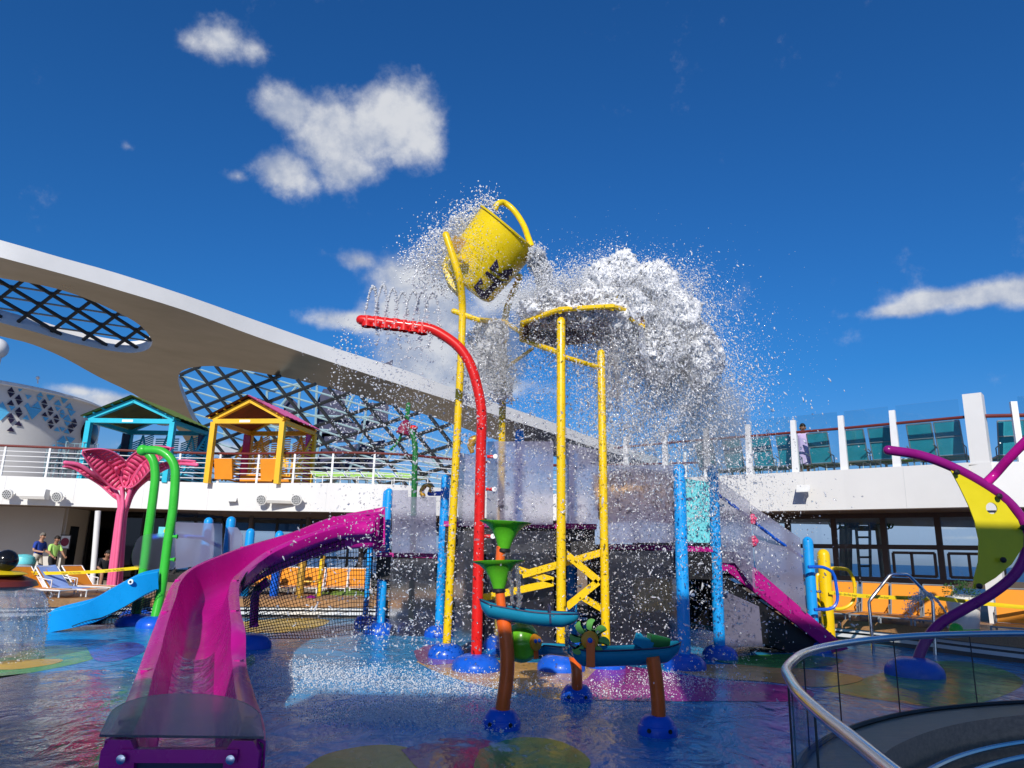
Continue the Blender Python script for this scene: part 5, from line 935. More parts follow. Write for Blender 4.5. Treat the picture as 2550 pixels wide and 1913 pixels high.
# ---- bucket tower in yellow
def ypost(P, r, base_r=.3, name='yellow_post'):
    mb = MB(); mb.tube(P, r, 16, round_end=True); o = mb.build(name, 'yellow', tower)
    if base_r: dome_base((P[0][0], P[0][1], 0), base_r, o)
    return o
b = Vector((-0.96, 12.41, 0.00)); ypost([b] + spline([Vector(p) for p in [(-0.93, 12.50, 5.31), (-0.94, 12.50, 5.93), (-0.96, 12.40, 6.24), (-1.01, 12.25, 6.53), (-1.14, 12.20, 6.92), (-1.28, 12.20, 7.32)]], 4), .068, .30)
b = Vector((-0.12, 13.80, 0.37)); ypost([Vector((b.x, 13.8, 0))] + spline([Vector(p) for p in [(-0.19, 13.80, 5.72), (-0.17, 13.80, 6.31), (-0.08, 13.80, 6.70), (0.02, 13.80, 6.96), (0.09, 13.80, 7.14)]], 4), .068, .28)
b = Vector((0.84, 11.40, 0.00)); ypost([b, (0.79, 11.40, 5.45)], .072, .36)
b = Vector((1.56, 11.76, 0.00)); ypost([b, (1.51, 11.84, 5.04)], .068, .30)
for P, r in (([(-1.10, 12.50, 5.96), (-0.65, 12.50, 5.80), (-0.23, 13.60, 6.15)], .05), ([(0.16, 12.90, 5.57), (0.80, 11.42, 4.90)], .05), ([(0.82, 11.45, 4.86), (1.49, 11.80, 4.77)], .04), ([(-0.20, 13.60, 5.13), (0.36, 12.90, 5.40)], .035), ([(-0.55, 13.60, 5.55), (-0.24, 13.60, 5.20)], .035), ([(-0.19, 13.50, 6.12), (0.38, 12.60, 5.45)], .045)):
    mb = MB(); mb.tube(P, r, 10, round_end=2); mb.build('frame_tube', 'yellow', tower)
for P in ([(0.91, 11.70, 1.69), (1.44, 11.70, 1.28)], [(1.43, 11.70, 1.27), (0.94, 11.70, 0.88)], [(0.17, 11.95, 1.42), (0.74, 11.95, 1.26)], [(0.74, 11.95, 1.23), (-0.38, 11.95, 0.97)], [(0.24, 11.90, 1.34), (1.51, 11.90, 1.72)], [(1.23, 12.90, 1.01), (1.65, 12.90, 0.78)]):
    mb = MB(); mb.bar(P[0], P[1], .025, .11, (0, 0, 1)); mb.build('flat_brace', 'yellow', tower, smooth=False)
# splash plate under the bucket
pc = Vector((1.20, 12.30, 5.76)); rim = [pc + Vector((1.14 * math.cos(R(22.5 + 45 * k)), 1.08 * math.sin(R(22.5 + 45 * k)), -.10 + .10 * math.cos(R(22.5 + 45 * k)))) for k in range(8)]; apex = pc + Vector((0, 0, .42))
mb = MB(); mb.add(rim + [apex], [(k, (k + 1) % 8, 8) for k in range(8)]); mb.add([p - Vector((0, 0, .04)) for p in rim + [apex]], [((k + 1) % 8, k, 8) for k in range(8)]); pl_ = mb.build('splash_plate', 'maroon_plate', tower, smooth=False)
mb = MB(); mb.tube(rim, .045, 8, closed=True); mb.build('plate_rim', 'yellow', pl_)
for k in range(8): mb = MB(); mb.bar(rim[k] - Vector((0, 0, .05)), apex - Vector((0, 0, .06)), .05, .05); mb.build('plate_rib', 'yellow', pl_, smooth=False)
fin = [(1.66, 11.60, 5.77), (2.22, 11.60, 5.45), (2.19, 11.60, 5.73), (1.78, 11.60, 6.01)]; mb = MB(); mb.prism(fin, (0, .05, 0)); pf_ = mb.build('splash_fin', 'maroon_plate', tower, smooth=False); mb = MB(); mb.tube(fin, .035, 8, closed=True); mb.build('fin_rim', 'yellow', pf_)
# bucket
B0, BA, BL = Vector((-0.99, 13.35, 6.8)), Vector((0.6207, -0.2887, 0.729)).normalized(), 1.386
bk_ = thing('tipping_bucket', 'huge yellow tipping bucket pouring water, dark angular letters on its side', 'bucket', B0)
mb = MB(); mb.lathe([(.03, .0), (.50, .0), (.595, .05), (.63, .14), (.69, BL - .02), (.725, BL - .02), (.73, BL + .01), (.685, BL + .02), (.655, BL - .03), (.59, .18), (.3, .1), (.03, .1)], B0, 48, BA, caps=False); mb.build('shell', 'bucket_yellow', bk_, angle=.7)
mb = MB(); mb.tube(spline([Vector(p) for p in [(-0.44, 13.40, 8.46), (-0.38, 13.40, 8.59), (-0.25, 13.50, 8.67), (-0.04, 13.50, 8.49), (0.15, 13.40, 8.14), (0.25, 13.20, 7.77), (0.32, 13.10, 7.53)]], 5), .062, 14); mb.build('handle', 'bucket_yellow', bk_)
for P in ([(-0.34, 12.55, 7.03), (-0.48, 12.62, 6.86), (-0.36, 12.71, 6.80), (-0.32, 12.76, 6.79), (-0.22, 12.87, 6.78), (-0.12, 13.02, 6.80), (-0.10, 12.98, 6.82), (-0.12, 12.89, 6.84), (-0.05, 12.98, 6.87), (-0.04, 12.82, 6.95), (-0.21, 12.74, 6.88), (-0.22, 12.79, 6.83), (-0.35, 12.71, 6.82), (-0.38, 12.64, 6.88), (-0.30, 12.66, 6.90)],
          [(-0.63, 12.70, 6.71), (-0.59, 12.78, 6.61), (-0.66, 12.77, 6.59), (-0.69, 12.78, 6.56), (-0.67, 12.81, 6.54), (-0.56, 12.90, 6.51), (-0.47, 12.87, 6.59), (-0.38, 12.84, 6.68), (-0.47, 12.74, 6.72), (-0.56, 12.66, 6.78), (-0.52, 12.64, 6.82), (-0.39, 12.74, 6.76), (-0.26, 12.89, 6.73), (-0.14, 13.06, 6.77), (-0.27, 12.95, 6.69), (-0.35, 12.98, 6.61), (-0.43, 13.02, 6.52), (-0.52, 13.07, 6.42), (-0.63, 12.99, 6.39), (-0.70, 12.87, 6.46), (-0.77, 12.77, 6.54)]):
    mb = MB(); mb.prism(P, (-.004, .02, .002)); mb.build('letter_mark', 'print_dark', bk_, smooth=False)
mb = MB(); mb.tube([(-1.07, 12.45, 7.00), (-0.92, 12.50, 6.95)], .07, 10); mb.build('pivot_sleeve', 'yellow', bk_); mb = MB(); mb.tube([(-0.25, 13.30, 7.10), (0.12, 13.70, 7.14)], .06, 10); mb.build('pivot_sleeve', 'yellow', bk_)
mb = MB(); mb.box((-1.09, 12.75, 7.36), (.26, .2, .28), 0, .3, .5); mb.build('pivot_bracket', 'brass', bk_, smooth=False)
mb = MB(); mb.prism([(-1.41, 12.90, 7.02), (-1.26, 12.90, 7.11), (-1.00, 12.90, 6.54), (-1.07, 12.90, 6.46), (-1.30, 12.90, 6.70)], (0, .3, 0)); mb.build('counterweight', 'bucket_yellow', bk_, smooth=False)

# ---- red spray pipe
rp = thing('spray_pipe', 'tall red pipe bending left with upward jets', 'spray pipe', (-0.42, 11.20, 0.00)); b = Vector((-0.42, 11.20, 0.00))
P = [b] + spline([Vector(p) for p in [(-0.46, 11.20, 3.17), (-0.47, 11.20, 3.81), (-0.55, 11.20, 4.23), (-0.68, 11.20, 4.61), (-0.86, 11.20, 4.88), (-1.10, 11.20, 5.07), (-1.36, 11.20, 5.20), (-1.67, 11.20, 5.24), (-2.05, 11.20, 5.28), (-2.49, 11.20, 5.32)]], 5); mb = MB(); mb.tube(P, .082, 18, round_end=True); mb.build('pipe', 'red', rp); dome_base(b, .36, rp)
for p in [(-2.39, 11.10, 5.29), (-2.24, 11.10, 5.28), (-2.09, 11.10, 5.26), (-1.93, 11.10, 5.25), (-1.78, 11.10, 5.23), (-1.63, 11.10, 5.21), (-1.48, 11.10, 5.19)]: mb = MB(); mb.tube([Vector(p) + Vector((0, .1, -.085)), Vector(p) + Vector((0, .1, .088))], .086, 12, caps=False); mb.build('nozzle_band', 'red', rp)
for y in (1148, 1227, 1338, 1412, 1497, 1620):
    q = Vector((-0.33, 11.15, 2.13)); zz = 1.65 - (y - 1379) / 1790 * 11.4; mb = MB(); mb.tube([(b.x + .06, 11.12, zz), (b.x + .2, 11.12, zz)], .025, 8); mb.build('panel_clamp', 'red', rp); mb = MB(); mb.lathe([(.04, 0), (.036, .014), (.012, .016)], (b.x + .19, 11.09, zz), 14, (0, -1, 0)); mb.build('clamp_disc', 'white_steel', rp)

# ---- dark green flower pipe
fp = thing('flower_spout', 'dark green stalk pipe with a drooping red flower spout', 'spray pipe', ((-2.03, 16.20, -0.14)[0], 16.2, 0)); P = [Vector(((-2.03, 16.20, -0.14)[0], 16.2, 0))] + spline([Vector(p) for p in [(-2.14, 16.20, 3.43), (-2.15, 16.20, 3.86), (-2.19, 16.20, 4.13), (-2.26, 16.20, 4.31), (-2.35, 16.20, 4.40), (-2.44, 16.20, 4.42)]], 5)
mb = MB(); mb.tube(P, .065, 14); mb.build('stalk', 'dark_green', fp); dome_base((P[0].x, 16.2, 0), .28, fp)
ax = (Vector((-2.46, 16.20, 4.23)) - Vector((-2.38, 16.20, 4.59))); mb = MB(); mb.lathe([(.03, 0), (.11, .08), (.15, .22), (.17, .34), (.08, .36)], (-2.38, 16.20, 4.59), 14, ax); mb.build('flower_bell', 'poster_red', fp)
for P in ([(-2.36, 16.20, 4.59), (-2.35, 16.20, 4.93), (-2.39, 16.20, 4.94), (-2.40, 16.20, 4.64)], [(-2.48, 16.20, 4.25), (-2.58, 16.20, 4.04), (-2.72, 16.20, 3.88)]): mb = MB(); mb.tube(spline(P, 4), .03, 8); mb.build('tendril', 'dark_green', fp)
mb = MB(); mb.ball((-2.22, 16.20, 4.41), (.1, .08, .06), 10, 8); mb.build('berry', 'red', fp)
sp = thing('snail_nozzle', 'ochre curled spray nozzle on a blue arm', 'nozzle', (-1.75, 15.20, 2.86)); mb = MB(); mb.tube([(-1.39, 15.30, 2.87), (-1.68, 15.30, 2.86)], .05, 10, round_end=True); mb.build('arm', 'deep_blue', sp); mb = MB(); mb.tube(spline([Vector(p) for p in [(-1.67, 15.20, 2.88), (-1.64, 15.20, 2.98), (-1.73, 15.20, 3.03), (-1.80, 15.20, 2.98), (-1.84, 15.20, 2.88), (-1.80, 15.20, 2.81)]], 5), [.04] * 13 + [.05] * 13, 12, round_end=True); mb.build('curl', 'brass', sp)
sp = thing('horn_nozzle', 'ochre horn nozzle beside the red pipe above the frosted panels', 'nozzle', (-0.68, 13.00, 3.49)); mb = MB(); mb.tube(spline([Vector(p) for p in [(-0.69, 13.00, 3.43), (-0.72, 13.00, 3.56), (-0.68, 13.00, 3.67), (-0.61, 13.00, 3.68)]], 4), [.04, .045, .05, .06, .07, .07, .075, .08, .08, .08, .08, .075, .07], 12, round_end=True); mb.build('horn', 'brass', sp)

# ---- water table with funnels, troughs, melon and wheel
wt = thing('water_table', 'foreground water table with orange legs, green funnels and blue troughs', 'water table', (.7, 7.8, 0))
def stepped_base(c, r):
    c = Vector(c); mb = MB(); mb.lathe([(r, 0), (r, .04), (r * .97, .075), (r * .93, .085), (r * .88, .088), (r * .84, .12), (r * .62, .165), (.08, .175)], c, 28); o = mb.build('base_cover', 'deep_blue', wt, angle=.8)
    for a in (-125, -62): mb = MB(); d = Vector((math.cos(R(a)), math.sin(R(a)), .25)); mb.lathe([(.020, 0), (.020, .012)], c + Vector((d.x * r * .97, d.y * r * .97, .055)), 10, d); mb.build('bolt_hole', 'black', o)
def legp(P, r): mb = MB(); mb.tube(spline([Vector(p) for p in P], 5), r, 16); mb.build('leg', 'orange_pipe', wt)
A0 = (-0.02, 7.63, 0.00); legp([A0] + [(-0.01, 7.60, 0.20), (0.02, 7.60, 0.46), (0.02, 7.60, 0.68), (-0.01, 7.60, 0.91), (-0.04, 7.60, 1.08)], .072); stepped_base(A0, .19)
legp([(-0.04, 7.60, 1.06), (-0.07, 7.60, 1.29), (-0.08, 7.60, 1.49), (-0.07, 7.60, 1.73)], .048)
B0_ = (0.86, 9.12, 0.00); legp([B0_] + [(0.85, 9.00, 0.21), (0.84, 9.00, 0.39), (0.80, 9.00, 0.54)], .064); stepped_base(B0_, .19)
C0 = (1.49, 7.53, 0.00); legp([C0] + [(1.50, 7.50, 0.18), (1.49, 7.50, 0.40), (1.47, 7.50, 0.58), (1.45, 7.50, 0.71)], .070); stepped_base(C0, .19)
def funnel(c, tilt=(0, 0, 1)):
    mb = MB(); mb.lathe([(.052, 0), (.07, .05), (.095, .12), (.14, .20), (.20, .255), (.27, .285), (.272, .292), (.20, .263), (.135, .206), (.088, .12), (.06, .05), (.045, .0)], c, 36, tilt, caps=False); mb.build('funnel', 'green_plastic', wt, angle=1.0)
    mb = MB(); mb.lathe([(.06, -.02), (.066, -.012), (.066, .012), (.06, .02)], c, 20, tilt); mb.build('collar', 'black', wt)
funnel((-0.04, 7.60, 1.69), (.03, .0, 1)); funnel((-0.08, 7.60, 1.29), (-.04, .05, 1))
def trough(path, w, h, nm='trough', m='blue_plastic', taper=True):
    P = spline([Vector(p) for p in path], 6); rows = []; n = len(P)
    for i, p in enumerate(P):
        d = (P[min(i + 1, n - 1)] - P[max(i - 1, 0)]); d.z = 0; d.normalize(); sd = Vector((-d.y, d.x, 0)); f = min(i, n - 1 - i) / 5; k = min(1.0, .25 + .75 * math.sqrt(min(1, f))) if taper else 1.0
        row = []
        for j in range(11):
            a = math.pi * j / 10; u = math.cos(a); row.append(p + sd * (-u * w * k * (1 + .12 * (abs(u) > .95))) + Vector((0, 0, -h * k * (math.sin(a) ** .6))))
        rows.append(row)
    mb = MB(); mb.grid(rows); o = mb.build(nm, m, wt, angle=1.0); s2 = o.modifiers.new('thickness', 'SOLIDIFY'); s2.thickness = .012
    mb = MB(); mb.tube([r_[0] for r_ in rows], .008, 6); mb.tube([r_[-1] for r_ in rows], .008, 6); mb.build('trough_edge', 'navy', o)
    return rows
trough([(-0.27, 7.60, 1.20), (-0.15, 7.60, 1.16), (0.04, 7.60, 1.13), (0.28, 7.60, 1.10), (0.53, 7.60, 1.09), (0.74, 7.60, 1.09)], .135, .14)
trough([(0.27, 8.60, 0.65), (0.51, 8.60, 0.67), (0.72, 8.20, 0.70), (0.78, 7.90, 0.73)], .12, .11, taper=False)
trough([(0.65, 7.65, 0.78), (0.81, 7.65, 0.75), (1.10, 7.65, 0.76), (1.38, 7.65, 0.78), (1.58, 7.65, 0.80), (1.76, 7.65, 0.84)], .17, .17)
for P in ([(0.43, 7.60, 1.16), (0.44, 7.60, 1.00)], ): mb = MB(); mb.bar(P[0], P[1], .02, .30, (0, 1, 0)); mb.build('trough_joint', 'navy', wt, smooth=False)
mb = MB(); mb.box((1.55, 7.70, 0.83), (.2, .16, .11), .1, 0, .2); mb.build('cup', 'dark_green', wt, smooth=False)
for P in ([(1.29, 7.60, 0.87), (1.47, 7.60, 0.78)], [(1.35, 7.80, 0.86), (1.41, 7.80, 0.80)]): mb = MB(); mb.bar(P[0], P[1], .015, .12, (0, .4, 1)); mb.build('flap', 'blue_plastic', wt, smooth=False)
mb = MB(); mb.lathe([(.02, 0), (.16, .01), (.2, .06), (.19, .07)], (1.34, 7.90, 0.58), 20); mb.build('drip_bowl', 'blue_plastic', wt)
# melon ball
mc = Vector((0.17, 7.85, 0.77)); rows = []
for i in range(17):
    th = math.pi * i / 16; rows.append([mc + Vector((-.185 * math.cos(th), .185 * math.sin(th) * math.cos(a) * (1 + .035 * math.cos(8 * a)), .195 * math.sin(th) * math.sin(a) * (1 + .035 * math.cos(8 * a)))) for a in [j * 2 * math.pi / 40 for j in range(40)]])
mb = MB(); mb.grid(rows, close_u=True); mel = mb.build('melon_ball', 'melon_green', wt, angle=1.2)
fd = Vector((.72, -.65, .1)).normalized(); fc = mc + fd * .178; mb = MB(); mb.lathe([(.085, 0), (.085, .02), (.07, .028)], fc, 24, fd); mb.build('face_disc', 'orange_face', mel)
sx = fd.cross(Vector((0, 0, 1))).normalized()
for s in (-1, 1): mb = MB(); mb.ball(fc + fd * .03 + sx * .03 * s + Vector((0, 0, .012)), .02, 10, 8); mb.build('blue_knob', 'deep_blue', mel)
mb = MB(); mb.bar(fc + fd * .01, fc + fd * .02 + Vector((0, 0, -.16)), .02, .05, sx); mb.build('bracket', 'orange_pipe', wt, smooth=False)
# paddle wheel
wc_ = Vector((0.83, 7.50, 0.85)); rimp = []
for k in range(8):
    a0 = k * 2 * math.pi / 8 + .25
    for da, r_ in ((0.0, .105), (.02, .14), (.08, .168), (.20, .190), (.36, .202), (.50, .200), (.53, .19), (.47, .172), (.44, .145), (.50, .118), (.66, .104)):
        rimp.append(wc_ + Vector((math.cos(a0 - da) * r_, 0, math.sin(a0 - da) * r_)))
mb = MB(); n = len(rimp); mb.add([wc_ + Vector((0, -.02, 0)), wc_ + Vector((0, .03, 0))] + [p + Vector((0, -.02, 0)) for p in rimp] + [p + Vector((0, .03, 0)) for p in rimp], [(0, 2 + (i + 1) % n, 2 + i) for i in range(n)] + [(1, 2 + n + i, 2 + n + (i + 1) % n) for i in range(n)] + [(2 + i, 2 + (i + 1) % n, 2 + n + (i + 1) % n, 2 + n + i) for i in range(n)]); wh = mb.build('paddle_wheel', 'wheel_green', wt, smooth=False)
mb = MB(); mb.lathe([(.086, 0), (.086, .018), (.078, .024), (.02, .026)], wc_ + Vector((0, -.021, 0)), 28, (0, -1, 0)); mb.build('hub_disc', 'orange_face', wh); mb = MB(); mb.ball(wc_ + Vector((0, -.056, 0)), (.026, .016, .026), 14, 8); mb.build('axle_cap', 'deep_blue', wh)
mb = MB(); mb.box(wc_ + Vector((.005, -.052, -.125)), (.085, .012, .25)); mb.build('wheel_bracket', 'orange_pipe', wt, smooth=False)

# ---- pink leaf tree
pt = thing('pink_leaf_tree', 'pink metal tree with big slotted leaves left of the green hoop', 'leaf tree', ((-10.51, 20.00, 0.57)[0], 20, .45))
base = Vector(((-10.51, 20.00, 0.57)[0], 20, .45)); trunk_top = Vector((-10.62, 20.00, 2.66))
stems = [([(-10.57, 20.00, 0.55), (-10.64, 20.00, 2.36), (-10.62, 20.00, 2.66), (-10.63, 20.00, 3.07), (-10.76, 20.00, 3.45), (-10.69, 19.60, 3.67)], .055), ([(-10.38, 19.90, 0.55), (-10.49, 19.90, 2.36), (-10.45, 19.90, 2.66), (-10.39, 19.90, 3.07), (-10.32, 19.90, 3.40), (-10.02, 19.60, 3.75)], .055), ([(-10.67, 20.05, 0.54), (-10.70, 20.05, 2.31), (-10.69, 20.05, 2.67), (-10.81, 20.05, 3.01), (-11.09, 20.05, 3.28), (-11.24, 19.50, 3.49), (-11.47, 19.20, 3.69), (-11.73, 19.00, 3.72)], .055), ([(-10.38, 20.10, 0.55), (-10.52, 20.10, 2.31), (-10.49, 20.10, 2.67), (-10.41, 20.10, 3.01), (-10.21, 20.10, 3.31), (-9.48, 19.60, 3.64), (-8.93, 19.40, 3.81), (-8.35, 19.20, 3.77)], .055), ([(-10.40, 19.82, 0.56), (-10.48, 19.82, 2.30), (-10.48, 19.82, 2.66), (-10.52, 19.82, 2.89), (-10.59, 19.82, 3.16)], .05)]
for P, r in stems: mb = MB(); mb.tube(spline([Vector(p) for p in P], 5), r, 12, round_end=True); mb.build('stem', 'pink', pt)
def leaf(path, W, half, nS=14, cup=.12, m='rose'):
    P = spline([Vector(p) for p in path], 6); n = len(P); W = Vector(W).normalized(); Ef = []
    def at_(f): j = f * (n - 1); k = min(int(j), n - 2); return P[k].lerp(P[k + 1], j - k)
    prof = lambda f: half * (math.sin(math.pi * min(1, f ** .75)) ** .7 if 0 < f < 1 else 0.0)
    nb = (P[-1] - P[0]).cross(W).normalized()
    if nb.y > 0: nb = -nb
    mb = MB()
    pt_ = lambda f, s: at_(f) + W * (prof(f) * s) + nb * (cup * s * s) 
    for i in range(nS):
        f0, f1 = i / nS, (i + .93) / nS
        for s in (-1, 1):
            a = [pt_(f0, s * u) for u in (.10, .5, .9)]; b_ = [pt_(f1, s * u) for u in (.10, .5, .9)]; mb.grid([a, b_])
    rows = [[pt_(i / 40, s) for s in (-.12, 0, .12)] for i in range(41)]; mb.grid(rows)
    for s in (-1, 1): mb.grid([[pt_(i / 40, s * u) for u in (.86, 1.0)] for i in range(41)])
    o = mb.build('leaf', m, pt, smooth=True); k = o.modifiers.new('thickness', 'SOLIDIFY'); k.thickness = .012
    for s in (-1, 1): mb = MB(); mb.tube([pt_(i / 30, s) for i in range(31)], .022, 6); mb.build('leaf_rim', 'pink', o)
leaf([(-10.65, 20.00, 3.21), (-10.75, 19.80, 3.54), (-10.88, 19.40, 3.82), (-11.05, 19.10, 4.01), (-11.27, 18.90, 4.08)], (.72, .15, .62), .36)
leaf([(-10.53, 20.00, 3.24), (-10.28, 19.80, 3.55), (-9.88, 19.50, 3.86), (-9.40, 19.20, 4.09), (-8.91, 19.00, 4.20)], (.72, -.1, -.62), .36)
leaf([(-10.74, 20.10, 2.96), (-11.12, 20.10, 3.29), (-11.30, 19.60, 3.50), (-11.52, 19.30, 3.68), (-11.70, 19.00, 3.71)], (.1, .98, -.15), .26)
leaf([(-10.54, 20.10, 2.97), (-10.21, 20.10, 3.31), (-9.53, 19.70, 3.64), (-8.97, 19.50, 3.80), (-8.35, 19.20, 3.76)], (.1, .98, .15), .26)

# ---- purple pipe with yellow sail
pp_ = thing('sail_pipe', 'curved purple pipe holding a yellow sail panel', 'spray pipe', (6.29, 11.73, 0.00)); b = Vector((6.29, 11.73, 0.00)); Yp = 11.7
P = spline([Vector((b.x, b.y, 0))] + [Vector(p) for p in [(6.41, 11.75, 0.30), (6.56, 11.75, 0.54), (6.79, 11.75, 0.77), (7.18, 11.75, 0.99), (7.65, 11.75, 1.24), (8.06, 11.75, 1.55), (8.29, 11.75, 1.92), (8.31, 11.75, 2.33), (8.11, 11.75, 2.67), (7.74, 11.75, 2.96), (7.25, 11.75, 3.23), (6.74, 11.75, 3.41), (6.23, 11.75, 3.48)]], 5); mb = MB(); mb.tube(P, .078, 18, round_end=True); mb.build('pipe', 'purple', pp_, angle=1.2); dome_base(b, .42, pp_, h=.26)
mb = MB(); mb.tube(spline([Vector(p) for p in [(7.75, 11.75, 2.95), (7.95, 11.75, 3.13), (8.05, 11.50, 3.37), (8.21, 11.20, 3.66), (8.31, 11.00, 3.81)]], 5), .072, 16); mb.build('branch', 'magenta', pp_)
sail = [(7.20, 11.72, 3.19), (7.47, 11.72, 3.05), (7.75, 11.72, 2.90), (8.04, 11.72, 2.64), (8.20, 11.72, 2.39), (8.26, 11.72, 2.17), (8.23, 11.72, 1.98), (8.01, 11.72, 1.70), (7.72, 11.72, 1.48), (7.45, 11.72, 1.33), (7.35, 11.72, 1.31), (7.38, 11.72, 1.47), (7.48, 11.72, 1.72), (7.53, 11.72, 2.06), (7.50, 11.72, 2.35), (7.43, 11.72, 2.61), (7.32, 11.72, 2.91)]
hole = [Vector((7.80, 11.72, 2.57)) + Vector((.092 * math.cos(a), 0, .092 * math.sin(a))) for a in [k * math.pi / 10 for k in range(20)]]
bm = bmesh.new(); es = []
for lp in (sail, hole):
    vs = [bm.verts.new(p) for p in lp]
    for a, c in zip(vs, vs[1:] + vs[:1]): es.append(bm.edges.new((a, c)))
bmesh.ops.triangle_fill(bm, edges=es, use_beauty=True); bm.verts.index_update(); mb = MB(); mb.v = [tuple(v.co) for v in bm.verts]; mb.f = [tuple(v.index for v in f.verts) for f in bm.faces]; bm.free()
so2 = mb.build('sail', 'lime_yellow', pp_, smooth=False); k = so2.modifiers.new('thickness', 'SOLIDIFY'); k.thickness = .02
for p in [(7.26, 11.66, 3.13), (7.90, 11.66, 2.76), (8.21, 11.66, 2.27), (7.83, 11.66, 1.76), (7.40, 11.66, 1.35)]: mb = MB(); mb.lathe([(.045, 0), (.045, .03), (.02, .05)], p, 12, (0, -1, 0)); mb.build('sail_bolt', 'black', pp_)

# ---- curved glass balustrade of the whirlpool in the right foreground
RL = [(1.15, 1.96, 1.00), (1.20, 2.20, 1.00), (1.26, 2.57, 1.00), (1.32, 2.92, 1.00), (1.39, 3.36, 1.00), (1.50, 3.91, 1.00), (1.63, 4.38, 1.00), (1.74, 4.72, 1.00), (1.95, 5.15, 1.00), (2.23, 5.62, 1.00), (2.69, 6.17, 1.00), (3.40, 6.79, 1.00), (4.23, 7.29, 1.00), (5.28, 7.68, 1.00), (6.18, 7.78, 1.00)]
rl = spline(RL, 6); gb = thing('glass_balustrade', 'curved glass balustrade with chrome handrail in the right foreground', 'balustrade', (rl[40].x, rl[40].y, .1))
mb = MB(); mb.tube(rl, .030, 14); mb.build('handrail', 'chrome', gb)
cutp = [0, 14, 26, 38, 46, 53, 60, 67, 74, 80, len(rl) - 1]
for a, c in zip(cutp, cutp[1:]):
    seg = rl[a:c + 1]; seg = [seg[0].lerp(seg[1], .06)] + seg[1:-1] + [seg[-1].lerp(seg[-2], .06)]; mb = MB(); mb.grid([[Vector((p.x, p.y, .34)), Vector((p.x, p.y, .975))] for p in seg]); o = mb.build('glass_pane', 'rail_glass', gb); q = rl[a]; mb = MB(); mb.tube([(q.x, q.y, .34), (q.x, q.y, .97)], .006, 5); mb.build('glass_seam', 'dark_steel', gb)
mb = MB(); mb.tube([Vector((p.x, p.y, .35)) for p in rl], .022, 6); mb.build('glass_shoe', 'black', gb)
cen = Vector((sum(p.x for p in rl) / len(rl) + .6, sum(p.y for p in rl) / len(rl), 0))
def inset(d, z):
    out = []
    for i, p in enumerate(rl):
        t_ = rl[min(i + 1, len(rl) - 1)] - rl[max(i - 1, 0)]; n_ = Vector((t_.y, -t_.x, 0)).normalized(); out.append(Vector((p.x, p.y, z)) + n_ * d)
    return out
wp = thing('whirlpool', 'round wood-rimmed whirlpool inside the glass balustrade', 'pool', (rl[40].x + 1.2, rl[40].y - .5, 0))
mb = MB(); mb.grid([list(r_) for r_ in (inset(-.28, .0), inset(-.28, .10), inset(-.06, .12), inset(-.06, .335), inset(.42, .34))]); mb.build('rim', 'wood_dark', wp, angle=.3)
mb = MB(); mb.grid([inset(.42, .34), inset(.44, .02), inset(.75, .0)]); mb.build('inner_wall', 'wood_dark', wp, angle=.3)
for d, z in ((.56, .16), (.70, .10)): mb = MB(); mb.tube(inset(d, z), .022, 8); mb.build('grab_rail', 'chrome', wp)
mb = MB(); q = inset(.78, .012); mb.add(q + [Vector((6, .5, .012)), Vector((6, -.5, .012))], [tuple(range(len(q) + 2))]); mb.build('seat_ring', 'pad_purple', wp, smooth=False)

# ---- right walk: chrome handrail, planter, caution tape
hr = thing('step_handrail', 'bent chrome handrail in front of the orange loungers', 'rail', ((6.98, 14.40, 0.27)[0], 14.4, .0)); 
mb = MB(); mb.tube([((6.98, 14.40, 0.27)[0], 14.4, 0)] + [Vector(p) for p in [(6.98, 14.40, 0.93), (7.03, 14.40, 1.00), (7.42, 14.40, 1.43), (7.48, 14.40, 1.46), (7.75, 14.40, 1.46), (7.81, 14.40, 1.44), (8.18, 14.40, 1.05), (8.21, 14.40, 0.96)]] + [((8.16, 14.40, 0.51)[0], 14.4, .0)], .032, 10); mb.build('tube', 'chrome', hr)
pn = thing('planter', 'white round planter with a dark green shrub behind the purple pipe', 'planter', ((8.92, 14.60, 0.51)[0], 14.6, .45)); c = Vector(((8.92, 14.60, 0.51)[0], 14.6, .45))
mb = MB(); mb.lathe([(.22, 0), (.29, .5), (.30, .62), (.27, .62), (.26, .55), (.02, .55)], c, 24); mb.build('pot', 'white_plastic', pn)
mb = MB()
for k in range(420):
    a, el, r_ = rnd.uniform(0, 6.28), rnd.uniform(-.2, 1.5), rnd.uniform(.10, .36); d = Vector((math.cos(a) * math.cos(el), math.sin(a) * math.cos(el), .7 * math.sin(el))); q = c + Vector((0, 0, .66)) + d * r_; s = Vector((rnd.uniform(-1, 1), rnd.uniform(-1, 1), rnd.uniform(-1, 1))).normalized() * .035; u = d * .05
    mb.add([q - s * .3, q + u * .5 + s * .4, q + u, q + u * .5 - s * .6], [(0, 1, 2, 3)])
o = mb.build('shrub', 'foliage', pn, smooth=False)
def tape(label, pts, w, txt, name='caution_tape'):
    t_ = thing(name, label, 'tape', pts[0]); P = spline([Vector(p) for p in pts], 8); mb = MB(); mb.grid([[p + Vector((0, 0, w / 2)), p + Vector((0, .012 * math.sin(i * .9), -w / 2))] for i, p in enumerate(P)]); o = mb.build('ribbon', 'tape_yellow', t_)
    for f in txt:
        j = f * (len(P) - 1); k = min(int(j), len(P) - 2); p = P[k].lerp(P[k + 1], j - k); d = (P[k + 1] - P[k]).normalized(); text_mesh('lettering', 'Caution - Do Not Enter', w * .62, p + Vector((0, -.03, 0)), (R(90), -math.asin(d.z), math.atan2(d.y, d.x)), 'black', t_, .001)
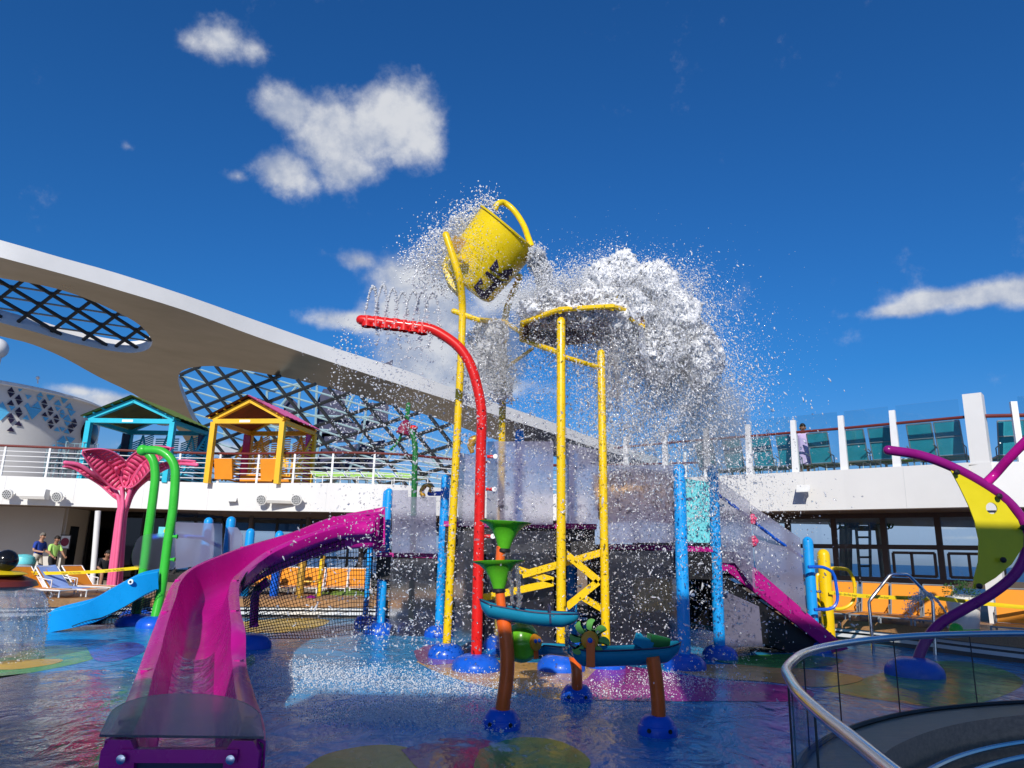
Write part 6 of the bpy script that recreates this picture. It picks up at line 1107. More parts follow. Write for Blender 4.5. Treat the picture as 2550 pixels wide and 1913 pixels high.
tape('yellow caution tape stretched in front of the left loungers', [(-12.54, 17.60, 0.96), (-11.40, 17.60, 0.95), (-10.64, 17.60, 0.96), (-9.70, 17.60, 1.02), (-8.72, 17.60, 1.13)], .075, (.30, .60, .86))
tape('yellow caution tape stretched in front of the right loungers', [(6.48, 15.00, 1.07), (7.09, 15.00, 1.02), (7.81, 15.00, 1.00), (8.54, 15.00, 1.00)], .075, (.18, .5, .78))
tape('yellow caution tape running past the planter to the right edge', [(8.15, 14.20, 1.05), (8.69, 14.20, 1.00), (9.30, 14.20, 0.95), (10.20, 14.20, 0.89)], .075, (.40,))
# extra details on the right walk
mb = MB(); mb.ball((7.29, 12.20, 0.65), (.11, .08, .10), 14, 10); mb.tube([(7.35, 12.20, 0.62), (7.67, 12.20, 0.63)], .03, 8); tag(mb.build('frog_nozzle', 'green'), 'round green nozzle showing just above the handrail', 'nozzle')

# ---- towels
mb = MB(); c = Vector((-11.55, 18.60, 0.65)); rows = []
for i in range(9):
    rows.append([c + Vector((-.42 + .105 * i, -.22 + .055 * j, .17 * math.sin(math.pi * i / 8) * math.sin(math.pi * j / 8) ** .7 + .03 * math.sin(3.1 * i + 2 * j) - .05)) for j in range(9)])
mb.grid(rows); o = mb.build('towel', 'towel_white'); tag(o, 'crumpled white towel on the orange lounger', 'towel')
L2 = [x for x in COL.objects if x.get('label') == 'orange lounger draped with a pale blue towel'][0]; c = Vector(L2.location); m = Matrix.Rotation(L2.rotation_euler.z, 3, 'Z'); ca, sa = math.cos(R(46)), math.sin(R(46)); prof = [(-.70 * ca - .05, .17 + .4 * sa), (-.68 * ca, .19 + .68 * sa), (-.5 * ca, .19 + .5 * sa), (-.3 * ca, .20 + .3 * sa), (0.02, .21), (.3, .20), (.62, .205), (.7, .14)]
mb = MB(); mb.grid([[c + m @ Vector((x, y, z + .012 * math.sin(9 * y + 3 * x))) for y in [-.26 + .065 * k for k in range(9)]] for x, z in prof]); o = mb.build('towel', 'towel_blue'); tag(o, 'pale blue towel hung over the back of an orange lounger', 'towel')

# ---- water bell at the left edge
wb = thing('water_bell', 'ladybird-capped water bell pouring a clear curtain at the left edge', 'fountain', (-7.32, 10.54, 0.00)); c = Vector((-7.69, 11.06, -0.00)); zc = 1.02
mb = MB(); mb.tube([c, c + Vector((0, 0, zc))], .07, 12); mb.build('stem', 'red', wb); dome_base(c, .3, wb)
mb = MB(); mb.lathe([(.05, -.10), (.45, -.07), (.66, .0), (.62, .07), (.4, .16), (.1, .2)], c + Vector((0, 0, zc)), 32); mb.build('cap', 'maroon_rail', wb)
mb = MB(); mb.lathe([(.28, 0), (.46, .05), (.38, .08), (.2, .1)], c + Vector((.12, -.1, zc + .12)), 20); mb.build('cap_spot', 'tape_yellow', wb)
mb = MB(); mb.ball(c + Vector((.30, -.1, zc + .36)), .16, 16, 10); mb.build('head', 'black_gloss', wb); mb = MB(); mb.tube([c + Vector((.26, -.1, zc + .12)), c + Vector((.29, -.1, zc + .3))], .08, 10); mb.build('neck', 'red', wb)

# ================================================================== PEOPLE
def person(name, label, loc, rz, J, zones, hair, skin, scale=1.0, hair_long=0.0, extras=None, head_turn=0.0):
    """J: joint -> (x, y, z) with +x forward, +y left; one skinned body, painted by garment"""
    loc = Vector(loc); m = Matrix.Rotation(rz, 3, 'Z'); t_ = thing(name, label, 'person', loc)
    RAD = dict(pelvis=.135, waist=.125, chest=.150, neck_b=.07, neck=.052, head=.088, crown=.082, sh_l=.075, sh_r=.075, el_l=.045, el_r=.045, wr_l=.032, wr_r=.032, hip_l=.095, hip_r=.095, kn_l=.062, kn_r=.062, an_l=.042, an_r=.042, toe_l=.035, toe_r=.035, hand_l=.034, hand_r=.034, hem_l=.11, hem_r=.11)
    E_ = [('pelvis', 'waist'), ('waist', 'chest'), ('chest', 'neck_b'), ('neck_b', 'neck'), ('neck', 'head'), ('head', 'crown')]
    for s in 'lr': E_ += [('chest', 'sh_' + s), ('sh_' + s, 'el_' + s), ('el_' + s, 'wr_' + s), ('wr_' + s, 'hand_' + s), ('pelvis', 'hip_' + s), ('hip_' + s, 'kn_' + s), ('kn_' + s, 'an_' + s), ('an_' + s, 'toe_' + s)]
    names = list(J); idx = {k: i for i, k in enumerate(names)}
    me = bpy.data.meshes.new('body'); me.from_pydata([m @ (Vector(J[k]) * scale) for k in names], [(idx[a], idx[b]) for a, b in E_], []); o = bpy.data.objects.new('body', me); COL.objects.link(o)
    sk = o.modifiers.new('skin', 'SKIN'); sk.use_smooth_shade = True
    for k in names:
        v = me.skin_vertices[0].data[idx[k]]; r_ = RAD[k] * scale; v.radius = (r_ * (1.0 if k not in ('chest', 'waist', 'pelvis') else .82), r_); v.use_root = (k == 'pelvis')
    sb = o.modifiers.new('smooth', 'SUBSURF'); sb.levels = 2; sb.render_levels = 2
    bpy.context.view_layer.update(); ev = o.evaluated_get(bpy.context.evaluated_depsgraph_get()); me2 = bpy.data.meshes.new_from_object(ev); bpy.data.objects.remove(o)
    o = bpy.data.objects.new('body', me2); COL.objects.link(o); o.parent = t_; me2.materials.clear(); mats = []
    segs = [(Vector(J[a]), Vector(J[b]), a, b) for a, b in E_]; mi = m.inverted()
    def zone(c):
        best = None
        for a, b, na, nb in segs:
            d = b - a; t__ = max(0, min(1, (c - a).dot(d) / d.length_squared)); dist = (c - a - d * t__).length / (RAD[na] + .02)
            if best is None or dist < best[0]: best = (dist, na, nb, t__)
        _, na, nb, f = best; key = na.split('_')[0] + '>' + nb.split('_')[0]; z = zones.get(key, skin)
        if isinstance(z, tuple): return z[1] if f < z[0] else z[2]
        return z
    for p in me2.polygons:
        z = zone((mi @ p.center) / scale)
        if z not in mats: mats.append(z); me2.materials.append(MATS[z])
        p.material_index = mats.index(z); p.use_smooth = True
    X = lambda p: loc + m @ (Vector(p) * scale)
    hc = Vector(J['head']).lerp(Vector(J['crown']), .45)
    mb = MB(); n_, k_ = 16, 9; hm = Matrix.Rotation(head_turn, 3, 'Z'); rows = []
    for i in range(k_):
        th = math.pi * .5 * i / (k_ - 1); row = []
        for j in range(n_):
            a = 2 * math.pi * j / n_; low = -.06 - hair_long if math.cos(a) < .35 else .045; zz = math.sin(th) * .122 if i else low
            row.append(X(hc + hm @ Vector((math.cos(th) * .106 * math.cos(a) - .008, math.cos(th) * .096 * math.sin(a), zz + .012))))
        rows.append(row)
    mb.grid(rows, close_u=True); mb.build('hair', hair, t_, angle=1.4)
    mb = MB(); mb.ball(X(hc + hm @ Vector((.104, 0, -.035))), (.02 * scale, .016 * scale, .026 * scale), 8, 6); mb.build('nose', skin, t_)
    for s in (-1, 1):
        mb = MB(); mb.ball(X(hc + hm @ Vector((.088, .034 * s, .0))), .011 * scale, 8, 6); mb.build('eye', 'black', t_)
        mb = MB(); mb.ball(X(hc + hm @ Vector((-.005, .094 * s, -.02))), (.018 * scale, .012 * scale, .03 * scale), 8, 6); mb.build('ear', skin, t_)
    mb = MB(); mb.box(X(hc + hm @ Vector((.088, 0, -.072))), (.012 * scale, .04 * scale, .008 * scale), rz + head_turn); mb.build('mouth', 'poster_red', t_, smooth=False)
    for s in 'lr':
        w_, h_ = Vector(J['wr_' + s]), Vector(J['hand_' + s]); d = (h_ - w_).normalized(); sd = d.cross(Vector((0, 0, 1)) if abs(d.z) < .9 else Vector((1, 0, 0))).normalized(); nv = sd.cross(d); mb = MB()
        for q, (off, ln) in enumerate(((-.028, .062), (-.010, .072), (.010, .068), (.028, .052))):
            p0 = h_ + d * .02 + sd * off; mb.tube([X(p0), X(p0 + d * ln * .5 + nv * .004), X(p0 + d * ln * .85 - nv * .018)], [.010 * scale, .009 * scale, .007 * scale], 6, round_end=True)
        p0 = w_ + d * .03 - sd * .03; mb.tube([X(p0), X(p0 + d * .03 - sd * .026), X(p0 + d * .06 - sd * .030)], [.011 * scale, .010 * scale, .008 * scale], 6, round_end=True); mb.build('fingers', skin, t_)
    return t_
walkA = dict(pelvis=(0, 0, .95), waist=(.01, 0, 1.08), chest=(.02, 0, 1.30), neck_b=(.03, 0, 1.44), neck=(.05, 0, 1.51), head=(.08, 0, 1.59), crown=(.09, 0, 1.67), sh_l=(.02, .19, 1.40), sh_r=(.02, -.19, 1.40), el_l=(.06, .24, 1.13), el_r=(.04, -.25, 1.12), wr_l=(.27, .15, 1.06), wr_r=(.27, -.12, 1.08), hand_l=(.33, .11, 1.06), hand_r=(.33, -.08, 1.08), hip_l=(0, .095, .90), hip_r=(0, -.095, .90), kn_l=(.14, .10, .50), kn_r=(-.04, -.10, .50), an_l=(.10, .10, .09), an_r=(-.20, -.10, .13), toe_l=(.25, .10, .035), toe_r=(-.08, -.10, .04))
walkB = dict(walkA, wr_l=(.30, .22, 1.02), hand_l=(.36, .20, .99), el_l=(.16, .24, 1.14), el_r=(.10, -.26, 1.12), wr_r=(.32, -.28, 1.0), hand_r=(.39, -.27, .96), kn_l=(-.02, .10, .50), kn_r=(.16, -.10, .51), an_l=(-.22, .10, .13), an_r=(.14, -.10, .09), toe_l=(-.10, .10, .04), toe_r=(.29, -.10, .035))
def outfit(shirt, legs, cut, skin, sleeve=.75):
    return {'pelvis>waist': (.35, legs, shirt), 'waist>chest': shirt, 'chest>neck': (.85, shirt, skin), 'chest>sh': shirt, 'sh>el': (sleeve, shirt, skin), 'pelvis>hip': legs, 'hip>kn': (cut, legs, skin), 'kn>an': (cut - 1, legs, skin) if cut > 1 else skin, 'an>toe': 'black'}
pA = Vector((-17.29, 27.30, 0.38)); pB = Vector((-16.55, 27.00, 0.41))
person('person', 'man in a dark blue shirt and pale shorts walking with a towel', (pA.x, pA.y, .2), R(-14), walkA, outfit('shirt_blue', 'khaki', .95, 'skin'), 'hair_grey', 'skin', 1.04)
person('person', 'man in a lime green shirt and black shorts walking', (pB.x, pB.y, .2), R(-18), walkB, outfit('shirt_lime', 'trouser_black', .95, 'skin_dark'), 'hair_black', 'skin_dark', .98)
mb = MB(); c = Vector((pA.x - .26, pA.y - .1, 1.2)); mb.grid([[c + Vector((-.10 + .05 * j + .015 * math.sin(i), -.02 * j, -.06 * i - .01 * j)) for j in range(6)] for i in range(9)]); o = mb.build('towel', 'towel_blue'); k = o.modifiers.new('thickness', 'SOLIDIFY'); k.thickness = .03; tag(o, 'pale blue towel carried behind the man in dark blue', 'towel')
stand = dict(walkA, wr_l=(.10, .26, .92), hand_l=(.12, .26, .85), wr_r=(.10, -.26, .92), hand_r=(.12, -.26, .85), el_l=(.0, .25, 1.14), el_r=(.0, -.25, 1.14), kn_l=(.02, .1, .5), kn_r=(.02, -.1, .5), an_l=(0, .1, .09), an_r=(0, -.1, .09), toe_l=(.14, .11, .035), toe_r=(.14, -.11, .035), head=(.09, 0, 1.575), crown=(.11, 0, 1.655))
pC = Vector((8.12, 19.75, 4.12))
t_ = person('person', 'child in a lilac dress standing behind the right glass rail', (pC.x, pC.y, 3.91), R(-100), stand, outfit('lilac', 'lilac', 1.0, 'skin_dark', .3), 'hair_black', 'skin_dark', .86, .02)
mb = MB(); c = Vector((pC.x, pC.y, 3.91)); mb.grid([[c + Vector((r_ * math.cos(a) * (1 + .05 * math.sin(5 * a)), r_ * .8 * math.sin(a) * (1 + .05 * math.sin(5 * a)), z)) for a in [j * 2 * math.pi / 24 for j in range(24)]] for r_, z in ((.15, 1.16), (.155, 1.05), (.15, .92), (.19, .70), (.225, .38), (.23, .34))], close_u=True); mb.build('dress', 'lilac', t_, angle=1.4)
sit = dict(pelvis=(0, 0, .48), waist=(.02, 0, .62), chest=(.12, 0, .84), neck_b=(.19, 0, .97), neck=(.23, 0, 1.03), head=(.28, 0, 1.10), crown=(.31, 0, 1.18), sh_l=(.12, .19, .93), sh_r=(.12, -.19, .93), el_l=(.26, .24, .68), el_r=(.26, -.24, .68), wr_l=(.44, .10, .58), wr_r=(.44, -.10, .58), hand_l=(.50, .06, .57), hand_r=(.50, -.06, .57), hip_l=(.04, .1, .46), hip_r=(.04, -.1, .46), kn_l=(.46, .13, .50), kn_r=(.46, -.13, .50), an_l=(.44, .13, .09), an_r=(.46, -.13, .09), toe_l=(.58, .14, .035), toe_r=(.60, -.14, .035))
pD = Vector((-13.76, 25.40, 0.53)); person('person', 'seated person in a dark shirt behind the pink tree', (pD.x, pD.y, .2), R(-50), sit, outfit('trouser_black', 'black', .9, 'skin_dark', .9), 'hair_black', 'skin_dark', 1.0)
t_ = thing('stool', 'low dark stool under the seated person', 'stool', (pD.x, pD.y, .2)); mb = MB(); mb.lathe([(.2, .30), (.22, .32), (.22, .36), (.2, .37)], (pD.x, pD.y, .2), 16); mb.build('seat', 'dark_steel', t_); mb = MB(); mb.lathe([(.18, 0), (.05, .04), (.04, .3)], (pD.x, pD.y, .2), 14); mb.build('stem', 'dark_steel', t_)

# ================================================================== WATER IN THE AIR
def mat_water(name, white, glass, clear):
    """water broken into drops: part clear (lets the sun through), part lens, part white with scattered light"""
    m = bpy.data.materials.new(name); m.use_nodes = True; t = m.node_tree; t.nodes.clear()
    gl = N(t, 'ShaderNodeBsdfGlass', i_Roughness=.02, i_IOR=1.33); tr = N(t, 'ShaderNodeBsdfTransparent'); gs = N(t, 'ShaderNodeBsdfGlossy', i_Roughness=.06)
    df = N(t, 'ShaderNodeBsdfDiffuse'); df.inputs[0].default_value = (.97, .975, .985, 1); tl = N(t, 'ShaderNodeBsdfTranslucent'); tl.inputs[0].default_value = (.97, .975, .985, 1)
    def mixs(f, a, b):
        x = N(t, 'ShaderNodeMixShader'); t.links.new(a.outputs[0], x.inputs[1]); t.links.new(b.outputs[0], x.inputs[2])
        if isinstance(f, float): x.inputs[0].default_value = f
        else: t.links.new(f, x.inputs[0])
        return x
    w = mixs(.15, df, tl); s_ = white + glass + clear
    a = mixs(glass / (glass + clear), tr, gl); b = mixs(white / s_, a, w); c = mixs(.06, b, gs)
    o = N(t, 'ShaderNodeOutputMaterial'); t.links.new(c.outputs[0], o.inputs[0]); MATS[name] = m
mat_water('white_water', .93, .0, .07); mat_water('droplet', .50, .14, .36); mat_water('clear_water', .08, .40, .52); mat_water('curtain_water', .10, .14, .76)
g_rng = np.random.default_rng(5)
PHI = (1 + 5 ** .5) / 2
ICO = np.array([(-1, PHI, 0), (1, PHI, 0), (-1, -PHI, 0), (1, -PHI, 0), (0, -1, PHI), (0, 1, PHI), (0, -1, -PHI), (0, 1, -PHI), (PHI, 0, -1), (PHI, 0, 1), (-PHI, 0, -1), (-PHI, 0, 1)]) / math.sqrt(1 + PHI * PHI)
ICF = np.array([(0, 11, 5), (0, 5, 1), (0, 1, 7), (0, 7, 10), (0, 10, 11), (1, 5, 9), (5, 11, 4), (11, 10, 2), (10, 7, 6), (7, 1, 8), (3, 9, 4), (3, 4, 2), (3, 2, 6), (3, 6, 8), (3, 8, 9), (4, 9, 5), (2, 4, 11), (6, 2, 10), (8, 6, 7), (9, 8, 1)])
OCT = np.array([(1, 0, 0), (-1, 0, 0), (0, 1, 0), (0, -1, 0), (0, 0, 1), (0, 0, -1)], float); OCF = np.array([(0, 2, 4), (2, 1, 4), (1, 3, 4), (3, 0, 4), (2, 0, 5), (1, 2, 5), (3, 1, 5), (0, 3, 5)])
def drops(name, label, P, rad, m, parent=None, stretch=.9, fine=False, vel=None):
    """thousands of separate water drops, each a small wobbly ball drawn out along its path"""
    V, F = (OCT, OCF) if fine else (ICO, ICF); n = len(P); k = len(V)
    ax = g_rng.normal(size=(n, 3)) if vel is None else vel + .35 * g_rng.normal(size=(n, 3)) * np.linalg.norm(vel, axis=1, keepdims=True)
    ax /= np.linalg.norm(ax, axis=1, keepdims=True) + 1e-9
    st = 1 + stretch * g_rng.random((n, 1)) ** 2
    W = V[None] * (1 + .28 * g_rng.normal(size=(n, k, 1))); d = (W * ax[:, None]).sum(2, keepdims=True); W = W + ax[:, None] * d * (st[:, None] - 1)
    vs = (P[:, None] + W * rad[:, None, None]).reshape(-1, 3); fs = (F[None] + (np.arange(n) * k)[:, None, None]).reshape(-1, 3)
    if parent is not None: vs = vs - np.array(root_of(parent).location)
    me = bpy.data.meshes.new(name); me.vertices.add(len(vs)); me.vertices.foreach_set('co', vs.ravel()); me.loops.add(len(fs) * 3); me.loops.foreach_set('vertex_index', fs.ravel().astype(np.int32))
    me.polygons.add(len(fs)); me.polygons.foreach_set('loop_start', np.arange(0, len(fs) * 3, 3, dtype=np.int32)); me.polygons.foreach_set('loop_total', np.full(len(fs), 3, dtype=np.int32)); me.update(calc_edges=True); me.validate()
    me.polygons.foreach_set('use_smooth', [True] * len(fs)); me.materials.append(MATS[m]); o = bpy.data.objects.new(name, me); COL.objects.link(o); o['kind'] = 'stuff'
    if parent is not None: o.parent = parent
    else: o['label'] = label
    return o
def lumpy(P, amp, freq, seed=0):
    """pull points together into strands and clots, as thrown water does"""
    r = np.random.default_rng(seed); out = P.copy()
    for f in (freq, freq * 2.3, freq * 5.1):
        for _ in range(2):
            k = r.normal(size=(3, 3)) * f; ph = r.random(3) * 6.28; out = out + amp / (f / freq) * np.sin(P @ k + ph)
    return out
def fall(P0, V0, t): return P0 + V0 * t[:, None] + np.array([0, 0, -4.9]) * (t ** 2)[:, None]
# 1. the main throw: water bursts off the splash plate, rises, arcs right and falls
def burst(n, tmax, vmax=2.9, seed=1):
    r = np.random.default_rng(seed); src = np.array(pc) + np.array([.25, 0, .30])
    P0 = src + r.normal(size=(n, 3)) * np.array([.38, .35, .10]); ang = r.normal(.05, .55, n); up_ = np.clip(r.normal(2.3, .9, n), .2, 3.9); hv = r.random(n) ** .8 * vmax
    V0 = np.stack([np.cos(ang) * hv, np.sin(ang) * hv * .8, up_], 1); t = r.random(n) ** .8 * tmax; P = fall(P0, V0, t); ok = P[:, 2] > .05; V = V0 + np.array([0, 0, -9.8]) * t[:, None]
    return P[ok], V[ok]
P, V = burst(180000, 1.02, 2.9, 1); P = lumpy(P, .06, 3.2, 3); drops('water_splash', 'great white burst of water thrown off the splash plate', P, .0030 + .011 * g_rng.random(len(P)) ** 6, 'white_water', None, 3.0, vel=V, fine=True)
P, V = burst(14000, 1.22, 3.1, 2); P = lumpy(P, .08, 2.4, 4); drops('water_spray', 'glassy drops falling from the splash plate to the right', P, .004 + .012 * g_rng.random(len(P)) ** 5, 'droplet', None, 2.6, vel=V)
# the thick crown of the burst
r = np.random.default_rng(11); n = 11000; u = r.random(n); a = r.normal(size=(n, 3)); a /= np.linalg.norm(a, axis=1, keepdims=True)
cr = [((1.80, 12.20, 6.58), (.30, .35, .34), .34), ((2.38, 12.20, 6.37), (.30, .35, .30), .24), ((1.43, 12.10, 6.11), (.36, .35, .22), .18), ((2.30, 12.20, 5.76), (.34, .4, .28), .16), ((2.88, 12.20, 6.00), (.22, .3, .26), .08)]
Q = []
for c, s, w in cr: k = int(n * w); q = a[:k] if not Q else r.normal(size=(k, 3)) / 1.6; q = r.normal(size=(k, 3)); q /= np.linalg.norm(q, axis=1, keepdims=True); Q.append(np.array(c) + q * np.array(s) * (r.random((k, 1)) ** .45) * (1 + .13 * np.sin(7 * q[:, :1] + 5 * q[:, 2:3])))
P = lumpy(np.concatenate(Q), .035, 9.0, 6); drops('water_crown', 'dense foaming white crown of water above the splash plate', P, .006 + .020 * r.random(len(P)) ** 3, 'white_water', None, 1.6)
# torn sheets and ropes: thin skins of water full of holes, laid over the crown and along the arc
def mat_torn(name, scale, cut, soft):
    m = bpy.data.materials.new(name); m.use_nodes = True; t = m.node_tree; t.nodes.clear()
    co = N(t, 'ShaderNodeTexCoord'); n_ = N(t, 'ShaderNodeTexNoise', i_Scale=scale, i_Detail=7.0, i_Roughness=.68, i_Distortion=1.4); t.links.new(co.outputs['Object'], n_.inputs['Vector'])
    f = N(t, 'ShaderNodeMapRange', interpolation_type='SMOOTHSTEP', i_1=cut, i_2=cut + soft, i_3=0, i_4=.96); t.links.new(n_.outputs['Fac'], f.inputs[0])
    df = N(t, 'ShaderNodeBsdfDiffuse'); df.inputs[0].default_value = (.97, .975, .985, 1); tl = N(t, 'ShaderNodeBsdfTranslucent'); tl.inputs[0].default_value = (.97, .975, .985, 1); tr = N(t, 'ShaderNodeBsdfTransparent'); gs = N(t, 'ShaderNodeBsdfGlossy', i_Roughness=.12)
    bp = N(t, 'ShaderNodeBump', i_Strength=.55, i_Distance=.05); t.links.new(n_.outputs['Fac'], bp.inputs['Height'])
    for q in (df, gs): t.links.new(bp.outputs[0], q.inputs['Normal'])
    a = N(t, 'ShaderNodeMixShader'); a.inputs[0].default_value = .14; t.links.new(df.outputs[0], a.inputs[1]); t.links.new(tl.outputs[0], a.inputs[2])
    g2 = N(t, 'ShaderNodeMixShader'); g2.inputs[0].default_value = .05; t.links.new(a.outputs[0], g2.inputs[1]); t.links.new(gs.outputs[0], g2.inputs[2])
    b = N(t, 'ShaderNodeMixShader'); t.links.new(f.outputs[0], b.inputs[0]); t.links.new(tr.outputs[0], b.inputs[1]); t.links.new(g2.outputs[0], b.inputs[2])
    o = N(t, 'ShaderNodeOutputMaterial'); t.links.new(b.outputs[0], o.inputs[0]); MATS[name] = m
mat_torn('torn_dense', 6.5, .22, .2); mat_torn('torn_mid', 8.0, .44, .12); mat_torn('torn_thin', 9.0, .54, .08)
def wob(p, a, f): return Vector((a * math.sin(f * p.y + 1.3 * f * p.z + 1), a * math.sin(f * 1.2 * p.x - f * p.z), a * math.sin(f * 1.1 * p.x + f * .9 * p.y + 2)))
for (c, s3, m_, lab) in (((1.56, 12.00, 6.23), (.40, .45, .45), 'torn_dense', 'white left side of the water burst'), ((1.88, 12.00, 6.51), (.36, .42, .42), 'torn_dense', 'white rounded head of the water burst'), ((2.45, 12.00, 6.33), (.40, .42, .44), 'torn_dense', 'white shoulder of the water burst to the right'), ((1.96, 11.90, 5.80), (.50, .45, .36), 'torn_dense', 'white middle of the water burst'), ((1.17, 11.70, 5.78), (.50, .42, .30), 'torn_mid', 'low left foam of the water burst'), ((0.63, 11.90, 5.80), (.50, .40, .30), 'torn_mid', 'thin foam where the pour meets the plate'),
        ((2.86, 12.00, 5.78), (.42, .45, .46), 'torn_dense', 'foaming belly on the right of the water burst'), ((3.22, 12.00, 5.06), (.38, .42, .52), 'torn_mid', 'loose foam falling at the right'), ((2.53, 12.00, 5.11), (.5, .5, .5), 'torn_mid', 'loose foam falling below the burst')):
    c = Vector(c); mb = MB(); rows = []
    for i in range(49):
        th = math.pi * i / 48; row = []
        for j in range(80):
            a = 2 * math.pi * j / 80; d = Vector((math.sin(th) * math.cos(a), math.sin(th) * math.sin(a), math.cos(th))); k = 1 + .10 * math.sin(5 * d.x + 3 * d.z + c.x * 9) + .07 * math.sin(9 * d.y - 7 * d.z) + .045 * math.sin(17 * d.x + 13 * d.z)
            row.append(c + Vector((d.x * s3[0] * k, d.y * s3[1] * k, d.z * s3[2] * k)) + wob(d, .020, 19) + wob(d, .014, 37) + wob(d, .008, 71))
        rows.append(row)
    mb.grid(rows, close_u=True); o = mb.build('water_head', m_, angle=3.0); o['kind'] = 'stuff'; o['label'] = lab
for q, (vx, vz, vy, m_, lab) in enumerate(((1.1, 2.6, -.5, 'torn_mid', 'torn inner sheet of the falling arc'), (1.8, 2.7, -.3, 'torn_thin', 'torn middle sheet of the falling arc'), (2.5, 2.6, .1, 'torn_thin', 'torn outer sheet of the falling arc'), (.5, 2.0, .5, 'torn_mid', 'torn sheet falling straight behind the posts'))):
    mb = MB(); rows = []
    for i in range(33):
        tt = .05 + i / 32 * .78; row = []
        for j in range(21):
            y0 = -.6 + 1.2 * j / 20; p = Vector(pc) + Vector((.25 + vx * tt * (1 - .25 * abs(j / 10 - 1) ** 2), y0 + vy * tt * .5 + y0 * tt * .8, .3 + vz * tt * (1 - .12 * abs(j / 10 - 1)) - 4.9 * tt * tt)); row.append(p + wob(p, .05, 7 + q) + wob(p, .02, 19))
        rows.append(row)
    mb.grid(rows); o = mb.build('water_sheet', m_, angle=3.0); o['kind'] = 'stuff'; o['label'] = lab
# spray where the pour strikes the plate, and the fine mist of tiny drops all round
r = np.random.default_rng(77); n = 11000; P = np.array((0.68, 12.10, 5.98)) + r.normal(size=(n, 3)) * np.array([.42, .35, .24]); P = lumpy(P, .06, 5, 12); drops('water_spray', 'white spray where the pour strikes the plate', P, .005 + .012 * r.random(n) ** 3, 'white_water', None, 1.3, fine=True)
n = 30000; P = np.concatenate([np.array((2.00, 12.20, 5.01)) + r.normal(size=(n // 2, 3)) * np.array([1.0, .8, .75]), np.array((-0.19, 12.20, 5.10)) + r.normal(size=(n // 4, 3)) * np.array([.75, .6, .8]), np.array((1.21, 12.00, 2.86)) + r.normal(size=(n // 4, 3)) * np.array([1.4, .9, 1.1])]); P = P[P[:, 2] > .1]; drops('water_mist', 'fine mist of tiny drops hanging round the tower', P, .003 + .004 * r.random(len(P)) ** 2, 'white_water', None, .6, fine=True)
mb = MB(); rows = []
for i in range(22):
    f = i / 21; rows.append([Vector((-0.70, 12.75, 5.89)).lerp(Vector((-0.08, 13.20, 5.98)), j / 14) + Vector((-.28 * f * f * (1 - j / 14), -.1 * f, -1.0 * f * (1 - .3 * math.sin(j * .9)))) + wob(Vector((i * .3, j * .4, 0)), .04, 3) for j in range(15)])
mb.grid(rows); o = mb.build('water_veil', 'torn_mid', angle=3.0); o['kind'] = 'stuff'; o['label'] = 'torn white veil of water hanging from the cross tube'
# the finest spray, too small to see as drops: soft bodies of mist
mv = bpy.data.materials.new('mist'); mv.use_nodes = True; t = mv.node_tree; t.nodes.clear(); pv = N(t, 'ShaderNodeVolumePrincipled', i_Density=.75, i_Anisotropy=0.0); pv.inputs['Color'].default_value = (.97, .98, 1, 1)
om = N(t, 'ShaderNodeOutputMaterial'); t.links.new(pv.outputs[0], om.inputs['Volume']); MATS['mist'] = mv
for c, s3, lab in (((2.10, 12.30, 6.09), (.85, .8, .62), 'soft mist round the head of the burst'), ((2.95, 12.30, 5.06), (.75, .8, .95), 'soft mist along the falling arc'), ((3.57, 12.40, 3.94), (.62, .7, .85), 'soft mist at the foot of the arc'), ((0.73, 12.40, 5.86), (.75, .7, .55), 'soft mist over the left of the plate'), ((-0.28, 13.00, 5.32), (.6, .6, .85), 'soft mist below the bucket'), ((-1.00, 13.40, 7.76), (.55, .5, .55), 'soft mist behind the bucket')):
    mb = MB(); mb.ball(c, s3, 24, 14); o = mb.build('mist', 'mist', angle=3.0); o['kind'] = 'stuff'; o['label'] = lab
# 2. curtain and rain of drops below the plate and all round the tower
def rain(n, boxes, seed):
    r = np.random.default_rng(seed); out = []
    for (x0, x1), (y0, y1), (z0, z1), w, pw in boxes:
        k = int(n * w); out.append(np.stack([r.uniform(x0, x1, k), r.uniform(y0, y1, k), z0 + (z1 - z0) * r.random(k) ** pw], 1))
    return np.concatenate(out)
P = rain(15000, [((-.9, 2.0), (10.6, 13.6), (.1, 5.4), .50, .8), ((-2.2, -.6), (10.5, 14), (.1, 4.6), .18, 1.2), ((1.8, 4.0), (10.8, 14.5), (.1, 3.4), .28, .9), ((-3.2, -1.8), (10, 14), (.1, 4.4), .05, 1.0)], 21); P = lumpy(P, .10, 2.2, 7)
drops('water_drops', 'scattered clear drops raining round the red and yellow posts', P, .0045 + .012 * g_rng.random(len(P)) ** 4, 'droplet', None, 3.2)
P = rain(1500, [((-2.0, 3.0), (6.5, 10), (.1, 3.2), .8, 1.2), ((2, 5), (10, 14), (.2, 3.2), .2, 1)], 22); drops('water_drops', 'larger clear drops falling in front of the water table', P, .005 + .009 * g_rng.random(len(P)) ** 2, 'clear_water', None, 1.2)
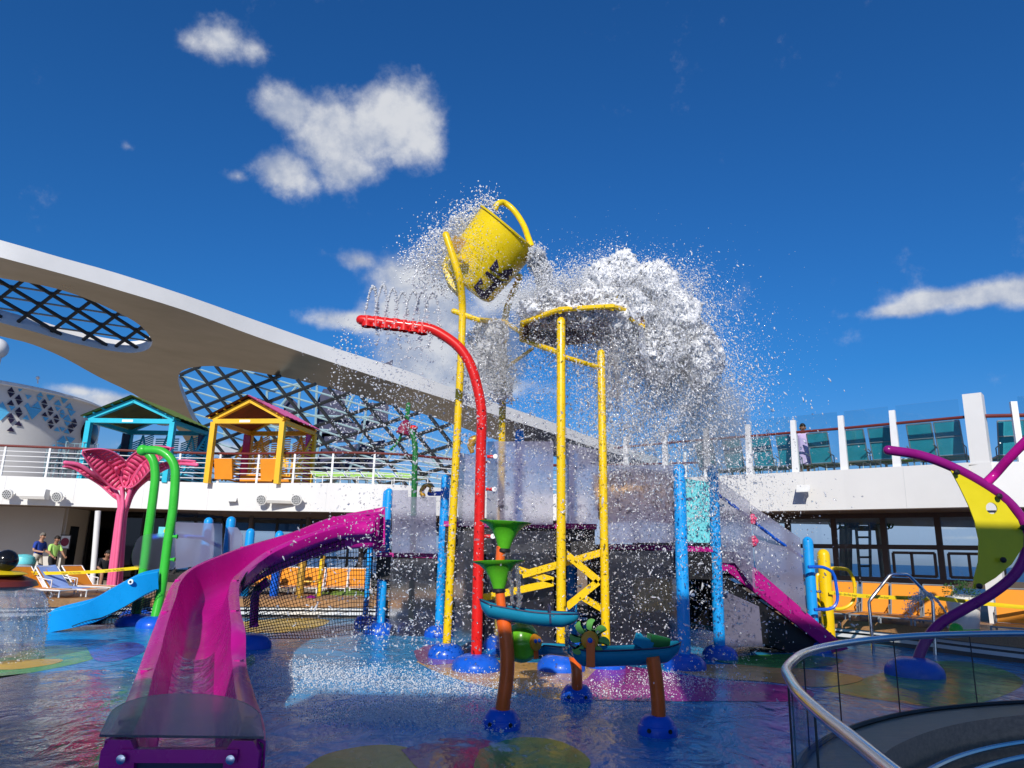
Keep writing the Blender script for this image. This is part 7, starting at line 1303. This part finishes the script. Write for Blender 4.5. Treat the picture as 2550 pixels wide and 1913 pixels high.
# 3. bucket: pour over the lip and spray thrown up behind
r = np.random.default_rng(31); n = 6500
P0 = np.array((0.34, 12.75, 7.17)) + r.normal(size=(n, 3)) * np.array([.05, .14, .07]); V0 = np.stack([r.normal(.62, .14, n), r.normal(-.2, .12, n), r.normal(.25, .2, n)], 1); t = r.random(n) * .62; P = lumpy(fall(P0, V0, t), .02, 10, 8); drops('water_pour', 'stream of water pouring over the bucket lip', P, .008 + .012 * r.random(n), 'droplet', None, 2.5, vel=V0 + np.array([0, 0, -9.8]) * t[:, None])
rows = []
for i in range(15):
    f = i / 14; t_f = .58 * f; c = Vector((0.33, 12.75, 7.24)) + Vector((.62 * t_f + .02, -.25 * t_f, .25 * t_f - 4.9 * t_f ** 2)); w = .17 + .10 * f
    rows.append([c + Vector((w * (j / 8 - .5) * 1.1 + .02 * math.sin(5 * f + j), -.10 * math.sin(math.pi * j / 8), .05 * math.sin(math.pi * j / 8) + .02 * math.sin(j * 1.7 + 6 * f))) for j in range(9)])
mb = MB(); mb.grid(rows); o = mb.build('water_sheet', 'clear_water'); k = o.modifiers.new('thickness', 'SOLIDIFY'); k.thickness = .02; o['kind'] = 'stuff'; o['label'] = 'clear sheet of water sliding over the bucket lip'
n = 5200; ed = [(-0.57, 13.00, 8.45), (-0.95, 13.05, 7.99), (-1.29, 13.10, 7.62), (-1.59, 13.10, 7.19), (-1.73, 13.10, 6.85)]; f = r.random(n) ** .8 * (len(ed) - 1.001); i0 = f.astype(int); E0 = np.array(ed); P = E0[i0] + (E0[i0 + 1] - E0[i0]) * (f - i0)[:, None]
P = P + r.normal(size=(n, 3)) * np.array([.14, .18, .14]) * (1 + .25 * f[:, None]); P = lumpy(P, .05, 6, 9); drops('water_spray', 'white spray thrown up along the left side of the bucket', P, .006 + .012 * r.random(n) ** 2, 'white_water', None, 1.2)
n = 3000; P = np.array((-1.00, 12.50, 7.03)) + r.normal(size=(n, 3)) * np.array([.33, .25, .45]); drops('water_drops', 'fine drops beading over the bucket', P, .005 + .008 * r.random(n) ** 2, 'droplet', None, .8, fine=True)
# 4. torn sheet hanging from the cross tube
n = 5200; P = np.stack([r.uniform(0, 1, n), r.normal(0, .1, n), r.random(n) ** 1.3], 1); a, b = np.array((-0.75, 12.90, 5.87)), np.array((-0.11, 13.40, 5.97)); P = a + (b - a) * P[:, :1] + np.stack([np.zeros(n), P[:, 1], -1.5 * P[:, 2]], 1); P[:, 0] -= .25 * ((a[2] - P[:, 2]) / 1.5) ** 2 * np.sign(r.normal(size=n)); P = lumpy(P, .06, 5, 10)
drops('water_sheet_drops', 'ragged veil of water hanging below the bucket', P, .008 + .012 * r.random(n) ** 2, 'white_water', None, 1.5)
# 5. jets of the red pipe: arcs of beads
n_j = 0
for k, x0 in enumerate([(-2.44, 11.20, 5.37), (-2.28, 11.20, 5.36), (-2.12, 11.20, 5.34), (-1.96, 11.20, 5.33), (-1.80, 11.20, 5.32), (-1.65, 11.20, 5.31), (-1.49, 11.20, 5.28)]):
    m_ = 130; t = np.linspace(0, .78, m_) + r.normal(0, .004, m_); V0 = np.array([.30 + .02 * k, r.normal(0, .05), 3.25 + r.normal(0, .12)]); P = fall(np.array(x0)[None].repeat(m_, 0), V0[None].repeat(m_, 0), t) + r.normal(size=(m_, 3)) * (.004 + .02 * (t / .78) ** 2)[:, None]
    o = drops('water_jet', '', P, .012 + .010 * r.random(m_), 'droplet', None, .5); o['label'] = 'thin arcing jet from the red pipe, %s from its tip' % order[k]
P = rain(1300, [((-2.9, -1.3), (10.9, 11.5), (3.2, 5.3), 1, 1)], 41); drops('water_drops', 'drops falling from the jets of the red pipe', P, .006 + .010 * g_rng.random(len(P)) ** 2, 'droplet', None, 1.0)
# 6. splashes on the floor
def floor_splash(n, blobs, seed, h):
    r = np.random.default_rng(seed); out = []
    for (x, y), sx, sy, w in blobs: k = int(n * w); out.append(np.stack([r.normal(x, sx, k), r.normal(y, sy, k), .012 + np.abs(r.normal(0, h, k))], 1))
    return np.concatenate(out)
P = floor_splash(16000, [((-1.13, 7.98, 0.00)[:2], .45, .25, .16), ((-0.61, 7.68, 0.00)[:2], .55, .2, .12), ((-2.91, 10.37, 0.00)[:2], .7, .6, .17), ((-1.97, 10.04, 0.00)[:2], .9, .6, .15), ((-0.87, 9.48, -0.00)[:2], 1.0, .6, .16), ((2.45, 10.53, 0.00)[:2], .5, .4, .07), ((0.79, 9.18, 0.00)[:2], .8, .4, .1), ((-0.26, 9.05, 0.00)[:2], .8, .5, .07)], 51, .05)
drops('floor_splash', 'small white splashes dancing on the wet floor', P, .004 + .007 * g_rng.random(len(P)) ** 3, 'white_water', None, .9, fine=True)
# 7. water of the bell, small funnel streams, handrail jet
mb = MB(); c = Vector((-7.69, 11.06, -0.00)); prof = [(.60, .98), (.72, .93), (.80, .82), (.84, .6), (.86, .35), (.86, .02)]; rows = [[c + Vector(((r_ + .012 * math.sin(17 * a + 6 * z) + .008 * math.sin(41 * a + 9 * z)) * math.cos(a), (r_ + .012 * math.sin(17 * a + 6 * z)) * math.sin(a), z)) for a in [j * 2 * math.pi / 160 for j in range(160)]] for r_, z in [(p0 + (p1 - p0) * q / 5, z0 + (z1 - z0) * q / 5) for (p0, z0), (p1, z1) in zip(prof, prof[1:]) for q in range(5)]]
mb.grid(rows, close_u=True); o = mb.build('water_curtain', 'curtain_water'); o['kind'] = 'stuff'; o['label'] = 'clear curtain of water falling from the ladybird cap'; k = o.modifiers.new('thickness', 'SOLIDIFY'); k.thickness = .012
P = np.array((-7.69, 11.06, -0.00)) + np.stack([(.86 + r.normal(0, .02, 1500)) * np.cos(np.linspace(0, 60, 1500)), (.86 + r.normal(0, .02, 1500)) * np.sin(np.linspace(0, 60, 1500)), r.random(1500) ** 1.6 * .9], 1); drops('water_drops', 'beads along the clear curtain of the water bell', P, .004 + .009 * r.random(1500) ** 2, 'droplet', None, 1.0)
for pts, lab in (([(-0.01, 7.55, 1.54), (0.04, 7.55, 1.42), (0.06, 7.55, 1.18)], 'thin stream falling from the lower green funnel'), ([(0.09, 7.50, 1.54), (0.12, 7.50, 1.38), (0.13, 7.50, 1.14)], 'second thin stream falling from the lower green funnel'), ([(0.61, 7.55, 1.04), (0.61, 7.55, 0.89), (0.61, 7.55, 0.78)], 'thread of water falling from the upper blue trough')):
    n = 160; f = r.random(n) * (len(pts) - 1.001); i0 = f.astype(int); E0 = np.array(pts); P = E0[i0] + (E0[i0 + 1] - E0[i0]) * (f - i0)[:, None] + r.normal(size=(n, 3)) * .008; drops('water_stream', lab, P, .007 + .006 * r.random(n), 'clear_water', None, 2.5, vel=np.tile([[0, 0, -1.]], (n, 1)))
n = 700; t = r.random(n) * .5; P0 = np.array((6.81, 11.60, 0.93)); V0 = np.stack([r.normal(-1.25, .10, n), r.normal(0, .08, n), r.normal(2.35, .12, n)], 1); P = fall(P0[None].repeat(n, 0), V0, t); drops('water_jet', 'fan of spray leaving the purple pipe towards the handrail', P, .005 + .008 * r.random(n) ** 2, 'droplet', None, 1.5, vel=V0)
